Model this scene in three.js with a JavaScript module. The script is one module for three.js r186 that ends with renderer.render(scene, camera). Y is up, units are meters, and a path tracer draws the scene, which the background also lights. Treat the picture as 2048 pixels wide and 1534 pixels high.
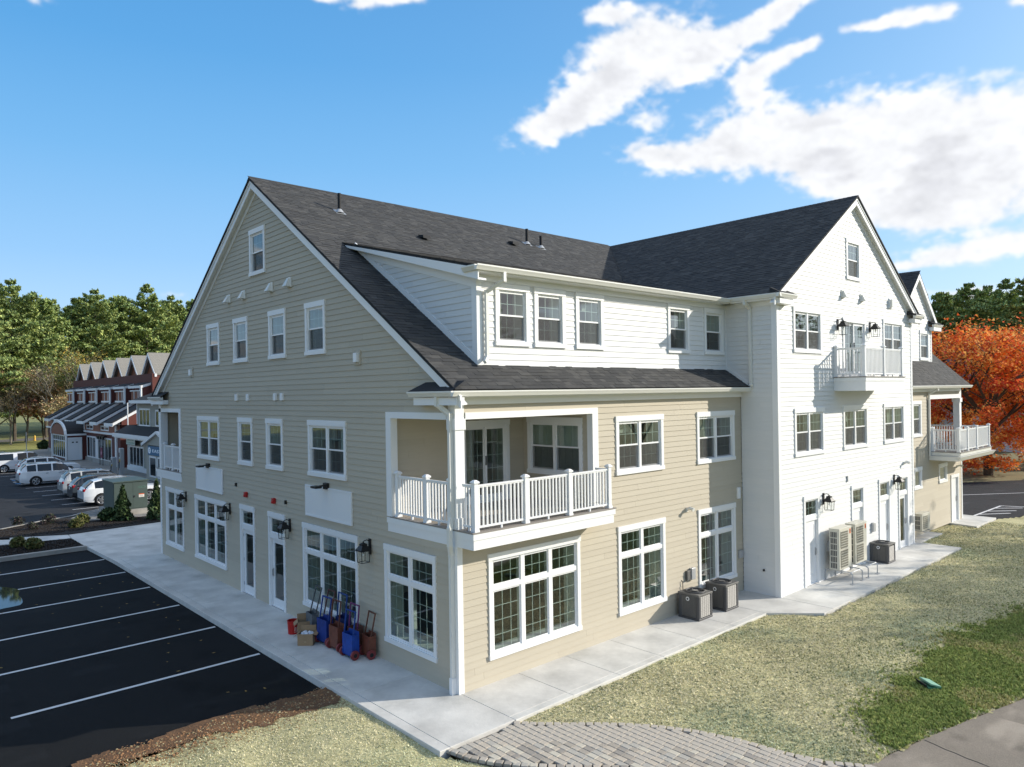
import * as THREE from 'three';
import { mergeGeometries } from 'three/addons/utils/BufferGeometryUtils.js';
import { RoundedBoxGeometry } from 'three/addons/geometries/RoundedBoxGeometry.js';

// ---------------------------------------------------------------- camera, sky, sun, exposure
const scene = new THREE.Scene();
const camera = new THREE.PerspectiveCamera(2 * Math.atan(767 / 1458) * 180 / Math.PI, 1024 / 767, 0.1, 900);
camera.setViewOffset(2048, 1534, 0, -19, 2048, 1534);
{
  const yaw = 0.8319, roll = -0.0158, cr = Math.cos(roll), sr = Math.sin(roll);
  const f = new THREE.Vector3(Math.cos(yaw), 0, -Math.sin(yaw)), r = new THREE.Vector3(Math.sin(yaw), 0, Math.cos(yaw)), u = new THREE.Vector3(0, 1, 0);
  const r2 = r.clone().multiplyScalar(cr).addScaledVector(u, sr), u2 = u.clone().multiplyScalar(cr).addScaledVector(r, -sr);
  camera.position.set(-9.693, 6.441, 12.475);
  camera.quaternion.setFromRotationMatrix(new THREE.Matrix4().makeBasis(r2, u2, f.clone().negate()));
}
const renderer = new THREE.WebGLRenderer({ antialias: true });
renderer.setSize(1024, 767);
renderer.toneMapping = THREE.LinearToneMapping;
renderer.toneMappingExposure = 1.95;
renderer.shadowMap.enabled = true;
const SUN = new THREE.Vector3(1.47, 0.72, 1.0).normalize();
const sun = new THREE.DirectionalLight(new THREE.Color().setRGB(1, 0.935, 0.82), 2.95);
sun.position.copy(SUN).multiplyScalar(120);
sun.castShadow = true;
sun.shadow.camera.left = sun.shadow.camera.bottom = -90; sun.shadow.camera.right = sun.shadow.camera.top = 90;
sun.shadow.camera.far = 320; sun.shadow.mapSize.set(4096, 4096);
scene.add(sun, sun.target);

// ---------------------------------------------------------------- small tools
const rnd = (seed) => { let a = seed >>> 0; return () => { a = (a + 0x6D2B79F5) >>> 0; let t = Math.imul(a ^ (a >>> 15), 1 | a); t = (t + Math.imul(t ^ (t >>> 7), 61 | t)) ^ t; return ((t ^ (t >>> 14)) >>> 0) / 4294967296; }; };
const hash = (x, y, s = 0) => { let h = Math.imul(x, 374761393) + Math.imul(y, 668265263) + Math.imul(s, 974634777) | 0; h = Math.imul(h ^ (h >>> 13), 1274126177); return ((h ^ (h >>> 16)) >>> 0) / 4294967296; };
const fade = (t) => t * t * (3 - 2 * t), lerp = (a, b, t) => a + (b - a) * t, clamp = (x, a = 0, b = 1) => x < a ? a : x > b ? b : x;
const smooth = (a, b, x) => fade(clamp((x - a) / (b - a)));
function noise(x, y, s = 0, wrap = 0) {                       // value noise, optionally tiling
  const xi = Math.floor(x), yi = Math.floor(y), fx = fade(x - xi), fy = fade(y - yi), m = (v) => wrap ? ((v % wrap) + wrap) % wrap : v;
  return lerp(lerp(hash(m(xi), m(yi), s), hash(m(xi + 1), m(yi), s), fx), lerp(hash(m(xi), m(yi + 1), s), hash(m(xi + 1), m(yi + 1), s), fx), fy);
}
function fbm(x, y, o = 4, s = 0, wrap = 0) { let a = 0.5, v = 0, t = 0; for (let i = 0; i < o; i++) { v += a * noise(x, y, s + i * 17, wrap); t += a; a *= 0.5; x *= 2; y *= 2; wrap *= 2; } return v / t; }

// ---------------------------------------------------------------- sky: air and clouds
{
  const W = 3072, H = 1536, data = new Float32Array(W * H * 4), D = 180 / Math.PI, SKY = 0.595;
  // clouds as seen from the site: azimuth, elevation, long and short radius (degrees), tilt, weight
  const puffs = [[-43.7,20.2,3.1,1.1,16,1],[-41.6,21.7,3.4,1.5,25,1],[-38.8,23.4,3.6,2.1,24,1],[-36.3,25.2,3.8,1.9,-7,1],[-34,23.7,2.4,1.6,28,1],[-31.5,24.3,2.5,1.2,16,1],[-28.8,25.1,2.2,.8,21,1],[-26.8,25.9,1.7,.7,25,1],[-39.7,27.1,1.6,.6,-5,1],[-29.4,22,1.2,1.1,-8,.9],[-27.5,22.9,2,.6,16,1],[-25.6,23.4,1.3,.4,21,1],[-29.1,20.8,1,.7,-8,.9],[-36.4,17.7,2.4,.7,-10,1],[-32.6,17.2,4.2,1.2,-1,1],[-28.9,18.1,4,1.9,-3,1],[-25.4,17.3,4.8,2.3,-9,1],[-21.2,16.7,4.4,2.8,-4,1],[-16.6,16.7,5.3,2.4,-6,1],[-13,14.6,4.4,3.3,-12,1],[-16.6,12.9,5.2,2.1,-9,1],[-22,14.6,4.1,1.5,-14,1],[-18.9,11.5,3.8,1,-8,1],[-16.5,8.7,3,.7,-1,.9],[-13.5,9.2,2.7,.7,2,.9],[-19.1,8.3,1.3,.3,0,.8],[-15.2,6.1,2.9,.55,-5,.85],[-17.5,5.3,1.8,.45,-4,.8],[-12.5,4.5,2,.4,-4,.8],[-20.8,23.9,1.7,.3,-5,1],[-18.7,23.9,1.8,.5,-4,1],[-16.5,23.7,.6,.5,7,.8],[-36.7,19.9,1.2,1,25,.55],[-12.5,23.3,.8,.3,-17,.7],[-61.6,27.9,1.1,.25,5,1],[-58.9,27.8,1,.6,22,.85],[-56.5,28.2,2.2,.3,3,1],[-80.7,24.7,.9,.4,14,.5],[-71.7,7.3,1.3,.3,2,.35]]
    .map(([a, e, r1, r2, t, w]) => ({ a, e, r1, r2, c: Math.cos(t / D), s: Math.sin(t / D), w, k: Math.cos(e / D) }));
  const stops = [[0, .62, .78, .92], [4, .45, .67, .90], [10, .275, .53, .85], [17, .16, .425, .77], [24, .088, .335, .69], [30, .062, .285, .63], [50, .045, .21, .52], [90, .035, .17, .45]];
  const sunAz = Math.atan2(SUN.z, SUN.x), sunEl = Math.asin(SUN.y);
  for (let j = 0; j < H; j++) {
    const el = ((j + .5) / H - .5) * 180, e = Math.max(el, 0);
    let q = 0; while (q < stops.length - 2 && e > stops[q + 1][0]) q++;
    const t = clamp((e - stops[q][0]) / (stops[q + 1][0] - stops[q][0]));
    const b = [1, 2, 3].map((k) => lerp(stops[q][k], stops[q + 1][k], t));
    for (let i = 0; i < W; i++) {
      const az = ((i + .5) / W - .5) * 360, o = (j * W + i) * 4;
      let [r, g, bl] = b;
      if (el > -1) {
        const cs = Math.sin(sunEl) * Math.sin(e / D) + Math.cos(sunEl) * Math.cos(e / D) * Math.cos(az / D - sunAz);
        const halo = .9 * Math.exp((cs - 1) * 9) + .25 * Math.exp((cs - 1) * 2.2);      // whiter air round the sun
        r += halo * 1.0; g += halo * .93; bl += halo * .78;
        let m = 0, mass = 0;
        const inPuffs = az > -90 && az < 0 && e < 31;
        if (inPuffs) for (const p of puffs) {
          const da = (az - p.a) * p.k, de = e - p.e;
          if (Math.abs(da) > 9 || Math.abs(de) > 6) continue;
          const x = (da * p.c + de * p.s) / p.r1, y = (de * p.c - da * p.s) / p.r2, d = x * x + y * y;
          if (d < 2.6) { const v = p.w * Math.exp(-d * .95); m = 1 - (1 - m) * (1 - v); mass += v; }
        }
        // the same kind of broken cumulus over the rest of the sky
        const edge = inPuffs ? smooth(-10, 0, az) : e > 31 && az > -95 && az < 5 ? smooth(31, 36, e) : az <= -90 && az > -96 ? smooth(-90, -96, az) : 1;
        if (edge > 0) { const h = Math.max(e, 3), px = Math.cos(az / D) * 28 / Math.tan((h + 6) / D), pz = Math.sin(az / D) * 28 / Math.tan((h + 6) / D); const n = fbm(px * .05 + 40, pz * .05 + 40, 4, 5); m = Math.max(m, edge * smooth(.46, .60, n) * .95 * smooth(1, 5, e)); mass = Math.max(mass, edge * smooth(.52, .72, n) * 2); }
        if (m > .015) {
          const k = Math.cos(e / D), n = fbm(az * k * .55 + 300, e * .8 + 60, 6, 3) , n2 = fbm(az * k * 1.9 + 90, e * 2.6, 5, 9);
          const d = m * 1.56 - .12 + (n - .5) * 1.15 + (n2 - .5) * .75;
          const n3 = fbm(az * k * .8 + e * .9 + 40, e * 2.4 - az * k * .5 + 7, 5, 33), core = smooth(.42, 1.02, d), a = clamp(core + (1 - core) * .5 * smooth(.05, .62, d) * smooth(.34, .68, n3)) * clamp(m * 5);
          const body = smooth(.7, 2.4, mass) * smooth(.40, .72, fbm(az * k * .30 + 11, e * .75 + 7, 4, 21));
          const L = 1.0 - .24 * body + (n2 - .5) * .16 + (n - .5) * .20;
          r = lerp(r, .84 * L, a); g = lerp(g, .855 * L, a); bl = lerp(bl, .885 * L + .02 * body, a);
        }
        data[o] = r * SKY; data[o + 1] = g * SKY; data[o + 2] = bl * SKY;
      } else { data[o] = .16; data[o + 1] = .155; data[o + 2] = .14; }
      data[o + 3] = 1;
    }
  }
  const sky = new THREE.DataTexture(data, W, H, THREE.RGBAFormat, THREE.FloatType);
  sky.mapping = THREE.EquirectangularReflectionMapping; sky.magFilter = THREE.LinearFilter; sky.needsUpdate = true;
  scene.background = sky; scene.environment = sky;
}

// ---------------------------------------------------------------- textures and materials
function tex(size, fn, { srgb = false, repeat = 1 } = {}) {          // fn(u, v, x, y) -> [r,g,b] 0..1 or a grey
  const d = new Uint8Array(size * size * 4);
  for (let y = 0; y < size; y++) for (let x = 0; x < size; x++) {
    const c = fn(x / size, y / size, x, y), o = (y * size + x) * 4;
    if (typeof c === 'number') d[o] = d[o + 1] = d[o + 2] = clamp(c) * 255; else { d[o] = clamp(c[0]) * 255; d[o + 1] = clamp(c[1]) * 255; d[o + 2] = clamp(c[2]) * 255; }
    d[o + 3] = 255;
  }
  const t = new THREE.DataTexture(d, size, size, THREE.RGBAFormat);
  t.wrapS = t.wrapT = THREE.RepeatWrapping; t.magFilter = THREE.LinearFilter; t.minFilter = THREE.LinearMipmapLinearFilter; t.generateMipmaps = true;
  if (srgb) t.colorSpace = THREE.SRGBColorSpace;
  t.repeat.set(1 / repeat, 1 / repeat); t.needsUpdate = true;
  return t;
}
function canvasTex(w, h, draw) { const c = document.createElement('canvas'); c.width = w; c.height = h; draw(c.getContext('2d'), w, h); const t = new THREE.CanvasTexture(c); t.colorSpace = THREE.SRGBColorSpace; return t; }
const C = (r, g, b) => new THREE.Color().setRGB(r, g, b);
const mat = (c, roughness = .8, o = {}) => new THREE.MeshStandardMaterial({ color: c, roughness, ...o });
const phys = (c, roughness, o) => new THREE.MeshPhysicalMaterial({ color: c, roughness, ...o });
const T = {};
T.grain = tex(256, (u, v) => .93 + .05 * fbm(u * 8, v * 64, 3, 2, 64) + .03 * fbm(u * 3, v * 3, 3, 5, 3), { repeat: 1.7 });
T.grainB = tex(256, (u, v) => fbm(u * 6, v * 64, 3, 4, 64), { srgb: false, repeat: .9 });
T.concrete = tex(1024, (u, v) => { const a = fbm(u * 5, v * 5, 5, 1, 5), b = fbm(u * 40, v * 40, 3, 2, 40), c = smooth(.56, .72, fbm(u * 3, v * 3, 5, 8, 3)), s = .84 + .48 * (a - .5) + .10 * (b - .5) - .09 * c - .06 * smooth(.5, .8, fbm(u * 9, v * 4, 4, 18, 9)) - (hash((u * 1024) | 0, (v * 1024) | 0, 3) > .997 ? .1 : 0); return [s, s * .992, s * .97 - .01 * c]; }, { repeat: 3.7 });
T.concreteB = tex(256, (u, v) => .6 * fbm(u * 30, v * 30, 3, 2, 30) + .4 * fbm(u * 6, v * 90, 2, 6, 90), { srgb: false, repeat: .9 });
T.asphalt = tex(1024, (u, v, x, y) => { const g = hash(x, y, 5), a = fbm(u * 3, v * 3, 6, 11, 3) + .5 * (fbm(u * 14, v * 14, 3, 61, 14) - .5), st = smooth(.60, .78, fbm(u * 3 + .3, v * 9, 4, 31, 9)); const s = .62 + .22 * (a - .5) + (g - .5) * .30 + (g > .985 ? .45 : 0) + .30 * st - .22 * smooth(.62, .8, fbm(u * 7, v * 7, 4, 91, 7)); return [s, s, s * .99]; }, { repeat: 7 });
T.asphaltB = tex(256, (u, v, x, y) => .5 * hash(x >> 1, y >> 1, 2) + .5 * noise(u * 60, v * 60, 3, 60), { srgb: false, repeat: .5 });
T.soil = tex(512, (u, v, x, y) => { const a = fbm(u * 6, v * 6, 5, 1, 6), b = noise(u * 90, v * 90, 2, 90); const s = .55 + .4 * (a - .5) + .3 * (b - .5); return [s, s, s]; }, { repeat: 1.6 });
T.fine = tex(256, (u, v, x, y) => .86 + .14 * fbm(u * 8, v * 8, 4, 5, 8) + .05 * (hash(x, y, 1) - .5), { repeat: 1 });
T.fineB = tex(256, (u, v, x, y) => .7 * fbm(u * 24, v * 24, 3, 5, 24) + .3 * hash(x, y, 1), { srgb: false, repeat: .6 });
T.granule = tex(256, (u, v, x, y) => { const h = hash(x, y, 9); return .72 + .4 * (h - .5) + .25 * (fbm(u * 6, v * 6, 3, 1, 6) - .5); }, { repeat: .5 });
T.lawn = tex(1024, (u, v, x, y) => { const a = fbm(u * 6, v * 6, 5, 3, 6), b = noise(u * 128, v * 128, 4, 128), c = noise(u * 300, v * 300, 6, 300), k = .62 + .5 * (a - .5) + .28 * (b - .5) + .3 * (c - .5); return [k * 1.0, k * .98, k * (.72 + .1 * (a - .5))]; }, { repeat: 4.2 });
T.rust = tex(256, (u, v) => { const a = fbm(u * 5, v * 5, 5, 3, 5), s = .6 + .5 * (a - .5); return [s, s * .95, s * .9]; }, { repeat: .5 });

const M = {
  tan: mat(C(.482, .428, .332), .72, { map: T.grain, bumpMap: T.grainB, bumpScale: .0006 }),
  tanB: mat(C(.494, .44, .342), .72, { map: T.grain, bumpMap: T.grainB, bumpScale: .0006 }),
  tanC: mat(C(.47, .416, .322), .72, { map: T.grain, bumpMap: T.grainB, bumpScale: .0006 }),
  white: mat(C(.70, .70, .688), .6, { map: T.grain, bumpMap: T.grainB, bumpScale: .0005 }),
  whiteB: mat(C(.682, .687, .678), .6, { map: T.grain, bumpMap: T.grainB, bumpScale: .0005 }),
  trim: mat(C(.78, .78, .77), .45),
  vinyl: mat(C(.79, .79, .785), .32),
  gutter: mat(C(.72, .71, .66), .3),
  sheath: mat(C(.40, .36, .28), .9),
  drywall: mat(C(.74, .76, .70), .9),
  floorIn: mat(C(.23, .22, .2), .7),
  muntin: mat(C(.74, .77, .75), .4),
  glass: new THREE.MeshPhysicalMaterial({ color: C(.56, .64, .61), roughness: .02, metalness: 0, transmission: 1, thickness: 0, ior: 2.25, specularIntensity: 1 }),
  screen: mat(C(.055, .055, .055), .8, { transparent: true, opacity: .52 }),
  blind: mat(C(.62, .60, .54), .9),
  shingle: mat(C(1, 1, 1), .93, { map: T.granule, vertexColors: true }),
  deckRoof: mat(C(.035, .035, .037), .95, { map: T.granule }),
  concrete: mat(C(.72, .705, .67), .85, { map: T.concrete, bumpMap: T.concreteB, bumpScale: .003 }),
  concreteB: mat(C(.70, .68, .645), .85, { map: T.concrete, bumpMap: T.concreteB, bumpScale: .003 }),
  kerb: mat(C(.42, .40, .37), .9, { map: T.concrete, bumpMap: T.concreteB, bumpScale: .006 }),
  asphalt: phys(C(.0155, .016, .0175), .9, { specularIntensity: .35, map: T.asphalt, bumpMap: T.asphaltB, bumpScale: .004 }),
  asphaltFar: phys(C(.046, .047, .052), .9, { specularIntensity: .4, map: T.asphalt, bumpMap: T.asphaltB, bumpScale: .004 }),
  asphaltOld: phys(C(.40, .345, .285), .95, { specularIntensity: .3, map: T.asphalt, bumpMap: T.asphaltB, bumpScale: .006 }),
  line: mat(C(.72, .72, .72), .7, { map: T.fine }),
  blueLine: mat(C(.07, .26, .52), .7, { map: T.fine }),
  soil: mat(C(.25, .13, .06), .95, { map: T.soil, bumpMap: T.fineB, bumpScale: .02 }),
  seed: mat(C(.70, .65, .46), .95, { map: T.lawn, bumpMap: T.fineB, bumpScale: .015 }),
  turf: mat(C(.33, .33, .13), .95, { map: T.lawn, bumpMap: T.fineB, bumpScale: .02 }),
  mulch: mat(C(.030, .022, .017), .95, { map: T.soil, bumpMap: T.fineB, bumpScale: .03 }),
  gravel: mat(C(.42, .40, .37), .95, { map: T.soil, bumpMap: T.fineB, bumpScale: .02 }),
  black: mat(C(.012, .012, .013), .42, { metalness: .2 }),
  blackMatte: mat(C(.014, .014, .015), .8),
  steel: mat(C(.45, .45, .45), .35, { metalness: .8 }),
  galv: mat(C(.50, .51, .52), .45, { metalness: .55, map: T.fine }),
  clear: new THREE.MeshPhysicalMaterial({ color: C(.97, .98, .97), roughness: .03, transmission: 1, thickness: 0, ior: 1.45 }),
  acGrey: mat(C(.125, .12, .112), .55, { map: T.fine }),
  acDark: mat(C(.075, .075, .078), .55, { metalness: .2 }),
  acBeige: mat(C(.60, .575, .48), .5, { map: T.fine }),
  red: mat(C(.42, .012, .012), .45),
  bark: mat(C(.15, .12, .09), .95, { map: T.soil }),
  barkPale: mat(C(.32, .28, .22), .95, { map: T.soil }),
  pine: mat(C(1, 1, 1), .85, { vertexColors: true }),
  leafS: mat(C(1, 1, 1), .85, { vertexColors: true }),
  leaf: new THREE.MeshPhysicalMaterial({ color: C(1, 1, 1), roughness: .9, vertexColors: true, transmission: .25, thickness: 0, specularIntensity: .3 }),
  deckBoard: mat(C(.25, .225, .2), .75, { map: T.grain }),
  redSiding: mat(C(.115, .028, .02), .75, { map: T.grain }),
  brownSiding: mat(C(.26, .095, .048), .75, { map: T.grain }),
  greySiding: mat(C(.36, .345, .29), .75, { map: T.grain }),
  darkGlass: mat(C(.012, .018, .02), .04, { metalness: 0 }),
  greyRoof: mat(C(.32, .30, .265), .95, { map: T.granule }),
  cardboard: mat(C(.36, .235, .13), .9, { map: T.fine }),
};
M.darkGlass.envMapIntensity = 1;

// ---------------------------------------------------------------- geometry builder
const V = (x, y, z) => new THREE.Vector3(x, y, z);
class MB {
  constructor() { this.p = []; this.n = []; this.u = []; this.c = []; this.tint = null; }
  tri(a, b, c) {
    const ux = b[0] - a[0], uy = b[1] - a[1], uz = b[2] - a[2], vx = c[0] - a[0], vy = c[1] - a[1], vz = c[2] - a[2];
    let nx = uy * vz - uz * vy, ny = uz * vx - ux * vz, nz = ux * vy - uy * vx; const l = Math.hypot(nx, ny, nz) || 1; nx /= l; ny /= l; nz /= l;
    const ax = Math.abs(nx), ay = Math.abs(ny), az = Math.abs(nz);
    for (const q of [a, b, c]) {
      this.p.push(q[0], q[1], q[2]); this.n.push(nx, ny, nz);
      if (ay > ax && ay > az) this.u.push(q[0], -q[2]); else if (ax > az) this.u.push(q[2], q[1]); else this.u.push(q[0], q[1]);
      if (this.tint) this.c.push(this.tint[0], this.tint[1], this.tint[2]);
    }
    return this;
  }
  quad(a, b, c, d) { this.tri(a, b, c); return this.tri(a, c, d); }
  box(x0, x1, y0, y1, z0, z1) {
    if (x0 > x1) [x0, x1] = [x1, x0]; if (y0 > y1) [y0, y1] = [y1, y0]; if (z0 > z1) [z0, z1] = [z1, z0];
    return this.hexa([[x0, y0, z1], [x1, y0, z1], [x1, y1, z1], [x0, y1, z1]], [[x0, y0, z0], [x1, y0, z0], [x1, y1, z0], [x0, y1, z0]]);
  }
  hexa(f, b) {                                                   // front and back quads, counter-clockwise seen from the front
    this.quad(f[0], f[1], f[2], f[3]); this.quad(b[1], b[0], b[3], b[2]);
    for (let i = 0; i < 4; i++) { const j = (i + 1) % 4; this.quad(b[i], b[j], f[j], f[i]); }
    return this;
  }
  bar(a, b, w, h, up = [0, 1, 0]) {                                // rectangular bar from a to b
    const A = V(...a), B = V(...b), d = B.clone().sub(A).normalize(), U = V(...up); if (Math.abs(d.dot(U)) > .98) U.set(1, 0, 0);
    const s = d.clone().cross(U).normalize().multiplyScalar(w / 2), t = s.clone().cross(d).normalize().multiplyScalar(h / 2), P = (o, i, j) => { const v = o.clone().addScaledVector(s, i).addScaledVector(t, j); return [v.x, v.y, v.z]; };
    return this.hexa([P(B, 1, -1), P(B, -1, -1), P(B, -1, 1), P(B, 1, 1)].reverse(), [P(A, 1, -1), P(A, -1, -1), P(A, -1, 1), P(A, 1, 1)].reverse());
  }
  tube(pts, r, seg = 8) {                                         // round bar along points; r number or array
    const P = pts.map((p) => V(...p)), rings = [];
    let up = V(0, 1, 0);
    for (let i = 0; i < P.length; i++) {
      const d = (i < P.length - 1 ? P[i + 1].clone().sub(P[i]) : P[i].clone().sub(P[i - 1])).normalize(); if (i > 0 && i < P.length - 1) d.add(P[i].clone().sub(P[i - 1]).normalize()).normalize();
      if (Math.abs(d.dot(up)) > .95) up = Math.abs(d.x) < .9 ? V(1, 0, 0) : V(0, 0, 1);
      const s = d.clone().cross(up).normalize(), t = s.clone().cross(d).normalize(), R = Array.isArray(r) ? r[i] : r; up = t.clone();
      rings.push(Array.from({ length: seg }, (_, k) => { const a = k / seg * Math.PI * 2; const v = P[i].clone().addScaledVector(s, Math.cos(a) * R).addScaledVector(t, Math.sin(a) * R); return [v.x, v.y, v.z]; }));
    }
    for (let i = 0; i < rings.length - 1; i++) for (let k = 0; k < seg; k++) { const j = (k + 1) % seg; this.quad(rings[i][j], rings[i][k], rings[i + 1][k], rings[i + 1][j]); }
    for (let k = 1; k < seg - 1; k++) { this.tri(rings[0][0], rings[0][k], rings[0][k + 1]); const L = rings[rings.length - 1]; this.tri(L[0], L[k + 1], L[k]); }
    return this;
  }
  prism(poly, axis, a0, a1) {                                     // polygon [u,v] extruded along x or z; poly counter-clockwise
    const q = (p, a) => axis === 'x' ? [a, p[1], -p[0]] : [p[0], p[1], a];     // 'x': u runs along -z
    const s = THREE.ShapeUtils.triangulateShape(poly.map((p) => new THREE.Vector2(p[0], p[1])), []);
    for (const t of s) { this.tri(q(poly[t[0]], a1), q(poly[t[1]], a1), q(poly[t[2]], a1)); this.tri(q(poly[t[2]], a0), q(poly[t[1]], a0), q(poly[t[0]], a0)); }
    for (let i = 0; i < poly.length; i++) { const j = (i + 1) % poly.length; this.quad(q(poly[i], a0), q(poly[j], a0), q(poly[j], a1), q(poly[i], a1)); }
    return this;
  }
  frame(x0, x1, y0, y1, w, z0, z1, wt = w, wb = w) { this.box(x0, x0 + w, y0, y1, z0, z1); this.box(x1 - w, x1, y0, y1, z0, z1); this.box(x0 + w, x1 - w, y1 - wt, y1, z0, z1); return this.box(x0 + w, x1 - w, y0, y0 + wb, z0, z1); }
  geo() {
    const g = new THREE.BufferGeometry();
    g.setAttribute('position', new THREE.Float32BufferAttribute(this.p, 3)); g.setAttribute('normal', new THREE.Float32BufferAttribute(this.n, 3)); g.setAttribute('uv', new THREE.Float32BufferAttribute(this.u, 2));
    if (this.c.length) g.setAttribute('color', new THREE.Float32BufferAttribute(this.c, 3));
    return g;
  }
}
const used = {};
const numbered = (n) => { const k = used[n] = (used[n] ?? -1) + 1; return k ? `${n}_${String(k).padStart(3, '0')}` : n; };
function mesh(name, g, m, parent) {
  const o = new THREE.Mesh(g instanceof MB ? g.geo() : g, m); o.name = parent ? name : numbered(name); o.castShadow = o.receiveShadow = true;
  (parent ?? scene).add(o); return o;
}
function thing(name, label, category, pos = [0, 0, 0], turn = 0, group) {
  const o = new THREE.Group(); o.name = numbered(name); o.position.set(...pos); o.rotation.y = turn; o.userData = { label, category }; if (group) o.userData.group = group; scene.add(o); return o;
}
function tag(o, label, category, group) { Object.assign(o.userData, { label, category }); if (group) o.userData.group = group; return o; }
function structure(name, g, m, label) { const o = mesh(name, g, m); o.userData.kind = 'structure'; if (label) o.userData.label = label; return o; }
function stuff(o, label) { o.userData.kind = 'stuff'; if (label) o.userData.label = label; return o; }
function copyOf(src, name, label, pos, turn = 0) { const c = src.clone(); c.userData = { ...src.userData, label }; c.name = numbered(name); c.position.set(...pos); c.rotation.y = turn; scene.add(c); return c; }
const cyl = (r0, r1, h, seg = 16) => new THREE.CylinderGeometry(r0, r1, h, seg);
const moved = (g, x, y, z, rx = 0, ry = 0, rz = 0) => { g = g.index ? g.toNonIndexed() : g; g.applyMatrix4(new THREE.Matrix4().compose(V(x, y, z), new THREE.Quaternion().setFromEuler(new THREE.Euler(rx, ry, rz)), V(1, 1, 1))); return g; };
const merge = (...gs) => mergeGeometries(gs.map((g) => { g = g instanceof MB ? g.geo() : g; g = g.index ? g.toNonIndexed() : g; for (const k of Object.keys(g.attributes)) if (!['position', 'normal', 'uv'].includes(k)) g.deleteAttribute(k); return g; }));
const GY = -0.05;                                                 // top of the walks round the building

// ================================================================ THE APARTMENT BUILDING
const house = thing('apartment_building', 'large gabled apartment building with tan and white clapboard siding and dark shingle roofs', 'building');
const RH = 13.37, SL = .657, RZ = -10.07, EZ = .33, EH = 6.54, WX = 17.33, WS = .663, DS = .2467;
const FACE = { G: { ry: -Math.PI / 2 }, F: { ry: 0 } };
const boards = [];                                                // every clapboard, sorted out below
const camP = camera.position.clone();

function crossings(poly, y) { const s = []; for (let i = 0; i < poly.length; i++) { const a = poly[i], b = poly[(i + 1) % poly.length]; if ((a[1] <= y) !== (b[1] <= y)) s.push(a[0] + (b[0] - a[0]) * (y - a[1]) / (b[1] - a[1])); } return s.sort((p, q) => p - q); }
// a wall seen from outside: s runs to the right, h up, d outwards. poly = outline, holes = [s0,s1,h0,h1] of casings
function wall(name, ry, pos, poly, holes, mats, { E = .152, thick = .12, base, label } = {}) {
  const sh = new THREE.Shape(poly.map((p) => new THREE.Vector2(p[0], p[1])));
  for (const [a, b, c, d] of holes) sh.holes.push(new THREE.Path([V2(a + .09, Math.max(c + .09, poly[0][1] + .002)), V2(a + .09, d - .09), V2(b - .09, d - .09), V2(b - .09, Math.max(c + .09, poly[0][1] + .002))]));
  const g = new THREE.ExtrudeGeometry(sh, { depth: thick, bevelEnabled: false }); g.translate(0, 0, -thick);
  const w = mesh(name, g, M.sheath, house); w.rotation.y = ry; w.position.set(...pos); if (label) w.userData.label = label;
  w.updateMatrixWorld(true);
  const hs = poly.map((p) => p[1]), y0 = base ?? Math.min(...hs), y1 = Math.max(...hs), R = rnd(Math.round(pos[0] * 91 + pos[2] * 37 + y1 * 13) + 5);
  for (let k = 0, y = y0; y < y1 - .02; k++, y += E) {
    const yt = Math.min(y + E, y1), cb = crossings(poly, y + .001), ct = crossings(poly, yt - .001), cm = crossings(poly, (y + yt) / 2);
    for (let q = 0; q + 1 < cm.length; q += 2) {
      const same = cb.length === cm.length && ct.length === cm.length;
      let L = [same ? cb[q] : cm[q], same ? ct[q] : cm[q]], Rr = [same ? cb[q + 1] : cm[q + 1], same ? ct[q + 1] : cm[q + 1]];
      let parts = [[L[0], Rr[0], L[1], Rr[1], y, yt]];
      for (const [a, b, c, d] of holes) {
        const A = a + .05, B = b - .05, Cc = c + .05, Dd = d - .05, next = [];
        for (const p of parts) {
          const [s0, s1, t0, t1, ya, yb] = p;
          if (Dd <= ya + .004 || Cc >= yb - .004 || Math.min(s1, t1) <= A || Math.max(s0, t0) >= B) { next.push(p); continue; }
          if (Math.max(s0, t0) < A) next.push([s0, A, t0, A, ya, yb]);
          if (Math.min(s1, t1) > B) next.push([B, s1, B, t1, ya, yb]);
          if (Dd < yb - .01) next.push([Math.max(s0, A), Math.min(s1, B), Math.max(s0, A), Math.min(s1, B), Dd, yb]);
          if (Cc > ya + .01) next.push([Math.max(s0, A), Math.min(s1, B), Math.max(s0, A), Math.min(s1, B), ya, Cc]);
        }
        parts = next;
      }
      const off = R() * 3.66;
      for (const p of parts) {
        let [s0, s1, t0, t1, ya, yb] = p, from = s0;
        for (let j = Math.ceil((Math.max(s0, t0) + .4 - off) / 3.66) * 3.66 + off; j < Math.min(s1, t1) - .4; j += 3.66) { boards.push({ w, m: mats[(R() * mats.length) | 0], b: [from, j - .0015, from === s0 ? t0 : from, j - .0015, ya, yb] }); from = j + .0015; }
        if (s1 - from > .01 || t1 - from > .01) boards.push({ w, m: mats[(R() * mats.length) | 0], b: [from, s1, from === s0 ? t0 : from, t1, ya, yb] });
      }
    }
  }
  return w;
}
const V2 = (x, y) => new THREE.Vector2(x, y);
function boardInto(mb, [s0, s1, t0, t1, ya, yb]) {
  const B = .026, Tp = .009;
  mb.quad([s0, ya, B], [s1, ya, B], [t1, yb, Tp], [t0, yb, Tp]); mb.quad([s0, ya, 0], [s1, ya, 0], [s1, ya, B], [s0, ya, B]);
  mb.quad([s0, ya, 0], [s0, ya, B], [t0, yb, Tp], [t0, yb, 0]); mb.quad([s1, ya, B], [s1, ya, 0], [t1, yb, 0], [t1, yb, Tp]); mb.quad([t0, yb, Tp], [t1, yb, Tp], [t1, yb, 0], [t0, yb, 0]);
}

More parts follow.
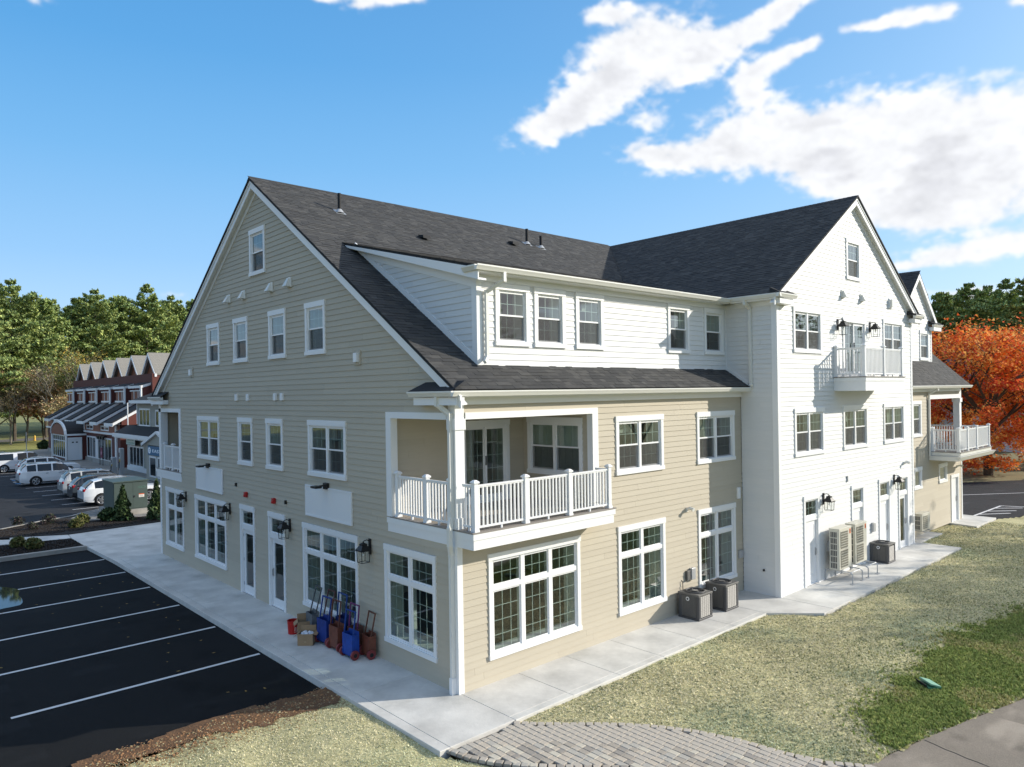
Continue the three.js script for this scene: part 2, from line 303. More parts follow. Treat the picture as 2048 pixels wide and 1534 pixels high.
// openings: [centre s, casing width, casing bottom, casing height, kind]
const tanM = [M.tan, M.tan, M.tanB, M.tanC], whiteM = [M.white, M.white, M.whiteB];
const DH = 1.17, PAIR = 2.09, H2 = 1.57, H3 = 1.48;
const rect = ([s, w, b, h]) => [s - w / 2, s + w / 2, b === GY ? b - .1 : b, b + h];
const gableOpen = [
  ...[-13.93, -11.48, -8.69, -6.25].map((s) => [s, DH, 7.6, H3, 'hung']), [-10.05, DH, 10.33, H3, 'hung'],
  [-14.55, PAIR + .03, 4.2, H2, 'pair'], [-11.22, DH, 4.2, H2, 'hung'], [-8.99, DH, 4.2, H2, 'hung'], [-5.70, PAIR + .03, 4.2, H2, 'pair'],
  [-18.36, 2.1, .44, 2.38, 'store2'], [-14.49, 3.06, .44, 2.38, 'store3'], [-5.65, 3.06, .44, 2.38, 'store3'], [-1.80, 2.1, .44, 2.38, 'store2'],
  [-11.145, 1.17, GY, 2.93, 'entry'], [-8.93, 1.17, GY, 2.93, 'entryL'],
];
const frontOpen = [[6.39, PAIR, 4.21, H2, 'pair'], [10.17, PAIR, 4.21, H2, 'pair'], [2.355, 3.02, .47, 2.37, 'store3'], [6.41, 2.08, .47, 2.37, 'store2'], [10.16, 2.08, .47, 2.37, 'store2']];
const dormerOpen = [2.17, 3.45, 4.96, 9.01, 10.94].map((s) => [s, 1.1, 7.57, 1.48, 'hung']);
const wingOpen = [[13.72, 2.0, 7.6, 1.48, 'pair'], [20.98, 2.0, 7.6, 1.48, 'pair'], [17.36, 1.95, 6.82, 2.12, 'slider'], [17.34, DH, 10.33, H3, 'hung'],
  [13.75, PAIR, 4.24, 1.56, 'pair'], [17.35, PAIR, 4.24, 1.56, 'pair'], [20.96, PAIR, 4.24, 1.56, 'pair'],
  [13.78, 1.1, GY, 2.97, 'solid'], [17.42, 1.1, GY, 2.97, 'solid'], [19.87, 1.1, GY, 2.97, 'solid'], [21.80, 1.06, GY, 2.97, 'lite']];
const farOpen = [[24.76, 1.06, 4.24, 1.58, 'hung'], [24.76, .96, 1.96, .96, 'small'], [27.97, 1.1, 1.96, .9, 'small'], [29.62, 1.12, GY, 2.25, 'garage']];

// porch openings cut into the walls too
const porchG = [-2.66, -.02, 3.41, 6.0], porchF = [.02, 4.62, 3.41, 6.0], porchN = [-20.12, -17.5, 3.41, 6.0], porchR = [26.2, 30.68, 3.41, 6.0];
const gTop = (z) => RH - SL * Math.abs(z - RZ) - .16;
wall('wall', FACE.G.ry, [0, 0, 0], [[-20.14, GY], [0, GY], [0, gTop(0)], [RZ, gTop(RZ)], [-20.14, gTop(-20.14)]], [...gableOpen.map(rect), porchG, porchN], tanM, { label: 'tan clapboard gable wall' });
wall('wall', 0, [0, 0, 0], [[0, GY], [11.66, GY], [11.66, 6.42], [0, 6.42]], [...frontOpen.map(rect), porchF], tanM, { label: 'tan clapboard long wall' });
wall('wall', 0, [0, 0, -.51], [[1.08, 6.95], [11.66, 6.95], [11.66, 9.26], [1.08, 9.26]], dormerOpen.map(rect), whiteM, { base: 7.08, label: 'white dormer wall' });
wall('wall', FACE.G.ry, [1.08, 0, 0], [[-.51, 6.95], [-.51, 9.3], [-5.95, 10.52], [-5.95, 10.5]], [], whiteM, { base: 6.93, label: 'white dormer cheek' });
wall('wall', FACE.G.ry, [11.68, 0, 0], [[.03, GY], [1.27, GY], [1.27, 9.3], [-.5, 9.3], [-.5, 6.7], [.03, 6.7]], [], whiteM, { label: 'white wing side wall' });
const wTop = (x) => RH - WS * Math.abs(x - WX) - .16;
wall('wall', 0, [0, 0, 1.27], [[11.68, GY], [22.95, GY], [22.95, wTop(22.95)], [WX, wTop(WX)], [11.68, wTop(11.68)]], wingOpen.map(rect), whiteM, { label: 'white gabled wing wall' });
wall('wall', 0, [0, 0, .82], [[22.93, GY], [30.7, GY], [30.7, 6.42], [22.93, 6.42]], [...farOpen.map(rect), porchR], tanM, { label: 'tan wall beyond the white wing' });
const fTop = (x) => 11.77 - .95 * Math.abs(x - 27.33) - .16;
wall('wall', 0, [0, 0, 0], [[25.3, 7.3], [29.29, 7.3], [29.29, fTop(29.29)], [27.33, fTop(27.33)], [25.3, fTop(25.3)]], [[27.7, 28.9, 7.68, 9.1]], whiteM, { label: 'small white gable wall' });
wall('wall', 0, [0, 0, -2.6], [[.02, 3.52], [4.45, 3.52], [4.45, 6.0], [.02, 6.0]], [[2.2, 3.88, 3.5, 5.72]], tanM, { label: 'porch back wall' });
wall('wall', FACE.G.ry, [4.45, 0, 0], [[-2.6, 3.52], [-.02, 3.52], [-.02, 6.0], [-2.6, 6.0]], [[-2.39, -.33, 4.2, 5.77]], tanM, { label: 'porch side wall' });
wall('wall', FACE.G.ry, [2.7, 0, 0], [[-20.1, 3.52], [-17.5, 3.52], [-17.5, 6.0], [-20.1, 6.0]], [], tanM, { label: 'shaded wall inside the far porch' });
wall('wall', 0, [0, 0, -1.9], [[26.2, 3.52], [28.6, 3.52], [28.6, 6.0], [26.2, 6.0]], [], tanM, { label: 'back wall of the porch beyond the wing' });

{ // the 300 boards that show largest are pieces of their own, the rest one mass for each wall and paint
  const p = V(0, 0, 0);
  for (const b of boards) { const [s0, s1, , , ya, yb] = b.b; p.set((s0 + s1) / 2, (ya + yb) / 2, 0).applyMatrix4(b.w.matrixWorld); const n = V(0, 0, 1).transformDirection(b.w.matrixWorld), d = camP.clone().sub(p); b.score = (s1 - s0) * (yb - ya) * Math.max(.05, n.dot(d)) / Math.pow(d.length(), 3); if (p.x > 2 && p.x < 4.5 && p.z < -1) b.score *= .2; }
  boards.sort((a, b) => b.score - a.score);
  const mass = new Map();
  boards.forEach((b, i) => {
    if (i < 300) { const mb = new MB(); boardInto(mb, b.b); mesh('clapboard', mb, b.m, b.w); return; }
    const k = b.w.uuid + b.m.uuid; if (!mass.has(k)) mass.set(k, { w: b.w, m: b.m, mb: new MB() }); boardInto(mass.get(k).mb, b.b);
  });
  for (const { w, m, mb } of mass.values()) stuff(mesh('clapboards', mb, m, w));
}

// ---------------------------------------------------------------- windows and doors
const addGrid = (mb, x0, x1, y0, y1, cols, rows, z0, z1, t = .02) => { for (let i = 1; i < cols; i++) { const x = lerp(x0, x1, i / cols); mb.box(x - t / 2, x + t / 2, y0, y1, z0, z1); } for (let j = 1; j < rows; j++) { const y = lerp(y0, y1, j / rows); mb.box(x0, x1, y - t / 2, y + t / 2, z0 + .001, z1 - .001); } };
const paneGeo = (x0, x1, y0, y1, z) => new MB().quad([x0, y0, z], [x1, y0, z], [x1, y1, z], [x0, y1, z]);
const protos = {};
function opening(kind, w, h) {
  const key = kind + w.toFixed(3) + h.toFixed(3); if (protos[key]) return protos[key].clone();
  const cw = .11, head = .15, sill = .11, D = .05, o = new THREE.Mesh(); o.name = kind.startsWith('entry') || kind === 'solid' || kind === 'lite' || kind === 'garage' || kind === 'slider' ? 'door' : 'window'; o.castShadow = o.receiveShadow = true; o.material = M.trim;
  const X = w / 2, cas = new MB(), add = (n, g, m) => mesh(n, g, m, o), isDoor = o.name === 'door' && kind !== 'slider';
  cas.box(-X, -X + cw, isDoor ? 0 : sill, h - head, 0, D); cas.box(X - cw, X, isDoor ? 0 : sill, h - head, 0, D); cas.box(-X - .012, X + .012, h - head, h, 0, D + .012);
  if (!isDoor) cas.box(-X - .015, X + .015, 0, sill, 0, D + .02);
  const x0 = -X + cw, x1 = X - cw, y0 = isDoor ? 0 : sill, y1 = h - head;
  cas.frame(x0, x1, y0, y1, .028, -.14, .02); o.geometry = cas.geo();
  const sash = (a, b, c, d, z, cols, rows, f = .042, screened = false, name = 'sash') => {
    const s = new MB().frame(a, b, c, d, f, z - .03, z); add(name, s, M.vinyl);
    const g = new MB(); addGrid(g, a + f, b - f, c + f, d - f, cols, rows, z - .021, z - .009, .014); if (g.p.length) add('muntin_grid', g, M.muntin);
    add('pane', paneGeo(a + f, b - f, c + f, d - f, z - .007), M.glass);
    if (screened) add('insect_screen', paneGeo(a + .01, b - .01, c + .01, d - .01, z + .022), M.screen);
  };
  const bay = (a, b) => { const ym = (y0 + y1) / 2 + .01; sash(a, b, ym - .02, y1 - .028, .0, 3, 2); sash(a, b, y0 + .028, ym + .02, -.04, 3, 2, .042, true); };
  if (kind === 'hung') bay(x0 + .028, x1 - .028);
  if (kind === 'pair') { const m = new MB().box(-.045, .045, y0, y1, -.13, .025); add('mullion', m, M.trim); bay(x0 + .028, -.045); bay(.045, x1 - .028); }
  if (kind === 'small') sash(x0 + .02, x1 - .02, y0 + .02, y1 - .02, 0, 3, 2);
  if (kind.startsWith('store')) {
    const n = +kind[5], step = (x1 - x0 - .056) / n, rail = y1 - .028 - .54;
    const m = new MB(); for (let i = 1; i < n; i++) { const x = x0 + .028 + step * i; m.box(x - .055, x + .055, y0 + .02, y1 - .02, -.13, .026); } m.box(x0 + .02, x1 - .02, rail - .13, rail - .02, -.128, .030); add('mullion', m, M.trim);
    for (let i = 0; i < n; i++) { const a = x0 + .028 + step * i + (i ? .055 : 0), b = x0 + .028 + step * (i + 1) - (i < n - 1 ? .055 : 0); sash(a, b, rail - .02, y1 - .028, 0, 3, 2, .035); sash(a, b, y0 + .028, rail - .13, 0, 3, 4, .04); }
  }
  if (isDoor) {
    const top = kind === 'garage' ? y1 - .03 : 2.12, a = x0 + .028, b = x1 - .028;
    if (kind !== 'garage') { const m = new MB().box(x0 + .02, x1 - .02, top, top + .17, -.13, .032); add('transom_bar', m, M.trim); sash(a, b, top + .17, y1 - .028, 0, 3, 2, .03, false, 'transom'); }
    const lite = kind.startsWith('entry') || kind === 'lite', leaf = new MB(), zf = -.03, zb = -.075;
    if (lite) { leaf.frame(a + .004, b - .004, .02, top, .13, zb, zf, .15, .24); add('pane', paneGeo(a + .13, b - .13, .25, top - .14, -.05), M.glass); }
    else { leaf.box(a + .004, b - .004, .02, top, zb, zf); if (kind !== 'garage') leaf.frame(a + .12, b - .12, .3, top - .14, .02, zf, zf + .012); }
    add('leaf', leaf, M.vinyl);
    const hs = kind === 'entryL' ? -1 : 1, hx = hs > 0 ? b - .07 : a + .07, hd = new MB(); hd.box(hx - .022, hx + .022, .92, 1.18, zf, zf + .012); hd.bar([hx, .95, zf + .04], [hx, 1.15, zf + .04], .018, .018); hd.bar([hx, .96, zf], [hx, .96, zf + .045], .016, .016); hd.bar([hx, 1.14, zf], [hx, 1.14, zf + .045], .016, .016); add('handle', hd, M.steel);
    for (const hy of [.25, 1.05, 1.85]) { const ox = hs > 0 ? a : b; add('hinge', new MB().box(ox - .014, ox + .014, hy, hy + .1, zf - .01, zf + .014), M.galv); }
    add('threshold', new MB().box(a, b, 0, .02, -.13, .03), M.steel);
  }
  if (kind === 'slider') { sash(x0 + .028, .02, y0 + .03, y1 - .028, -.045, 3, 5, .07); sash(-.02, x1 - .028, y0 + .03, y1 - .028, 0, 3, 5, .07); add('handle', new MB().box(-.008, .012, 1.0, 1.25, 0, .03), M.black); }
  if (!isDoor) add('reveal', new MB().frame(x0 + .001, x1 - .001, y0, y1, .02, -.42, -.141), M.drywall);
  protos[key] = o; return o.clone();
}
function place(list, ry, at) { for (const [s, w, b, h, kind] of list) { const o = opening(kind, w, h); house.add(o); o.rotation.y = ry; o.position.copy(at(s, b)); } }
place(gableOpen, FACE.G.ry, (s, b) => V(0, b, s)); place(frontOpen, 0, (s, b) => V(s, b, 0)); place(dormerOpen, 0, (s, b) => V(s, b, -.51));
place(wingOpen, 0, (s, b) => V(s, b, 1.27)); place(farOpen, 0, (s, b) => V(s, b, .82)); place([[28.3, 1.2, 7.68, 1.42, 'hung']], 0, (s, b) => V(s, b, 0));
place([[3.04, 1.68, 3.5, 2.22, 'slider']], 0, (s, b) => V(s, b, -2.6)); place([[-1.36, 2.06, 4.2, 1.57, 'pair']], FACE.G.ry, (s, b) => V(4.45, b, s));

// ---------------------------------------------------------------- rooms behind the glass
{
  const fl = (y0, y1, x0 = .13, x1 = 30.5, z0 = -20, z1 = -.13) => mesh('floor', new MB().box(x0, x1, y0, y1, z0, z1), M.floorIn, house);
  fl(-.06, GY + .004); fl(3.12, 3.3, .13, 30.5, -17.6, -2.7); fl(3.12, 3.3, 4.6, 30.5, -2.69, -.13); fl(6.06, 6.5, .13, 30.5); fl(9.42, 9.6, .4, 30.4, -14, -6.5);
  mesh('floor', new MB().box(11.8, 22.85, -.06, GY + .004, -.12, 1.14), M.floorIn, house); for (const y of [3.12, 6.3, 9.42]) mesh('floor', new MB().box(11.8, 22.85, y, y + .17, -.12, 1.14), M.floorIn, house);
  mesh('floor', new MB().box(11.8, 22.85, 6.52, 6.62, -12, 1.1), M.floorIn, house);
  const pt = new MB();
  for (const [x0, x1, z0, z1, y0, y1] of [
    [.13, 11.6, -7.64, -7.5, 0, 3.1], [8.6, 8.72, -7.4, -.13, 0, 3.1], [.13, 9, -10.1, -9.98, 0, 3.1], [.13, 9, -12.5, -12.38, 0, 3.1], [9, 9.12, -20, -7.6, 0, 3.1], [.13, 9, -17.0, -16.88, 0, 3.1],
    [11.7, 22.8, -3.2, -3.08, 0, 3.1], [15.5, 15.62, -3, 1.1, 0, 3.1], [18.8, 18.92, -3, 1.1, 0, 3.1], [20.9, 21.0, -3, 1.1, 0, 3.1],
    [.13, 11.6, -5.2, -5.08, 3.3, 6.05], [4.6, 4.72, -5, -.13, 3.3, 6.05], [8.3, 8.42, -5, -.13, 3.3, 6.05], [3.9, 4.02, -17.4, -5.2, 3.3, 6.05], [.13, 4, -7.3, -7.18, 3.3, 6.05], [.13, 4, -10.2, -10.08, 3.3, 6.05], [.13, 4, -12.8, -12.68, 3.3, 6.05],
    [11.7, 22.8, -4.2, -4.08, 3.3, 6.05], [15.6, 15.72, -4, 1.1, 3.3, 6.05], [19.2, 19.32, -4, 1.1, 3.3, 6.05],
    [1.2, 11.6, -5, -4.88, 6.62, 9.4], [6.9, 7.02, -4.8, -.65, 6.62, 9.4], [10.1, 10.2, -4.8, -.65, 6.62, 9.4], [4, 4.12, -16, -5, 6.62, 9.4], [.2, 4, -7.5, -7.38, 6.62, 9.1], [.2, 4, -10.1, -9.98, 6.62, 9.4], [.2, 4, -12.7, -12.58, 6.62, 9.3],
    [12, 22.7, -4.2, -4.08, 6.62, 9.4], [15.6, 15.72, -4, 1.1, 6.62, 9.4], [19.2, 19.32, -4, 1.1, 6.62, 9.4], [3, 3.12, -12, -8, 9.6, 11.4], [15.2, 19.5, -3.2, -3.08, 9.6, 11.4], [22.9, 30.5, -3, -2.88, 0, 9],
  ]) pt.box(x0, x1, y0, y1, z0, z1);
  mesh('partition', pt, M.drywall, house);
  // plain outer walls on the sides that face away
  const bk = new MB(); bk.box(0, 30.7, GY, 6.55, -20.14, -20.02); bk.box(30.58, 30.7, GY, 3.4, -20.02, .7); bk.box(30.58, 30.7, 3.4, 6.4, -20.02, -2.6); bk.box(22.83, 22.95, GY, 9.3, -3, 1.15); bk.prism([[10.07 - 9.6, 6.9], [10.07 + 9.6, 6.9], [10.07, 13.15]], 'x', 30.58, 30.7); mesh('rear_wall', bk, M.tan, house);
  // curtains and blinds
  const cu = new MB(); const curtain = (x0, x1, y0, y1, z, gable) => { const n = Math.max(6, Math.round(Math.abs(x1 - x0) / .06)); for (let i = 0; i < n; i++) { const a = lerp(x0, x1, i / n), b = lerp(x0, x1, (i + 1) / n), d0 = (i % 2) * .035, d1 = ((i + 1) % 2) * .035; gable ? cu.quad([z + d0, y0, a], [z + d1, y0, b], [z + d1, y1, b], [z + d0, y1, a]) : cu.quad([a, y0, z - d0], [b, y0, z - d1], [b, y1, z - d1], [a, y1, z - d0]); } };
  curtain(-10.4, -9.95, 10.45, 11.1, .3, true); curtain(-10.0, -9.6, 10.45, 11.0, .34, true); curtain(2.45, 2.9, 3.6, 5.6, -2.9, false); curtain(-2.25, -1.7, 4.3, 5.7, 4.75, true); curtain(1.8, 2.1, 7.7, 8.95, -.8, false); curtain(13, 13.4, 7.7, 9, .9, false); curtain(20.3, 20.6, 7.7, 9, .9, false); curtain(16.7, 17.3, 6.95, 8.8, .9, false); curtain(19.2, 19.6, 4.3, 5.7, .9, false);
  mesh('curtain', cu, M.blind, house);
  for (const [x0, x1, y0, y1, z0, z1] of [[.30, .31, 8.5, 9.0, -9.2, -8.2], [.30, .31, 8.25, 9.0, -6.75, -5.75], [.30, .31, 5.1, 5.7, -15.5, -14.6], [.30, .31, 4.9, 5.7, -9.5, -8.5], [.30, .31, 5.2, 5.7, -6.7, -5.7], [4.9, 5.9, 8.6, 9.0, -.72, -.71], [10.5, 11.4, 8.3, 9.0, -.72, -.71], [5.45, 6.35, 5.3, 5.7, -.24, -.23], [9.2, 10.1, 5.0, 5.7, -.24, -.23], [16.4, 17.3, 5.2, 5.7, 1.0, 1.01], [21, 21.9, 4.9, 5.7, 1.0, 1.01], [12.8, 13.7, 8.5, 9.0, 1.0, 1.01]]) mesh('roller_blind', new MB().box(x0, x1, y0, y1, z0, z1), M.blind, house);
}

// ---------------------------------------------------------------- roofs
class Pieces { constructor(name, m, parent = house) { Object.assign(this, { name, m, parent }); for (const k of ['box', 'bar', 'hexa', 'prism', 'quad', 'tri']) this[k] = (...a) => { mesh(name, new MB()[k](...a), m, parent); return this; }; } }
const roofs = {};
const TONES = [[.054, .0535, .054], [.062, .061, .060], [.075, .073, .071], [.046, .046, .047], [.068, .066, .063], [.058, .058, .058], [.092, .089, .085]];
const toneMat = TONES.map((t) => mat(C(...t), .93, { map: T.granule }));
const TABW = [.17, .21, .25, .29, .34], TABT = [.009, .016];
const tabGeo = TABW.map((w) => TABT.map((t) => { const m = new MB(); m.quad([0, 0, t], [w, 0, t], [w, .165, .004], [0, .165, .004]); m.quad([0, 0, 0], [w, 0, 0], [w, 0, t], [0, 0, t]); m.tri([0, 0, 0], [0, 0, t], [0, .165, .004]); m.tri([w, 0, t], [w, 0, 0], [w, .165, .004]); return m.geo(); }));
const tabs = [];
function slopeFrame(o, u, v) { const U = V(...u).normalize(), W = V(...v).normalize(), N = U.clone().cross(W).normalize(); return { O: V(...o), U, W, N, M4: new THREE.Matrix4().makeBasis(U, W, N).setPosition(...o) }; }
function shingles(roof, fr, vMax, span, seed) {                  // span(v) -> list of [u0,u1]
  const R = rnd(seed), E = .143;
  for (let v = -.01, k = 0; v < vMax; v += E, k++) for (const [u0, u1] of span(v + .07)) {
    let u = u0 - R() * .2; const run = R();
    while (u < u1) { const wi = (R() * 5) | 0, ti = R() < .45 ? 1 : 0, a = Math.max(u, u0), b = Math.min(u + TABW[wi], u1), tone = R() < .12 ? 6 : (R() * 6) | 0; if (b - a > .02) tabs.push({ roof, fr, u: a, v, w: b - a, wi: b - a > TABW[wi] - .002 ? wi : -1, ti, tone }); u += TABW[wi] + .003; void run; }
  }
}
function deck(name, pts, t = .05, m = M.deckRoof, parent = house) {           // roof board: top outline counter-clockwise from above, t thick
  const mb = new MB(), a = V(...pts[1]).sub(V(...pts[0])), b = V(...pts[2]).sub(V(...pts[0])), n = a.cross(b).normalize().multiplyScalar(-t), q = pts.map((p) => [p[0] + n.x, p[1] + n.y, p[2] + n.z]);
  for (let i = 1; i < pts.length - 1; i++) { mb.tri(pts[0], pts[i], pts[i + 1]); mb.tri(q[0], q[i + 1], q[i]); }
  for (let i = 0; i < pts.length; i++) { const j = (i + 1) % pts.length; mb.quad(q[i], q[j], pts[j], pts[i]); }
  return mesh(name, mb, m, parent);
}
const hz = (z) => RH - SL * Math.abs(z - RZ), hx = (x) => RH - WS * Math.abs(x - WX), hd = (z) => 10.82 + DS * (-6.16 - z) * -1 * -1;
const dorm = (z) => 10.82 - DS * (z + 6.16);                       // dormer roof height
const XL = -.262, XR = 30.92;
roofs.main = deck('roof', [[XL, hz(EZ), EZ], [XR - 7, hz(EZ), EZ], [XR - 7, RH, RZ], [XL, RH, RZ]]); roofs.main.userData.label = 'main shingle roof facing the lawn';
deck('roof', [[XR - 7, hz(-3), -3], [XR, hz(-3), -3], [XR, RH, RZ], [XR - 7, RH, RZ]]);
deck('roof', [[XR, hz(-20.47), -20.47], [XL, hz(-20.47), -20.47], [XL, RH, RZ], [XR, RH, RZ]]).userData.label = 'main shingle roof facing away';
roofs.dormer = deck('roof', [[.82, dorm(-.12), -.12], [13.6, dorm(-.12), -.12], [13.6, dorm(-6.3), -6.3], [.82, dorm(-6.3), -6.3]], .06); roofs.dormer.userData.label = 'low shed roof over the dormer';
roofs.wing = deck('roof', [[11.28, hx(11.28), -10.07], [11.28, hx(11.28), 1.53], [WX, RH, 1.53], [WX, RH, -10.07]]); roofs.wing.userData.label = 'dark shaded roof slope of the white wing';
deck('roof', [[23.38, hx(23.38), 1.53], [23.38, hx(23.38), -10.07], [WX, RH, -10.07], [WX, RH, 1.53]]);
roofs.far = deck('roof', [[22.95, 6.47, 1.22], [30.91, 6.47, 1.22], [30.91, 8.15, -.54], [22.95, 8.15, -.54]]); roofs.far.userData.label = 'lower shingle roof beyond the white wing';
deck('roof', [[22.95, 8.13, -.5], [30.91, 8.13, -.5], [30.91, 10.0, -5], [22.95, 10.0, -5]]);
const h2 = (x) => 11.77 - .95 * Math.abs(x - 27.33);
roofs.g2 = deck('roof', [[24.95, h2(24.95), -4], [24.95, h2(24.95), .2], [27.33, 11.77, .2], [27.33, 11.77, -6]]); roofs.g2.userData.label = 'roof slope of the small gable';
deck('roof', [[29.72, h2(29.72), .2], [29.72, h2(29.72), -4], [27.33, 11.77, -6], [27.33, 11.77, .2]]);
{
  const k = Math.hypot(1, SL), fr = slopeFrame([XL, hz(EZ) + .001, EZ + .02], [1, 0, 0], [0, SL, -1]);
  shingles(roofs.main, fr, (EZ - RZ) * k, (v) => { const z = EZ + .02 - v / k, h = hz(z); if (z > -.72) return [[0, 11.86]]; if (z > -6.2) return [[0, 1.36]]; return [[0, WX - (RH - h) / WS - XL]]; }, 11);
  const kd = Math.hypot(1, DS), fd = slopeFrame([.80, dorm(-.10) + .001, -.10], [1, 0, 0], [0, DS, -1]);
  shingles(roofs.dormer, fd, 6.1 * kd, (v) => { const z = -.10 - v / kd, h = dorm(z); return [[0, WX - (RH - h) / WS - .80]]; }, 12);
  const kw = Math.hypot(1, WS), fw = slopeFrame([11.26, hx(11.26) + .001, -10.07], [0, 0, 1], [1, WS, 0]);
  shingles(roofs.wing, fw, (WX - 11.26) * kw, (v) => { const h = hx(11.26 + v / kw), z = h > 10.82 ? RZ + (RH - h) / SL : -6.16 + (10.82 - h) / DS; return [[z + 10.07 - .05, 11.61]]; }, 13);
  const kf = Math.hypot(1, .954), ff = slopeFrame([22.95, 6.471, 1.24], [1, 0, 0], [0, .954, -1]);
  shingles(roofs.far, ff, 1.78 * kf, () => [[0, 7.96]], 14);
  const kg = Math.hypot(1, .95), fg = slopeFrame([24.93, h2(24.93) + .001, -4], [0, 0, 1], [1, .95, 0]);
  shingles(roofs.g2, fg, 2.4 * kg, () => [[.5, 4.22]], 15);
  const p = V(0, 0, 0);
  for (const t of tabs) { p.copy(t.fr.O).addScaledVector(t.fr.U, t.u).addScaledVector(t.fr.W, t.v); const d = camP.clone().sub(p); t.score = t.wi < 0 ? 0 : t.w * Math.max(.02, t.fr.N.dot(d)) / Math.pow(d.length(), 3); }
  tabs.sort((a, b) => b.score - a.score);
  const mass = new Map();
  tabs.forEach((t, i) => {
    if (i < 300) { const o = mesh('shingle', tabGeo[t.wi][t.ti], toneMat[t.tone], t.roof), m = t.fr.M4.clone().multiply(new THREE.Matrix4().makeTranslation(t.u, t.v, 0)); m.decompose(o.position, o.quaternion, o.scale); return; }
    if (!mass.has(t.roof)) mass.set(t.roof, new MB()); const mb = mass.get(t.roof); mb.tint = TONES[t.tone];
    const th = TABT[t.ti], q = (u, v, n) => { const r = t.fr.O.clone().addScaledVector(t.fr.U, t.u + u).addScaledVector(t.fr.W, t.v + v).addScaledVector(t.fr.N, n); return [r.x, r.y, r.z]; }, w = t.w;
    mb.quad(q(0, 0, th), q(w, 0, th), q(w, .165, .004), q(0, .165, .004)); mb.quad(q(0, 0, 0), q(w, 0, 0), q(w, 0, th), q(0, 0, th)); mb.tri(q(0, 0, 0), q(0, 0, th), q(0, .165, .004)); mb.tri(q(w, 0, th), q(w, 0, 0), q(w, .165, .004));
  });
  for (const [r, mb] of mass) stuff(mesh('shingles', mb, M.shingle, r));
  const cap = new MB(); for (let x = XL; x < WX - .1; x += .16) { cap.tint = TONES[(hash(Math.round(x * 50), 3) * 6) | 0]; for (const s of [1, -1]) cap.quad(...[[x, RH + .022, RZ], [x + .2, RH + .014, RZ], [x + .2, RH - .10 + .014, RZ + s * .15], [x, RH - .10 + .022, RZ + s * .15]].map((q) => q)); }
  for (let z = RZ; z < 1.45; z += .16) { cap.tint = TONES[(hash(Math.round(z * 50), 5) * 6) | 0]; for (const s of [1, -1]) cap.quad([WX, RH + .022, z], [WX, RH + .014, z + .2], [WX + s * .15, RH - .086, z + .2], [WX + s * .15, RH - .078, z]); }
  mesh('ridge_cap', cap, M.shingle, house);
}
// pipes and vents that stand through the roof
for (const [x, z, h, r] of [[2.02, -8.45, .62, .055], [10.35, -8.5, .62, .06], [10.98, -8.35, .5, .06]]) {
  const y = hz(z), g = merge(moved(cyl(r, r, h, 12), x, y + h / 2, z)); mesh('vent_pipe', g, M.blackMatte, house);
  mesh('pipe_flashing', merge(moved(cyl(r + .01, r + .10, .12, 14), x, y + .05, z), moved(new THREE.BoxGeometry(.34, .012, .34), x, y + .02, z, Math.atan(SL))), M.galv, house);
}
for (const [x, z] of [[4.55, -7.35], [9.3, -8.15]]) { const y = hz(z), b = new MB(); b.hexa([[x - .16, y + .02, z + .16], [x + .16, y + .02, z + .16], [x + .15, y + .13, z + .12], [x - .15, y + .13, z + .12]], [[x - .16, y + .12, z - .16], [x + .16, y + .12, z - .16], [x + .15, y + .17, z - .14], [x - .15, y + .17, z - .14]]); mesh('roof_vent', b, M.blackMatte, house); }

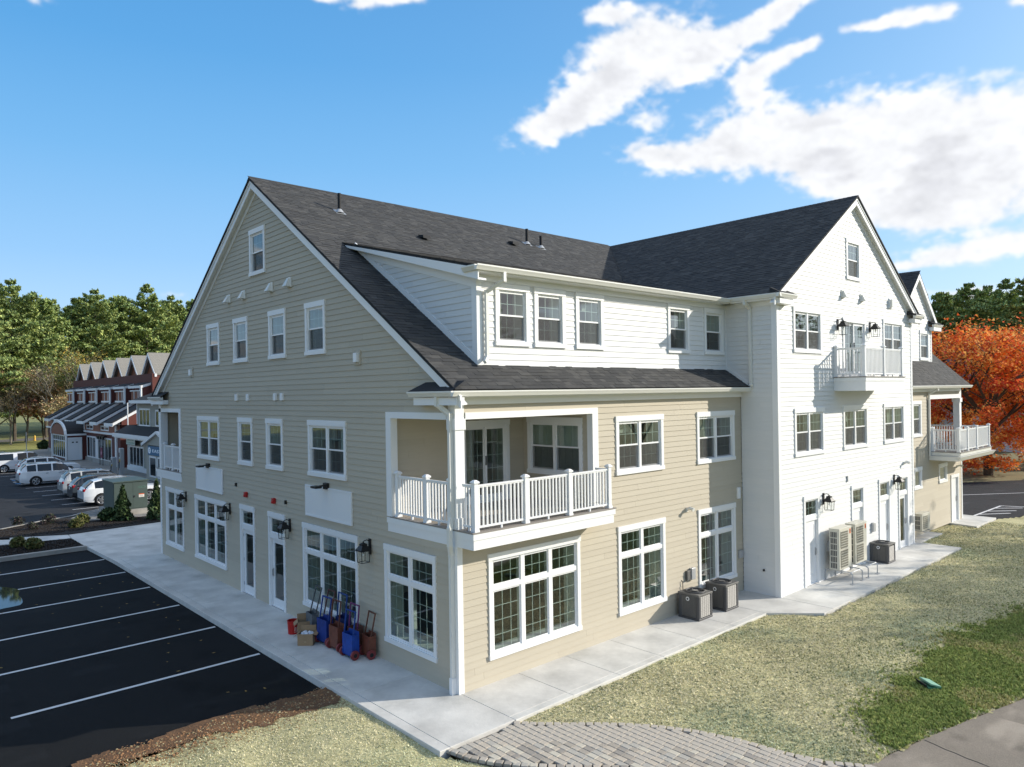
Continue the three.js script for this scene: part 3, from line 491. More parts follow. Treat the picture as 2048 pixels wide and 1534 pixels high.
// ---------------------------------------------------------------- white trim: rakes, soffits, friezes, corner boards
{
  const t = new Pieces('rake_board', M.trim), a0 = (a) => RH - SL * Math.abs(a - 10.07) - .055;         // a = -z
  for (const s of [1, -1]) {
    const A = (a) => s > 0 ? a : 20.14 - a, P = (l) => s > 0 ? l : l.slice().reverse();
    const pl = (o0, o1, e0 = -.46) => P([[A(e0), a0(e0) - o1], [A(10.07), a0(10.07) - o1], [A(10.07), a0(10.07) - o0], [A(e0), a0(e0) - o0]]);
    t.prism(pl(0.002, .27), 'x', -.2, -.165); t.prism(pl(.002, .10), 'x', -.222, -.2005); t.prism(pl(.16, .19), 'x', -.1645, -.03); t.prism(pl(.12, .40, -.02), 'x', -.036, .0);
  }
  const b0 = (x) => RH - WS * Math.abs(x - WX) - .055;
  for (const s of [1, -1]) {
    const A = (d) => WX + s * d, P = (l) => s > 0 ? l : l.slice().reverse(), pl = (o0, o1, e = 6.1) => P([[A(0), b0(WX) - o1], [A(e), b0(WX + e) - o1], [A(e), b0(WX + e) - o0], [A(0), b0(WX) - o0]]);
    t.prism(pl(0, .27), 'z', 1.435, 1.47); t.prism(pl(0, .10), 'z', 1.4705, 1.492); t.prism(pl(.16, .19), 'z', 1.30, 1.4345); t.prism(pl(.12, .40, 5.66), 'z', 1.27, 1.306);
    const c0 = (x) => h2(x) - .05, A2 = (d) => 27.33 + s * d, p2 = (o0, o1, e = 2.4) => P([[A2(0), c0(27.33) - o1], [A2(e), c0(27.33 + e) - o1], [A2(e), c0(27.33 + e) - o0], [A2(0), c0(27.33) - o0]]);
    t.prism(p2(0, .26), 'z', .165, .2); t.prism(p2(.15, .18), 'z', .02, .1645); t.prism(p2(.12, .36, 1.98), 'z', 0, .034);
  }
  // dormer shed rake: fascia and soffit along its open side
  const d = new MB(), dt = (a) => dorm(-a) - .06; d.prism([[.12, dt(.12) - .26], [6.25, dt(6.25) - .05], [6.25, dt(6.25)], [.12, dt(.12)]], 'x', .80, .83); d.prism([[.12, dt(.12) - .26], [6.2, dt(6.2) - .07], [6.2, dt(6.2) - .04], [.12, dt(.12) - .22]], 'x', .8305, 1.05); d.prism([[.5, dt(.5) - .48], [5.7, dt(5.7) - .27], [5.9, dt(5.9) - .02], [.5, dt(.5) - .2]], 'x', 1.041, 1.08);
  d.bar([1.062, hz(-.54) + .10, -.54], [1.062, hz(-5.9) + .10, -5.9], .04, .16); mesh('dormer_trim', d, M.trim, house);
  // eave soffits and friezes
  const f = new Pieces('soffit', M.trim);
  f.box(-.2, 11.66, 6.36, 6.40, .03, .33); f.box(.16, 11.66, 6.20, 6.36, 0, .05); f.box(-.2, 11.66, 6.40, 6.50, .29, .33);
  f.box(.82, 11.3, 9.20, 9.24, -.5, -.12); f.box(1.24, 11.66, 9.06, 9.20, -.51, -.465); f.box(.82, 11.32, 9.24, 9.33, -.16, -.125);
  f.box(11.3, 11.66, 9.20, 9.24, -.1, 1.5); f.box(11.64, 11.68, 9.06, 9.2, -.46, 1.12); f.box(11.29, 11.32, 9.24, 9.34, -.12, 1.5);
  f.box(22.97, 30.9, 6.36, 6.40, .85, 1.2); f.box(22.97, 30.7, 6.20, 6.36, .82, .865); f.box(22.97, 30.91, 6.40, 6.46, 1.17, 1.2);
  f.box(1.034, 1.245, 9.02, 9.195, -.60, -.461);
  // gable returns: boxed eave ends with little hipped caps
  const r = new Pieces('eave_return', M.trim), cap = new Pieces('return_cap', M.deckRoof);
  const ret = (x0, x1, z0, z1, h, hip) => { r.box(x0 + .05, x1 - .05, h - .30, h - .13, z0 + .05, z1 - .05); };
  ret(-.30, .02, -1.25, .42, 6.50); ret(-.30, .02, -20.56, -18.9, 6.50); ret(11.35, 12.3, 1.25, 1.6, 9.37); ret(22.6, 23.5, 1.25, 1.6, 9.37); ret(28.85, 30.0, 0, .32, 9.42);
  const hip = (x0, x1, z0, z1, h, axis, up = .22) => { axis === 'x' ? cap.quad([x0, h, z1], [x0, h, z0], [x1, h + up, z0 + .25], [x1, h + up, z1]) : cap.quad([x0, h, z1], [x1, h, z1], [x1, h + up, z0], [x0, h + up, z0]); axis === 'x' ? cap.tri([x0, h, z0], [x1, h, z0], [x1, h + up, z0 + .25]) : (cap.tri([x1, h, z1], [x1, h, z0], [x1, h + up, z0]), cap.tri([x0, h, z0], [x0, h, z1], [x0, h + up, z0])); };
  hip(-.36, .0, -1.28, .36, 6.505, 'x'); hip(-.36, 0, -20.5, -18.9, 6.505, 'x'); hip(11.3, 12.3, 1.27, 1.66, 9.375, 'z', .2); hip(22.5, 23.45, 1.27, 1.66, 9.375, 'z', .2); hip(28.9, 30.0, 0, .36, 9.43, 'z', .2);
  // corner boards
  const c = new Pieces('corner_board', M.trim);
  const cb = (x, z, y0, y1, sx, sz, w = .15) => { c.box(x - sx * .035, x + sx * (w - .035), y0, y1, z - sz * (-.035), z); c.box(x - sx * .035, x, y0, y1, z, z - sz * w); };
  cb(0, 0, GY, 3.14, 1, 1); cb(0, -20.14, GY, 6.3, 1, -1); cb(11.68, 1.27, GY, 9.2, 1, 1); cb(1.08, -.51, 7.05, 9.2, 1, 1); cb(22.95, 1.27, GY, 9.2, -1, 1); cb(30.7, .82, GY, 3.2, -1, 1, .12); cb(29.29, 0, 7.5, 9.3, -1, 1, .12);
  c.box(11.645, 11.68, 7.1, 9.1, -.505, -.47); c.bar([11.66, 7.13, -.47], [11.66, 6.62, .3], .04, .12); c.box(1.1, 11.66, 7.06, 7.10, -.51, -.478);
}
// ---------------------------------------------------------------- gutters and downspouts
{
  const g = new Pieces('gutter', M.gutter), prof = (i, o, h) => [[i, h - .12], [o - .055, h - .12], [o - .03, h - .075], [o - .004, h - .035], [o, h - .03], [o, h], [o - .015, h], [o - .015, h - .03], [i + .012, h - .03], [i + .012, h], [i, h]];
  const alongX = (x0, x1, zi, zo, h) => g.prism(prof(zi, zo, h).map(([z, y]) => [-z, y]).reverse(), 'x', x0, x1), alongZ = (z0, z1, xi, xo, h) => { const p = prof(0, Math.abs(xo - xi), h).map(([d, y]) => [xi + Math.sign(xo - xi) * d, y]); g.prism(xo < xi ? p.reverse() : p, 'z', z0, z1); };
  alongX(-.37, 11.675, .331, .455, 6.505); alongZ(-1.3, .33, -.25, -.37, 6.503); alongZ(-20.6, -18.9, -.25, -.37, 6.503);
  alongX(.70, 11.28, -.119, .0, 9.345); alongZ(-.6, -.12, .82, .70, 9.343); alongZ(-.119, 1.66, 11.285, 11.17, 9.37); alongX(11.17, 12.35, 1.535, 1.66, 9.372); alongX(22.5, 23.5, 1.535, 1.66, 9.372); alongZ(1.0, 1.66, 23.39, 23.5, 9.37); alongX(22.97, 30.93, 1.205, 1.325, 6.475); alongX(28.85, 30.05, .21, .33, 9.43);
  const spout = (pts, w = .085, t = .065, m = M.gutter) => { const b = new MB(); for (let i = 0; i < pts.length - 1; i++) b.bar(pts[i], pts[i + 1], w, t, [0, 0, 1]); for (let i = 1; i < pts.length - 1; i++) b.box(pts[i][0] - w / 2 - .002, pts[i][0] + w / 2 + .002, pts[i][1] - .045, pts[i][1] + .045, pts[i][2] - t / 2 - .002, pts[i][2] + t / 2 + .002); mesh('downspout', b, m, house); };
  spout([[-.26, 6.40, -.30], [-.26, 6.22, -.30], [-.09, 5.98, -.07], [-.09, 3.78, -.07], [-.17, 3.52, -.04], [-.17, 3.20, -.04], [-.09, 2.96, -.10], [-.09, .28, -.10]], .1, .075);
  { const b = new MB().box(-.155, -.03, GY, .30, -.155, -.045); mesh('downspout_boot', b, M.trim, house); }
  spout([[1.55, 9.24, -.07], [1.55, 9.06, -.07], [1.30, 8.80, -.42], [1.30, 7.30, -.42], [1.12, 7.16, -.30]], .08, .065);
  spout([[11.26, 9.26, .42], [11.3, 9.16, .42], [11.6, 9.0, .42], [11.6, 6.60, .42], [11.55, 6.55, .47]], .085, .085);
  spout([[26.4, 6.38, 1.2], [26.3, 6.3, 1.2], [26.16, 6.1, .9], [26.16, 3.3, .9]], .08, .07);
}

// ---------------------------------------------------------------- porches and balconies
const postGeo = (h) => { const m = new MB(); m.box(-.052, .052, 0, h - .05, -.052, .052); m.box(-.068, .068, 0, .045, -.068, .068); m.box(-.06, .06, .045, .075, -.06, .06); m.box(-.075, .075, h - .05, h - .02, -.075, .075); m.quad([-.075, h - .02, .075], [.075, h - .02, .075], [.03, h + .02, .03], [-.03, h + .02, .03]); m.quad([.075, h - .02, .075], [.075, h - .02, -.075], [.03, h + .02, -.03], [.03, h + .02, .03]); m.quad([.075, h - .02, -.075], [-.075, h - .02, -.075], [-.03, h + .02, -.03], [.03, h + .02, -.03]); m.quad([-.075, h - .02, -.075], [-.075, h - .02, .075], [-.03, h + .02, .03], [-.03, h + .02, -.03]); m.quad([-.03, h + .02, .03], [.03, h + .02, .03], [.03, h + .02, -.03], [-.03, h + .02, -.03]); return m.geo(); };
const POST = postGeo(1.08), BAL = new MB().box(-.017, .017, 0, .86, -.017, .017).geo();
function railing(parent, y, pts, { posts = true, gap = .112, skip = [] } = {}) {       // pts: [x,z] corners and posts in turn
  pts.forEach(([x, z], i) => { if (posts && !skip.includes(i)) mesh('post', POST, M.vinyl, parent).position.set(x, y, z); });
  for (let i = 0; i < pts.length - 1; i++) {
    const [x0, z0] = pts[i], [x1, z1] = pts[i + 1], L = Math.hypot(x1 - x0, z1 - z0), n = Math.max(1, Math.round((L - .1) / gap)), r = new MB();
    r.bar([x0, y + .975, z0], [x1, y + .975, z1], .06, .035); r.bar([x0, y + .945, z0], [x1, y + .945, z1], .036, .03); r.bar([x0, y + .095, z0], [x1, y + .095, z1], .04, .045); r.box((x0 + x1) / 2 - .02, (x0 + x1) / 2 + .02, y, y + .075, (z0 + z1) / 2 - .02, (z0 + z1) / 2 + .02); mesh('rail', r, M.vinyl, parent);
    for (let k = 0; k < n; k++) { const t = .05 / L + (k + .5) / n * (1 - .1 / L), b = mesh('baluster', BAL, M.vinyl, parent); b.position.set(lerp(x0, x1, t), y + .09, lerp(z0, z1, t)); b.rotation.y = Math.atan2(-(z1 - z0), x1 - x0); }
  }
}
function deckFloor(parent, x0, x1, z0, z1, y) { for (let z = z0, k = 0; z < z1 - .02; z += .142, k++) mesh('deck_board', new MB().box(x0, x1, y - .03, y, z, Math.min(z + .137, z1)), M.deckBoard, parent); }
function fascia(parent, list) { const f = new MB(); for (const b of list) f.box(...b); mesh('fascia', f, M.trim, parent); }
{
  const P = mesh('porch', new MB().box(.0, 4.6, 3.16, 3.46, -2.58, -.005), M.trim, house); P.userData.label = 'corner porch with white railing';
  deckFloor(P, -.05, 4.62, -2.56, .62, 3.51);
  mesh('porch_base', new MB().box(.02, 4.5, 3.15, 3.475, .03, .58), M.trim, P);
  fascia(P, [[-.03, 4.58, 3.35, 3.478, .581, .615], [-.045, -.005, 3.35, 3.478, -2.7, .612], [-.02, 4.5, 3.14, 3.3495, .581, .598], [-.028, -.006, 3.14, 3.3495, -2.68, .595], [4.5, 4.535, 3.14, 3.3495, .02, .595], [4.535, 4.6, 3.35, 3.478, .02, .581]]);
  const col = new MB(); col.box(-.03, .22, 3.51, 5.66, -.22, .03); col.box(-.055, .245, 5.66, 5.90, -.245, .055); col.box(-.03, .22, 5.90, 6.36, -.22, .03); col.box(-.045, .235, 3.51, 3.75, -.235, .045); mesh('column', col, M.trim, P);
  const hdr = new MB(); hdr.box(.245, 4.62, 5.88, 6.03, -.14, .05); hdr.box(4.40, 4.62, 3.51, 5.88, -.14, .05); hdr.box(-.05, .14, 5.88, 6.03, -2.69, -.245); hdr.box(-.05, .14, 3.51, 5.88, -2.69, -2.47); mesh('header', hdr, M.trim, P);
  mesh('ceiling', new MB().box(.0, 4.45, 6.0, 6.05, -2.6, -.0), M.trim, P);
  railing(P, 3.51, [[.07, -2.36], [.07, -1.19], [.07, -.28]], {}); railing(P, 3.51, [[.09, .12], [.09, .52], [1.56, .52], [2.99, .52], [4.44, .52], [4.44, .1]], { skip: [0, 5] });
}
{ // porch at the other end of the gable wall
  const P = mesh('porch', new MB().box(.0, 2.7, 3.16, 3.46, -20.1, -17.55), M.trim, house); P.userData.label = 'porch at the far end of the gable wall';
  deckFloor(P, -.05, 2.7, -20.6, -17.5, 3.51); fascia(P, [[-.045, -.005, 3.35, 3.478, -20.7, -17.5], [-.028, -.006, 3.14, 3.3495, -20.6, -17.5]]);
  const h = new MB(); h.box(-.05, .14, 5.88, 6.03, -20.16, -17.48); h.box(-.05, .14, 3.51, 5.88, -17.7, -17.48); h.box(-.05, .22, 3.51, 6.3, -20.16, -19.9); mesh('header', h, M.trim, P); mesh('ceiling', new MB().box(0, 2.7, 6.0, 6.05, -20.1, -17.5), M.trim, P);
  railing(P, 3.51, [[.07, -19.75], [.07, -18.75], [.07, -17.78]]);
}
{ // balcony of the white wing
  const P = mesh('balcony', new MB().box(15.66, 19.1, 6.36, 6.78, 1.28, 2.33), M.trim, house); P.userData.label = 'white balcony under the wing gable';
  deckFloor(P, 15.6, 19.14, 1.29, 2.40, 6.82); fascia(P, [[15.62, 19.12, 6.66, 6.788, 2.331, 2.372], [15.615, 15.659, 6.66, 6.788, 1.29, 2.37], [15.64, 19.1, 6.33, 6.6595, 2.331, 2.352], [15.637, 15.659, 6.33, 6.6595, 1.29, 2.35], [19.101, 19.13, 6.33, 6.788, 1.29, 2.35]]);
  railing(P, 6.82, [[15.72, 1.34], [15.72, 2.28], [17.37, 2.28], [19.03, 2.28], [19.03, 1.34]], { skip: [4] });
}
{ // porch beyond the wing
  const P = mesh('porch', new MB().box(26.34, 30.86, 3.26, 3.47, -1.8, 2.0), M.trim, house); P.userData.label = 'porch beyond the white wing';
  deckFloor(P, 26.28, 30.9, -1.8, 2.1, 3.52); const f = new MB(); f.box(26.3, 30.9, 3.36, 3.488, 2.001, 2.06); f.box(26.29, 26.339, 3.36, 3.488, .85, 2.06); f.hexa([[26.2, 3.13, 2.02], [31.3, 3.13, 2.02], [31.4, 3.32, 2.14], [26.15, 3.32, 2.14]], [[26.2, 3.13, 1.9], [31.3, 3.13, 1.9], [31.3, 3.32, 1.9], [26.2, 3.32, 1.9]]); f.box(26.2, 26.335, 3.13, 3.32, .85, 1.9); mesh('fascia', f, M.gutter, P);
  const h = new MB(); h.box(26.3, 30.68, 5.86, 6.05, .66, .87); h.box(26.2, 26.4, 3.52, 5.86, .7, .87); h.box(30.44, 30.72, 3.52, 6.25, .58, .86); h.box(30.40, 30.76, 5.66, 5.86, .54, .90); mesh('column', h, M.trim, P); mesh('ceiling', new MB().box(26.3, 30.7, 6.06, 6.1, -1.8, .8), M.trim, P);
  railing(P, 3.52, [[26.38, .95], [26.38, 1.98], [27.55, 1.98], [28.9, 1.98], [30.78, 1.98], [30.78, -1.6]], { skip: [5] });
}
// ---------------------------------------------------------------- vents, boxes and plates on the walls
{
  const hood = (x, y, z, ry, w = .24) => { const b = new MB(); b.box(-w / 2 - .02, w / 2 + .02, -.02, .27, 0, .03); b.hexa([[-w / 2, 0, .19], [w / 2, 0, .19], [w / 2 - .06, .24, .06], [-w / 2 + .06, .24, .06]], [[-w / 2, 0, .03], [w / 2, 0, .03], [w / 2 - .06, .24, .03], [-w / 2 + .06, .24, .03]]); const o = mesh('vent_hood', b, M.gutter, house); o.position.set(x, y, z); o.rotation.y = ry; };
  for (const s of [-12.42, -11.16, -9.06, -7.81]) hood(-.024, 9.68, s, FACE.G.ry); hood(16.42, 9.64, 1.294, 0, .2); hood(18.02, 9.62, 1.294, 0, .2);
  const plate = (x, y, z, ry, w, h, d, m = M.trim, n = 'wall_plate') => { const o = mesh(n, new RoundedBoxGeometry(w, h, d, 2, .012), m, house); o.position.set(x, y, z); o.rotation.y = ry; return o; };
  for (const s of [-11.87, -10.93, -8.87, -8.40]) plate(-.045, 6.435, s, FACE.G.ry, .17, .22, .07, M.trim, 'dryer_vent');
  for (const [s, y] of [[-16.2, 7.41], [-4.0, 7.41]]) { plate(-.032, y, s, FACE.G.ry, .34, .38, .03, M.tanC); plate(-.075, y, s + .02, FACE.G.ry, .17, .24, .1, M.vinyl, 'wall_box'); }
  plate(20.75, 9.73, 1.31, 0, .34, .4, .06); plate(20.7, 9.73, 1.37, 0, .22, .3, .12, M.gutter, 'wall_box'); plate(11.4, 3.12, .045, 0, .16, .36, .06); plate(11.46, 1.15, .05, 0, .22, .24, .07, M.galv, 'outlet_box'); plate(8.72, 1.02, .07, 0, .2, .34, .1, M.galv, 'disconnect_box'); plate(8.5, 1.0, .06, 0, .16, .28, .08, M.acGrey, 'disconnect_box');
  plate(-.05, 3.5, -12.02, FACE.G.ry, .08, .12, .06, M.black, 'camera_box'); plate(-.05, 3.28, -8.25, FACE.G.ry, .07, .12, .06, M.black, 'camera_box'); plate(15.0, 1.05, 1.33, 0, .2, .34, .1, M.galv, 'disconnect_box'); plate(18.7, 1.2, 1.33, 0, .22, .34, .1, M.galv, 'disconnect_box'); plate(16.55, 3.2, 1.31, 0, .05, .22, .05, M.galv, 'wall_plate'); plate(22.62, 1.0, 1.35, 0, .2, .3, .12, M.galv, 'disconnect_box'); plate(11.63, .72, .75, 0, .07, .07, .05, M.black, 'pipe_stub');
  const camLamp = (x, y, z) => { const b = new MB(); b.tube([[x, y, z], [x, y + .05, z + .12], [x, y + .02, z + .24]], [.05, .05, .06], 10); b.box(x - .05, x + .05, y - .06, y + .06, z, z + .03); mesh('wall_spotlight', b, M.gutter, house); }; camLamp(8.55, 2.92, .02); camLamp(21.9, 3.35, 1.29); camLamp(30.0, 2.55, .84);
}

// ================================================================ THE GROUND
const flat = (pts, y) => { const s = new THREE.Shape(pts.map(([x, z]) => V2(x, -z))), g = new THREE.ShapeGeometry(s); g.rotateX(-Math.PI / 2); g.translate(0, y, 0); const p = g.attributes.position, u = g.attributes.uv; for (let i = 0; i < p.count; i++) u.setXY(i, p.getX(i), -p.getZ(i)); return g; };
const slabGeo = (pts, y0, y1, bevel = .006) => { const s = new THREE.Shape(pts.map(([x, z]) => V2(x, -z))), g = new THREE.ExtrudeGeometry(s, { depth: y1 - y0 - bevel, bevelEnabled: true, bevelSegments: 1, bevelSize: bevel * .7, bevelThickness: bevel, bevelOffset: -bevel * .7 }); g.rotateX(-Math.PI / 2); g.translate(0, y0, 0); return g; };
const rectPts = (x0, x1, z0, z1) => [[x0, z1], [x1, z1], [x1, z0], [x0, z0]];
{
  const g = new THREE.CircleGeometry(620, 64); g.rotateX(-Math.PI / 2); g.translate(20, -.34, -20); const p = g.attributes.position, u = g.attributes.uv; for (let i = 0; i < p.count; i++) u.setXY(i, p.getX(i), p.getZ(i));
  structure('ground', g, M.turf, 'wide grassy ground reaching to the horizon');
}
const lot = structure('parking_lot', flat([[-60, -24.1], [-60, 2.0], [-12, -.4], [-9.0, -1.3], [-7.6, -1.9], [-6.4, -2.35], [-5.2, -2.45], [-4.0, -2.5], [-2.9, -2.55], [-1.83, -2.35], [-1.83, -24.1]].reverse(), -.2), M.asphalt, 'new black asphalt parking lot');
for (let k = 0; k < 6; k++) { const z = -5.93 - 3.085 * k; mesh('stall_line', flat(rectPts(-7.25 + (k ? .0 : 0), -1.9, z - .055, z + .055), -.196), M.line, lot); }
{ // a shallow puddle by the stalls, dusty wheel marks
  const pts = []; for (let i = 0; i < 40; i++) { const a = i / 40 * Math.PI * 2, r = 1 + .28 * (noise(Math.cos(a) * 2 + 5, Math.sin(a) * 2 + 5, 3) - .5) * 2; pts.push([-6.6 + Math.cos(a) * 1.35 * r, -17.4 + Math.sin(a) * 2.1 * r]); }
  mesh('puddle', flat(pts, -.1955), mat(C(.02, .022, .026), .03, {}), lot);
}
const farLot = structure('far_parking_lot', flat([[-60, -31], [-5, -31.6], [-3.9, -32.4], [-1.9, -33.8], [-.5, -34.4], [.2, -35.2], [1.5, -36.2], [7.0, -36.2], [7.0, -84], [4, -100], [-60, -118]].reverse().reverse(), -.192), M.asphaltFar, 'asphalt parking lot in front of the shops');
for (const [z, x0] of [[-38.05, .27], [-40.95, .24], [-43.95, .2], [-47.05, .2], [-50.05, .18], [-53.1, .17], [-56.4, .1], [-65.0, .07], [-68, .05], [-71, .05]]) mesh('stall_line', flat(rectPts(x0, 5.6, z - .055, z + .055), -.187), M.line, farLot);
for (let k = 0; k < 4; k++) mesh('access_marking', flat([[.1 + k * .1, -57.2 - k * 1.5], [1.6, -56.6 - k * 1.5], [1.6, -56.9 - k * 1.5], [.1 + k * .1, -57.6 - k * 1.5]].reverse(), -.186), k % 2 ? M.line : M.blueLine, farLot);

// concrete walks, slab by slab
const walk = structure('sidewalk', slabGeo(rectPts(-1.5, .2, -24, 1.5), -.3, -.17), M.kerb, 'pale concrete walk round the building');
{
  const R = rnd(4), slab = (pts, m) => mesh('slab', slabGeo(pts, -.17, GY), m ?? (R() < .5 ? M.concrete : M.concreteB), walk), g = .006;
  const zs = [1.74, -1.62, -4.8, -8.0, -11.2, -14.4, -17.6, -20.1];
  for (let i = 0; i < zs.length - 1; i++) { slab(rectPts(-1.585 + g, i ? .06 : .03, zs[i + 1] + g, zs[i] - g)); mesh('kerb_edge', slabGeo(rectPts(-1.82, -1.585, zs[i + 1] + .002, zs[i] - .002), -.32, GY, .012), M.concreteB, walk); }
  mesh('kerb_edge', slabGeo([[-1.82, -20.1], [-1.585, -20.1], [-1.7, -24.1], [-1.95, -24.1]], -.32, GY, .012), M.concreteB, walk);
  slab([[-1.6, -20.11], [4.5, -20.11], [4.5, -24.2], [-1.72, -24.2]]); slab([[-1.98, -24.22], [4.5, -24.22], [4.5, -28.5], [2.4, -28.4], [-1.9, -27.95], [-2.0, -26.85]]);
  for (let k = 0; k < 5; k++) slab([[-2.02 - k * 2.2, -26.87 - k * .5], [-1.92 - k * 2.2, -27.97 - k * 1.25 + (k ? .6 : 0)], [-4.1 - k * 2.2, -29.2 - k * 1.0], [-4.2 - k * 2.2, -27.42 - k * .5]].reverse());
  const xs = [.036, 1.72, 3.3, 4.95, 6.6, 8.25, 9.9];
  for (let i = 0; i < xs.length - 1; i++) slab(rectPts(xs[i] + g, xs[i + 1] - g, -.02, 1.56)), mesh('kerb_edge', slabGeo(rectPts(xs[i] + .002, xs[i + 1] - .002, 1.565, 1.76), -.25, GY, .012), M.concrete, walk);
  slab([[9.91, 1.76], [11.05, 2.93], [11.66, 2.93], [11.66, -.02], [9.91, -.02]]);
  const xw = [11.67, 13.3, 14.95, 16.6, 18.25, 19.9, 21.6, 23.3]; for (let i = 0; i < xw.length - 1; i++) slab(rectPts(xw[i] + g, xw[i + 1] - g, 1.26, 2.92));
  slab([[28.9, .82], [28.7, 2.0], [31.87, 1.97], [31.86, .52]].reverse()); slab(rectPts(23.35, 26.0, .8, 1.4));
}
// planting beds with kerbs
const bedNear = structure('planting_bed', slabGeo([[-14, -24.3], [-2.0, -24.3], [-2.03, -26.8], [-14, -29.0]].reverse().reverse(), -.3, -.04, .03), M.mulch, 'dark mulch bed beside the walk');
mesh('kerb', slabGeo(rectPts(-14, -1.96, -24.28, -24.06), -.32, -.02, .015), M.kerb, bedNear);
const bedFar = structure('planting_bed', slabGeo([[-14, -33.6], [-14, -30.6], [-4.45, -29.4], [-1.85, -28.05], [2.4, -28.5], [6.5, -28.8], [6.5, -33.2], [.3, -34.8], [-.5, -34.2], [-1.9, -33.6], [-4.1, -32.1], [-8, -31.6]], -.3, -.03, .03), M.mulch, 'dark mulch bed in front of the transformer');
{ const k = new MB(), P = [[-14, -31.2], [-8, -31.65], [-4.1, -32.15], [-1.9, -33.65], [-.54, -34.2], [.1, -34.95], [1.6, -36.0], [7, -35.8]]; for (let i = 0; i < P.length - 1; i++) k.bar([P[i][0], -.13, P[i][1]], [P[i + 1][0], -.13, P[i + 1][1]], .16, .24); mesh('kerb', k, M.kerb, bedFar); }
mesh('gravel_pad', slabGeo([[-.8, -33.2], [-.35, -31.7], [3.1, -30.6], [6.4, -30.6], [6.4, -35.6], [1.5, -35.8], [.1, -34.7]], -.2, -.012, .01), M.gravel, bedFar);

// lawns: new seeding (pale) and old turf (green)
const inPoly = (x, z, P) => { let c = false; for (let i = 0, j = P.length - 1; i < P.length; j = i++) if ((P[i][1] > z) !== (P[j][1] > z) && x < (P[j][0] - P[i][0]) * (z - P[i][1]) / (P[j][1] - P[i][1]) + P[i][0]) c = !c; return c; };
const pathEdge = [[3.2, 7.2], [4.17, 7.37], [6.04, 7.77], [8.38, 8.35], [12, 9.35], [20, 11.8], [32, 15.5], [60, 24.5]];
const paverTop = [[.07, 1.77], [.28, 2.02], [.7, 2.46], [1.12, 2.86], [1.55, 3.32], [1.93, 3.82], [2.28, 4.45], [2.55, 5.2], [2.70, 6.05], [2.92, 6.7], [3.29, 7.24]];
const paverLow = [[-1.69, 1.74], [-1.59, 2.25], [-1.38, 2.68], [-1.09, 3.14], [-.72, 3.58], [-.2, 4.1], [.4, 4.75], [.9, 5.5], [1.3, 6.3], [1.6, 7.3], [1.9, 8.6]];
const seedPoly = [[.09, 1.77], [9.93, 1.77], [11.05, 2.94], [23.31, 2.94], [23.31, 1.2], [23.4, .75], [28.85, .75], [28.7, 2.02], [31.9, 2.0], [33, 2.6], [40, 3.2], [60, 6], [60, 24.5], [32, 15.5], [20, 11.8], [12, 9.35], [8.38, 8.35], [6.04, 7.77], [4.17, 7.37], [3.29, 7.24], ...paverTop.slice(0, -1).reverse()];
const turfPoly = [[4.0, 7.3], [4.9, 6.6], [5.4, 6.15], [6.6, 6.5], [8.04, 6.25], [9.06, 6.25], [11.3, 5.95], [13.6, 6.4], [15.2, 6.7], [20, 8.2], [32, 11], [60, 18], [60, 24.4], [32, 15.4], [20, 11.7], [12, 9.25], [8.38, 8.27], [6.04, 7.69]];
const seedLow = [[-1.84, -2.3], [-1.84, 1.7], ...paverLow.slice(1, 5), [-.72, 9], [-30, 12], [-30, 3], [-12, .3], [-9, -.7], [-7.6, -1.35], [-6.4, -1.9], [-5.2, -2.0], [-4.0, -2.0], [-2.9, -1.9]];
const bump = (x, z) => (fbm(x * 1.3 + 50, z * 1.3 + 50, 3, 8) - .5) * .07 + (noise(x * 9, z * 9, 4) - .5) * .016;
function ground(name, poly, m, y, step, label, cut, ragged) {             // an uneven sheet cut to an outline
  const xs = poly.map((p) => p[0]), zs = poly.map((p) => p[1]), x0 = Math.min(...xs), x1 = Math.min(Math.max(...xs), cut ?? 60), z0 = Math.min(...zs), z1 = Math.max(...zs);
  const nx = Math.ceil((x1 - x0) / step), nz = Math.ceil((z1 - z0) / step), id = new Map(), pos = [], uv = [], idx = [];
  const at = (i, j) => { const k = i * 100000 + j; if (!id.has(k)) { const x = x0 + i * step, z = z0 + j * step; id.set(k, pos.length / 3); pos.push(x, y + bump(x, z), z); uv.push(x, -z); } return id.get(k); };
  for (let i = 0; i < nx; i++) for (let j = 0; j < nz; j++) { { const cx = x0 + (i + .5) * step, cz = z0 + (j + .5) * step, rg = ragged ? ragged : 0; if (!inPoly(cx + rg * (fbm(cx * 1.7, cz * 1.7, 3, 41) - .5), cz + rg * (fbm(cx * 1.7 + 9, cz * 1.7, 3, 43) - .5), poly)) continue; } const a = at(i, j), b = at(i, j + 1), c = at(i + 1, j + 1), d = at(i + 1, j); idx.push(a, b, c, a, c, d); }
  const g = new THREE.BufferGeometry(); g.setAttribute('position', new THREE.Float32BufferAttribute(pos, 3)); g.setAttribute('uv', new THREE.Float32BufferAttribute(uv, 2)); g.setIndex(idx); g.computeVertexNormals(); return structure(name, g, m, label);
}
ground('new_lawn', seedPoly, M.seed, -.115, .16, 'freshly seeded pale lawn between walk and path');
ground('new_lawn', seedLow, M.seed, -.13, .1, 'freshly seeded pale lawn beside the parking lot');
ground('old_lawn', turfPoly, M.turf, -.102, .07, 'older green turf along the path', 34, .9);
ground('bare_soil', [[-1.84, -2.45], [-2.9, -2.75], [-4.1, -2.75], [-5.3, -2.75], [-6.4, -2.65], [-7.6, -2.25], [-9, -1.6], [-12, -.6], [-12, .2], [-9, -.9], [-7.6, -1.6], [-6.4, -2.05], [-5.2, -2.0], [-4.4, -2.1], [-3.6, -1.75], [-2.4, -1.6], [-1.84, -1.8]], M.soil, -.118, .05, 'rust brown bare soil along the asphalt edge', 60, .7);
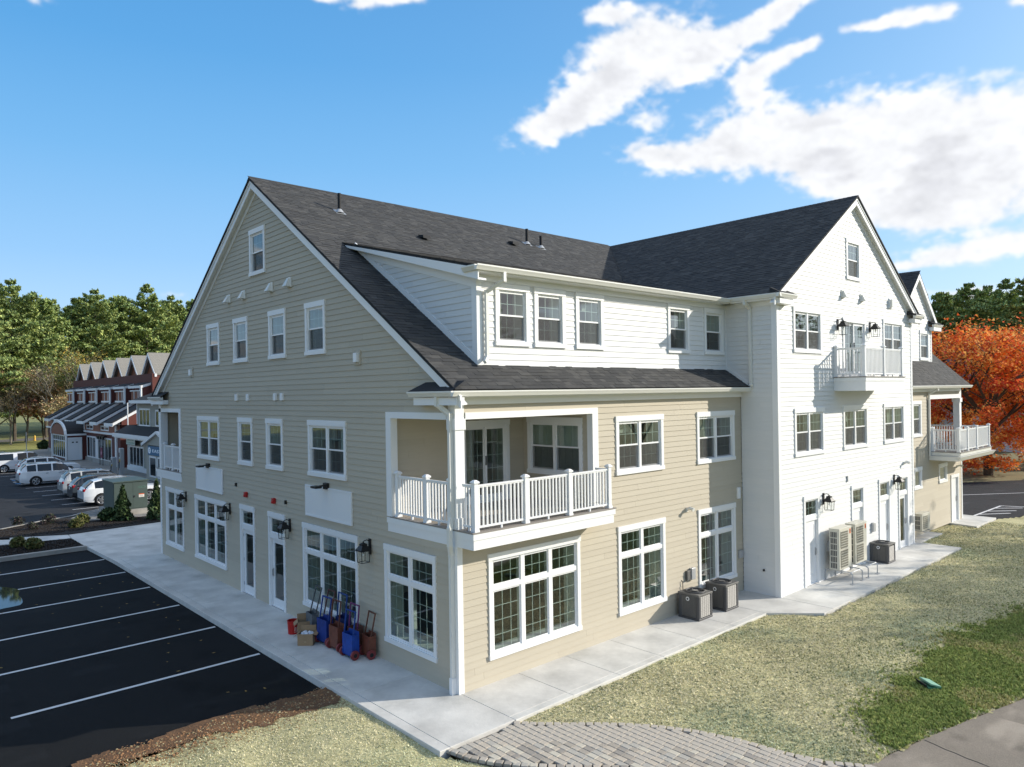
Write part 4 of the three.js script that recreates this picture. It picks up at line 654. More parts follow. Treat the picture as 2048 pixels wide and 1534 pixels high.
const path = structure('path', flat([...pathEdge, [60, 30], [32, 21], [20, 15.5], [12, 12], [8, 10.6], [4.88, 8.95], [2, 8.3], [1.85, 8.5], [2.4, 7.5]], -.11), M.asphaltOld, 'weathered grey asphalt path');
{ const c = new MB(), P = [[4.98, 7.57], [4.93, 7.75], [4.86, 7.95], [4.84, 8.12], [4.78, 8.3], [4.76, 8.5], [4.70, 8.75]]; for (let i = 0; i < P.length - 1; i++) c.bar([P[i][0], -.108, P[i][1]], [P[i + 1][0], -.108, P[i + 1][1]], .018, .004); mesh('crack', c, M.blackMatte, path); }
const lawnBeyond = structure('old_lawn', flat([[2.0, 8.4], [4.9, 9.0], [8, 10.7], [12, 12.1], [20, 15.6], [32, 21], [60, 30], [60, 60], [-30, 60], [-30, 12], [-.7, 9.2]].reverse().reverse(), -.15), M.turf, 'green turf on the near side of the path');
void lawnBeyond;
structure('far_parking_lot', flat([[31.86, .5], [31.87, 2.0], [33, 2.5], [40, 3.0], [60, 5.5], [60, -1.0], [50.4, -1.2], [46.5, -3.7], [40, -9], [31, -12], [31, .5]].reverse().reverse(), -.16), M.asphaltFar, 'asphalt lot past the end of the building');
{ const l = scene.children[scene.children.length - 1], L = (a, b, w = .12) => { const d = V(b[0] - a[0], 0, b[1] - a[1]).normalize(), n = [-d.z * w / 2, d.x * w / 2]; mesh('stall_line', flat([[a[0] + n[0], a[1] + n[1]], [a[0] - n[0], a[1] - n[1]], [b[0] - n[0], b[1] - n[1]], [b[0] + n[0], b[1] + n[1]]], -.155), M.line, l); }; L([31.9, .84], [36.9, .93]); L([36.9, .93], [37.3, 2.0]); for (const [a, b] of [[33.1, 34.5], [34.45, 35.6], [35.75, 36.8]]) L([a, .9], [b, 1.95]); L([40, -1.9], [43.5, .6], .1); }
structure('road', flat([[-60, -150], [-60, -141], [4, -131], [30, -137], [60, -146], [60, -156], [30, -146], [4, -140]].reverse().reverse(), -.3), mat(C(.27, .245, .21), .9, { map: T.asphalt }), 'road behind the shops');
structure('new_lawn', flat([[-60, -141], [-60, -119], [4, -101], [9, -101], [16, -112], [30, -137], [4, -131]].reverse().reverse(), -.31), mat(C(.36, .35, .11), .95, { map: T.lawn }), 'yellowing grass bank before the road');
structure('leaf_strewn_ground', flat([[46.5, -3.6], [50.4, -1.1], [60, -.8], [90, 2], [90, -30], [55, -30], [42, -9]].reverse().reverse(), -.2), mat(C(.30, .27, .16), .95, { map: T.lawn }), 'dry leaf covered ground below the red tree');

// pavers: staggered rows along z, mixed lengths, with a border course
{
  const pv = structure('paver_path', flat([...paverTop, [3.0, 8.2], ...paverLow.slice().reverse()], -.125), mat(C(.16, .145, .12), .95, { map: T.soil }), 'curving path of grey pavers');
  const tones = [[.46, .41, .345], [.37, .325, .27], [.54, .49, .40], [.30, .27, .235], [.42, .39, .34], [.49, .425, .345]].map((c) => mat(C(...c), .9, { map: T.fine, bumpMap: T.fineB, bumpScale: .004 }));
  const poly = [...paverTop, [3.2, 8.6], ...paverLow.slice().reverse()], R = rnd(77), W = .142, lens = [.142, .213, .213], list = [];
  const geoOf = lens.slice(0, 2).map((l) => { const g = slabGeo(rectPts(-W / 2 + .006, W / 2 - .006, -l / 2 + .006, l / 2 - .006), 0, .06, .010); return g; });
  const inset = .10, dEdge = (x, z) => { let d = 9; for (const line of [paverTop, paverLow]) for (let i = 0; i < line.length - 1; i++) { const [ax, az] = line[i], [bx, bz] = line[i + 1], t = clamp(((x - ax) * (bx - ax) + (z - az) * (bz - az)) / ((bx - ax) ** 2 + (bz - az) ** 2)); d = Math.min(d, Math.hypot(x - lerp(ax, bx, t), z - lerp(az, bz, t))); } return d; };
  for (let x = -1.62; x < 3.3; x += W) { let z = 1.78 + R() * .12; while (z < 8.4) { const k = R() < .38 ? 0 : 1, l = lens[k], zc = z + l / 2; if (inPoly(x, zc, poly) && zc - l / 2 > 1.755 && dEdge(x, zc) > inset + .035) list.push({ x, z: zc, k, ry: 0 }); z += l; } }
  for (const line of [paverTop, paverLow]) { let acc = 0; const side = line === paverTop ? -1 : 1; for (let i = 0; i < line.length - 1; i++) { const [ax, az] = line[i], [bx, bz] = line[i + 1], L = Math.hypot(bx - ax, bz - az); let t = acc; while (t < L) { const dx = (bx - ax) / L, dz = (bz - az) / L; const nx = -dz, nz = dx; const sgn = side < 0 ? 1 : -1; list.push({ x: ax + dx * t + nx * .085 * sgn, z: az + dz * t + nz * .085 * sgn, k: 0, ry: Math.atan2(dx, dz), edge: 1 }); t += .158; } acc = t - L; } }
  for (const p of list) p.d = Math.hypot(p.x - camP.x, p.z - camP.z);
  list.sort((a, b) => a.d - b.d);
  const vis = list.filter((p) => !(p.z > 2 + (p.x + 1.6) * 1.9 && p.z > 6.5)), rest = [];
  list.forEach((p) => { const v = vis.indexOf(p); const y = -.128 + (R() - .5) * .006; if (v >= 0 && v < 300) { const o = mesh('paver', geoOf[p.k], tones[(R() * 6) | 0], pv); o.position.set(p.x, y, p.z); o.rotation.y = p.ry + (R() - .5) * .03; } else { const g = geoOf[p.k].clone(); g.applyMatrix4(new THREE.Matrix4().makeRotationY(p.ry).setPosition(p.x, y, p.z)); rest.push(g); } });
  if (rest.length) stuff(mesh('pavers', mergeGeometries(rest), tones[0], pv));
}
// seed mulch lumps, grass blades, mulch chips, leaves
function scatter(name, geo, m, n, seed, put, label) {
  const R = rnd(seed), mats4 = [], cols = [], q = new THREE.Quaternion(), e = new THREE.Euler();
  for (let i = 0, tries = 0; i < n && tries < n * 6; tries++) { const s = put(R); if (!s) continue; i++; e.set(s.rx ?? 0, R() * 6.283, s.rz ?? 0); mats4.push(new THREE.Matrix4().compose(V(s.x, s.y, s.z), q.setFromEuler(e), V(s.s * (s.w ?? 1), s.s * (s.h ?? 1), s.s * (s.w ?? 1)))); cols.push(s.c); }
  const o = new THREE.InstancedMesh(geo, m, mats4.length); o.name = numbered(name); mats4.forEach((x, i) => { o.setMatrixAt(i, x); o.setColorAt(i, C(...cols[i])); }); o.castShadow = o.receiveShadow = true; stuff(o, label); scene.add(o); return o;
}
{
  const tuft = new MB(), R = rnd(3); for (let i = 0; i < 5; i++) { const a = R() * 6.28, l = .5 + R() * .5, w = .16, x = (R() - .5) * .5, z = (R() - .5) * .5; tuft.tri([x - Math.sin(a) * w, 0, z + Math.cos(a) * w], [x + Math.sin(a) * w, 0, z - Math.cos(a) * w], [x + Math.cos(a) * l * .6, l * .8, z + Math.sin(a) * l * .6]); }
  const lump = new MB(); { const ring = [0, 1, 2, 3, 4].map((k) => [Math.cos(k * 1.257) * (.5 + .2 * R()), -.1, Math.sin(k * 1.257) * (.5 + .2 * R())]), top = [.08, .45, .05]; for (let k = 0; k < 5; k++) lump.tri(ring[(k + 1) % 5], ring[k], top); }
  const wm = mat(C(1, 1, 1), .95), pale = (R) => { const k = .75 + R() * .5, g = R(); return g < .05 ? [.12 * k, .13 * k, .06 * k] : g < .16 ? [.28 * k, .29 * k, .16 * k] : g < .45 ? [.50 * k, .475 * k, .30 * k] : [.66 * k, .60 * k, .41 * k]; };
  const near = (x, z) => 1 / (1 + Math.pow(Math.hypot(x - camP.x, z - camP.z) / 13, 2.2));
  const inSeed = (x, z) => inPoly(x, z, seedPoly) && !inPoly(x, z, turfPoly);
  const blend = (R, x, z) => { const c = pale(R), f = fbm(x * .55 + 20, z * .55 + 20, 4, 51), q = .98 + .5 * f, gr = smooth(.48, .72, fbm(x * .35 + 4, z * .35 + 9, 3, 57)) * .3; return [c[0] * q * (1 - gr * .55), c[1] * q * (1 - gr * .25), c[2] * q * (1 - gr * .3)]; };
  scatter('seed_mulch', tuft.geo(), wm, 170000, 21, (R) => { const x = R() * 31, z = .9 + R() * 13.5; if (!inSeed(x, z) || R() > near(x, z) * 1.5) return null; return { x, z, y: -.118 + bump(x, z), s: (.018 + R() * R() * .034) * (1 + Math.hypot(x - camP.x, z - camP.z) / 40), c: blend(R, x, z), h: .5 + R() * .7 }; }, 'fibrous seed mulch over the new lawn');
  scatter('seed_mulch', tuft.geo(), wm, 100000, 22, (R) => { const x = -12 + R() * 11, z = -2.6 + R() * 8; if (!inPoly(x, z, seedLow) && !(x < -1.9 && z < -1.2 && z > -2.35 && inPoly(x, z + .75, seedLow) && fbm(x * 1.6 + 3, z * 1.6, 3, 15) > .43)) return null; const rust = smooth(-1.2, -2.0, z - .35 * noise(x * 2, z * 2, 2)); const c = R() < rust * .7 ? [.30, .17, .075] : blend(R, x, z); return { x, z, y: -.133 + bump(x, z), s: .018 + R() * R() * .034, c, h: .5 + R() * .8 }; }, 'fibrous seed mulch beside the parking lot');
  scatter('soil_clods', lump.geo(), wm, 2400, 23, (R) => { const x = -9 + R() * 7.2, z = -2.9 + R() * 2.2; if (z > -1.55 - .5 * fbm(x * 1.3, z * 1.3, 3, 3) || z < -2.62 - .1 * Math.sin(x * 3)) return null; const k = .5 + R(); return { x, z, y: -.115 + bump(x, z), s: .012 + R() * R() * .06, c: R() < .25 ? [.30 * k, .24 * k, .13 * k] : [.23 * k, .12 * k, .055 * k], h: .7 }; }, 'clods of rusty soil along the asphalt');
  scatter('grass', tuft.geo(), wm, 130000, 24, (R) => { const x = 3.6 + R() * 30, z = 5.0 + R() * 11.7; if (!inPoly(x + .9 * (fbm(x * 1.7, z * 1.7, 3, 41) - .5) + (R() - .5) * 2.2 * R() * R(), z + .9 * (fbm(x * 1.7 + 9, z * 1.7, 3, 43) - .5) + (R() - .5) * 2.6 * R() * R(), turfPoly) || !(inPoly(x, z, seedPoly) || inPoly(x, z, turfPoly)) || R() > near(x, z) * 2) return null; const p = fbm(x * .9, z * .9, 3, 3), k = .6 + R() * .8; const c = p > .57 && R() < .6 ? [.46 * k, .41 * k, .17 * k] : R() < .35 ? [.36 * k, .38 * k, .11 * k] : [.24 * k, .295 * k, .075 * k]; return { x, z, y: -.10 + bump(x, z), s: .045 + R() * .05, c }; }, 'green blades of the older turf');
  scatter('grass', tuft.geo(), wm, 14000, 25, (R) => { const x = R() * 31, z = 1.4 + R() * 8; if (!inSeed(x, z) || R() > smooth(.38, .75, fbm(x * .6 + 3, z * .6, 4, 7))) return null; const k = .7 + R() * .6; return { x, z, y: -.115 + bump(x, z), s: .02 + R() * .03, c: [.22 * k, .25 * k, .10 * k] }; }, 'first green shoots in the new lawn');
  scatter('mulch_chips', tuft.geo(), wm, 16000, 26, (R) => { const x = -9 + R() * 15, z = -34 + R() * 10; if (!((z > -28.6 && z < -24.3 && x < -2.05 && z > -26.6 + (x + 2) * .21) || (z < -28.7 && z > -33.5 && (x < -1 || z > -31.2)))) return null; if (z < -28 && !inPoly(x, z, [[-14, -33], [-14, -30.8], [-4.5, -29.5], [-1.85, -28.2], [2.4, -28.6], [6.5, -28.9], [6.5, -30.5], [3, -30.6], [-.4, -31.8], [-.9, -33.2], [-1.9, -33.4], [-4.1, -32]])) return null; const k = .5 + R(); return { x, z, y: -.045, s: .04 + R() * .05, c: [.034 * k, .024 * k, .018 * k] }; }, 'dark bark chips in the beds');
  scatter('fallen_leaves', tuft.geo(), wm, 80, 27, (R) => { const x = -14 + R() * 12, z = -23 + R() * 20; if (R() < .7 && x < -4) return null; return { x, z, y: -.198, s: .05 + R() * .05, h: .15, c: [.36, .24, .07] }; }, 'scattered dry leaves on the asphalt');
}

// ================================================================ THINGS ROUND THE BUILDING
// wall lanterns
{
  const L = new THREE.Group(), part = (n, g, m) => mesh(n, g, m, L);
  part('back_plate', new RoundedBoxGeometry(.13, .46, .03, 2, .01).translate(0, .33, .015), M.black);
  part('arm', new MB().tube([[0, .50, .03], [0, .54, .12], [0, .52, .21], [0, .46, .235]], .014, 8), M.black);
  const hoodG = new MB(); const f = (y, r) => [[-r, y, .235 + r], [r, y, .235 + r], [r, y, .235 - r], [-r, y, .235 - r]]; const ringQ = (a, b) => { for (let i = 0; i < 4; i++) hoodG.quad(a[i], a[(i + 1) % 4], b[(i + 1) % 4], b[i]); }; ringQ(f(.24, .17), f(.27, .17)); ringQ(f(.27, .17), f(.40, .08)); ringQ(f(.40, .085), f(.44, .085)); ringQ(f(.44, .085), f(.47, .03)); const b4 = f(.24, .185); hoodG.quad(b4[3], b4[2], b4[1], b4[0]); part('hood', hoodG, M.black); part('finial', moved(new THREE.SphereGeometry(.025, 10, 8), 0, .485, .235), M.black);
  const cage = new MB(); for (const sx of [-1, 1]) for (const sz of [-1, 1]) cage.bar([sx * .14, .25, .235 + sz * .14], [sx * .125, -.10, .235 + sz * .125], .014, .014); for (const y of [-.10, .235]) { const r = y < 0 ? .125 : .14; for (const s of [-1, 1]) { cage.bar([-r, y, .235 + s * r], [r, y, .235 + s * r], .014, .014); cage.bar([s * r, y, .235 - r], [s * r, y, .235 + r], .014, .014); } } part('cage', cage, M.black);
  const gl = new MB(); for (let i = 0; i < 4; i++) { const a = f(-.095, .122), b = f(.235, .136); gl.quad(a[i], a[(i + 1) % 4], b[(i + 1) % 4], b[i]); } part('glass', gl, M.clear);
  part('bulb', moved(new THREE.SphereGeometry(.028, 10, 10).scale(1, 1.5, 1), 0, .12, .235), M.vinyl); part('socket', moved(cyl(.016, .016, .09, 8), 0, .2, .235), M.black);
  const at = (x, y, z, ry, label) => { const c = L.clone(); c.name = numbered('wall_lantern'); c.userData = { label, category: 'lantern', group: 'black wall lanterns on the building' }; c.position.set(x, y + .02, z); c.scale.setScalar(.85); c.rotation.y = ry; scene.add(c); };
  const ry = FACE.G.ry;
  at(-.026, 2.32, -17.02, ry, 'black wall lantern between the two farthest ground windows of the gable wall'); at(-.026, 2.32, -12.62, ry, 'black wall lantern beside the three-part window farthest from the carts'); at(-.026, 2.32, -8.02, ry, 'black wall lantern beside the door nearest the carts'); at(-.026, 2.34, -3.52, ry, 'black wall lantern above the carts on the tan wall');
  at(14.66, 2.40, 1.296, 0, 'black wall lantern above the tall outdoor units on the white wing'); at(20.86, 2.48, 1.296, 0, 'black wall lantern between the two end doors of the white wing'); at(15.98, 8.36, 1.296, 0, 'black wall lantern by the balcony door, toward the roof valley'); at(18.75, 8.40, 1.296, 0, 'black wall lantern by the balcony door, toward the small gable');
}
// blank sign boards with lamps above
for (const [s0, s1, label, l2] of [[-15.81, -13.20, 'blank white sign board at the far end of the tan gable wall', 'black sign lamp over the farther blank board'], [-6.95, -4.36, 'blank white sign board above the window with the carts', 'black sign lamp over the board above the carts']]) {
  const t = thing('sign_board', label, 'sign', [-.024, 3.05, (s0 + s1) / 2], FACE.G.ry, 'blank sign boards'), w = s1 - s0; mesh('panel', new MB().box(-w / 2 + .04, w / 2 - .04, .03, .85, 0, .03), M.trim, t); mesh('border', new MB().frame(-w / 2, w / 2, 0, .88, .045, 0, .042), M.vinyl, t);
  const l = thing('sign_lamp', l2, 'lamp', [-.024, 3.98, s0 + w * .5 - .05], FACE.G.ry, 'sign lamps'); mesh('mount', new RoundedBoxGeometry(.22, .17, .08, 2, .01).translate(0, 0, .04), M.black, l); mesh('arm', new MB().bar([0, .02, .07], [-.04, .01, .22], .04, .04), M.black, l); mesh('head', new RoundedBoxGeometry(.3, .06, .2, 2, .012).translate(-.06, -.01, .30), M.black, l);
}
for (const [s, label] of [[-11.16, 'small red fire alarm over the door farther from the carts'], [-9.04, 'small red fire alarm over the door nearer the carts']]) { const t = thing('fire_alarm', label, 'alarm', [-.024, 3.16, s], FACE.G.ry, 'red fire alarms'); mesh('body', new RoundedBoxGeometry(.15, .17, .09, 2, .015).translate(0, .085, .045), M.red, t); mesh('strobe', new RoundedBoxGeometry(.05, .06, .03, 2, .008).translate(0, .11, .1), M.clear, t); mesh('horn', moved(cyl(.035, .04, .03, 14), 0, .045, .1, Math.PI / 2), M.red, t); }

// condensers
function condenser(label, pos, w, h, turn = 0) {
  const t = thing('air_conditioner', label, 'air conditioner', pos, turn, 'grey condensers beside the walls'), r = w / 2;
  mesh('base', new RoundedBoxGeometry(w, .06, w, 2, .02).translate(0, .03, 0), M.acDark, t);
  mesh('core', new MB().box(-r + .05, r - .05, .06, h - .05, -r + .05, r - .05), M.acDark, t);
  for (const sx of [-1, 1]) for (const sz of [-1, 1]) mesh('corner_post', new RoundedBoxGeometry(.12, h - .08, .12, 3, .035).translate(sx * (r - .06), (h) / 2, sz * (r - .06)), M.acDark, t);
  for (let k = 0; k < 4; k++) { const lv = new MB(), n = Math.round((h - .16) / .045); for (let i = 0; i < n; i++) { const y = .085 + i * .045; for (let c = 0; c < 5; c++) { const a = -r + .115 + c * (2 * r - .23) / 5, b = a + (2 * r - .23) / 5 - .012; lv.quad([a, y, r - .004], [b, y, r - .004], [b, y + .036, r - .026], [a, y + .036, r - .026]); lv.quad([a, y, r - .03], [b, y, r - .03], [b, y, r - .004], [a, y, r - .004]); } } for (let c = 0; c <= 5; c++) { const x = -r + .112 + c * (2 * r - .23) / 5; lv.box(x - .007, x + .007, .07, h - .07, r - .03, r - .018); } const o = mesh('louvre_panel', lv, M.acGrey, t); o.rotation.y = k * Math.PI / 2; }
  const top = new THREE.Shape([V2(-r, -r), V2(r, -r), V2(r, r), V2(-r, r)]); top.holes.push(new THREE.Path().absarc(0, 0, r * .78, 0, Math.PI * 2, true)); const tg = new THREE.ExtrudeGeometry(top, { depth: .035, bevelEnabled: true, bevelSize: .012, bevelThickness: .012, bevelSegments: 2, bevelOffset: -.012, curveSegments: 28 }); tg.rotateX(-Math.PI / 2); tg.translate(0, h - .055, 0); mesh('top', tg, M.acGrey, t);
  mesh('fan_ring', moved(new THREE.TorusGeometry(r * .76, .022, 8, 32), 0, h + .005, 0, Math.PI / 2), M.acDark, t); mesh('shroud', moved(new THREE.CylinderGeometry(r * .77, r * .77, .16, 28, 1, true), 0, h - .1, 0), M.blackMatte, t);
  const gr = new MB(); for (let i = 1; i < 6; i++) gr.tube(Array.from({ length: 25 }, (_, k) => [Math.cos(k / 12 * Math.PI) * r * .75 * i / 6, h + .01, Math.sin(k / 12 * Math.PI) * r * .75 * i / 6]), .003, 4); for (let i = 0; i < 4; i++) { const a = i * Math.PI / 2 + .5; gr.bar([0, h + .012, 0], [Math.cos(a) * r * .76, h + .012, Math.sin(a) * r * .76], .02, .01); } mesh('grille', gr, M.acDark, t);
  const fan = new MB(); for (let i = 0; i < 4; i++) { const a = i * Math.PI / 2, c = Math.cos(a), s = Math.sin(a), q = (d, e, y) => [c * d - s * e, h + y, s * d + c * e]; fan.quad(q(.06, -.05, -.09), q(r * .68, -.1, -.08), q(r * .68, .1, -.13), q(.06, .05, -.12)); } mesh('fan', fan, M.acGrey, t); mesh('motor', moved(cyl(.09, .09, .06, 18), 0, h - .01, 0), M.acGrey, t);
  mesh('refrigerant_line', new MB().tube([[.1, .2, -r], [.1, .2, -r - .06], [.12, .5, -r - .10], [.12, .5, -r - .14]], .016, 6).tube([[.02, .16, -r], [.02, .16, -r - .07], [.03, .9, -r - .09], [.03, .95, -r - .13]], .012, 6), M.blackMatte, t);
  const bd = mesh('badge', merge(moved(cyl(.055, .055, .01, 24), -r - .004, h * .78, -.02, 0, 0, Math.PI / 2)), M.vinyl, t); mesh('badge_centre', moved(cyl(.034, .034, .012, 20), -r - .006, h * .78, -.02, 0, 0, Math.PI / 2), M.acDark, bd);
  return t;
}
condenser('grey condenser nearest the tan corner, standing in sun on the walk', [8.20, GY, .50], .70, .74);
condenser('grey condenser in front of the tall window next to the white wing', [9.52, GY, .55], .70, .78);
condenser('dark grey condenser by the white wing doors, past the beige units', [18.76, GY, 1.62], .68, .72);
// beige outdoor heat pumps on pipe stands
function fanGrille(t, x, y, z, w, h) {
  const s = new THREE.Shape(), rr = .07; s.moveTo(x - w / 2 + rr, y - h / 2); s.lineTo(x + w / 2 - rr, y - h / 2); s.quadraticCurveTo(x + w / 2, y - h / 2, x + w / 2, y - h / 2 + rr); s.lineTo(x + w / 2, y + h / 2 - rr); s.quadraticCurveTo(x + w / 2, y + h / 2, x + w / 2 - rr, y + h / 2); s.lineTo(x - w / 2 + rr, y + h / 2); s.quadraticCurveTo(x - w / 2, y + h / 2, x - w / 2, y + h / 2 - rr); s.lineTo(x - w / 2, y - h / 2 + rr); s.quadraticCurveTo(x - w / 2, y - h / 2, x - w / 2 + rr, y - h / 2);
  const g = new THREE.ShapeGeometry(s); g.translate(0, 0, z + .003); mesh('fan_opening', g, mat(C(.16, .15, .115), .6), t);
  const b = new MB(), n = 7; for (let i = 0; i <= n; i++) { const yy = y - h / 2 + h * i / n; b.bar([x - w / 2 + .02, yy, z + .016], [x + w / 2 - .02, yy, z + .016], .012, .012); } for (let i = 1; i < 22; i++) { const xx = x - w / 2 + w * i / 22; b.bar([xx, y - h / 2, z + .008], [xx, y + h / 2, z + .008], .003, .003, [0, 0, 1]); } mesh('fan_guard', b, M.acBeige, t);
}
function heatPump(label, x, z, y, w, h, d, fans, legs) {
  const t = thing('outdoor_unit', label, 'heat pump', [x, GY, z], 0, 'beige outdoor units'); mesh('casing', new RoundedBoxGeometry(w, h, d, 2, .018).translate(0, y + h / 2, 0), M.acBeige, t); mesh('lid', new RoundedBoxGeometry(w + .02, .03, d + .02, 2, .01).translate(0, y + h + .008, 0), M.acBeige, t);
  const fh = (h - .1) / fans; for (let i = 0; i < fans; i++) fanGrille(t, -w * .10, y + .05 + fh * (i + .5), d / 2, w * .62, fh - .05);
  const sg = new MB(), sb = mat(C(.06, .06, .06), .7), rows = fans * 3; for (let i = 0; i < rows; i++) for (let c = 0; c < 4; c++) sg.box(-w / 2 - .002, -w / 2 + .004, y + .06 + i * (h - .12) / rows, y + .06 + (i + .86) * (h - .12) / rows, -d / 2 + .05 + c * (d - .12) / 4, -d / 2 + .05 + (c + .72) * (d - .12) / 4); mesh('side_grille', sg, sb, t);
  if (fans > 1) { const o = mesh('emblem', new MB().box(w * .33, w * .43, y + h - .22, y + h - .06, d / 2, d / 2 + .006), mat(C(.62, .13, .02), .5), t); mesh('emblem_mark', new MB().hexa([[w * .36, y + h - .19, d / 2 + .009], [w * .41, y + h - .15, d / 2 + .009], [w * .415, y + h - .08, d / 2 + .009], [w * .375, y + h - .12, d / 2 + .009]], [[w * .36, y + h - .19, d / 2 + .006], [w * .41, y + h - .15, d / 2 + .006], [w * .415, y + h - .08, d / 2 + .006], [w * .375, y + h - .12, d / 2 + .006]]), mat(C(.1, .01, .01), .5), o); }
  if (legs) { for (const sx of [-1, 1]) mesh('leg', new MB().tube([[sx * w * .40, 0, -d / 2 - .18], [sx * w * .40, y - .08, -d / 2 - .18], [sx * w * .40, y - .02, -d / 2 - .1], [sx * w * .40, y - .02, d / 2 + .30], [sx * w * .40, y - .08, d / 2 + .38], [sx * w * .40, 0, d / 2 + .38]], .02, 8), M.galv, t); mesh('crossbar', new MB().tube([[-w * .4, y - .02, d / 2 + .33], [w * .4, y - .02, d / 2 + .33]], .018, 8), M.galv, t); for (const sx of [-1, 1]) for (const zz of [-d / 2 - .18, d / 2 + .38]) mesh('foot', moved(new THREE.BoxGeometry(.2, .015, .1), sx * w * .4, .008, zz), M.galv, t); }
  else { for (const sx of [-1, 1]) mesh('bracket', new MB().box(sx * w * .3 - .02, sx * w * .3 + .02, y - .05, y, -d / 2 - .18, d / 2 + .05), M.galv, t); }
  return t;
}
heatPump('beige two-fan outdoor unit on a pipe stand, nearer the solid door', 15.10, 1.66, .40, .96, 1.36, .34, 2, true); heatPump('beige two-fan outdoor unit on a pipe stand, beside the dark condenser', 16.36, 1.66, .40, .96, 1.36, .34, 2, true); heatPump('small beige one-fan outdoor unit on the tan wall past the wing', 24.2, 1.18, .38, .95, .7, .32, 1, false);

// carts, bucket and cartons by the wall
function cart(label, x, z, tilt, col, col2, w, h, hh, yaw) {
  const t = thing('hand_cart', label, 'cart', [x, GY, z], yaw, 'steel hand carts leaning by the wall'), mB = mat(C(...col), .55, { map: T.rust }), mH = mat(C(...col2), .5, { map: T.rust }), d = .2; w *= .9;
  const body = new MB(); body.box(-w / 2, w / 2, .07, .09, 0, d); body.box(-w / 2, w / 2, .07, h, d - .012, d); body.box(-w / 2, w / 2, .07, h + .06, 0, .012); body.box(-w / 2, -w / 2 + .012, .0701, h, .012, d - .012); body.box(w / 2 - .012, w / 2, .0701, h, .012, d - .012); mesh('bin', body, mB, t);
  const hd = new MB(), k = tilt; for (const s of [-1, 1]) hd.bar([s * (w / 2 - .02), .12, d + .012], [s * (w / 2 - .02), hh, d - k], .028, .028); hd.bar([-(w / 2 - .003), hh, d - k], [w / 2 - .003, hh, d - k], .028, .028); mesh('handle', hd, mH, t);
  const ax = new MB().tube([[-w / 2 - .05, .09, d * .75], [w / 2 + .05, .09, d * .75]], .012, 6); mesh('axle', ax, M.steel, t);
  for (const s of [-1, 1]) { const wh = mesh('wheel', moved(cyl(.115, .115, .05, 20), s * (w / 2 + .035), .115, d * .75, 0, 0, Math.PI / 2), mat(C(.22, .035, .035), .6), t); mesh('hub', moved(cyl(.05, .05, .056, 14), s * (w / 2 + .035), .115, d * .75, 0, 0, Math.PI / 2), M.blackMatte, wh); }
  return t;
}
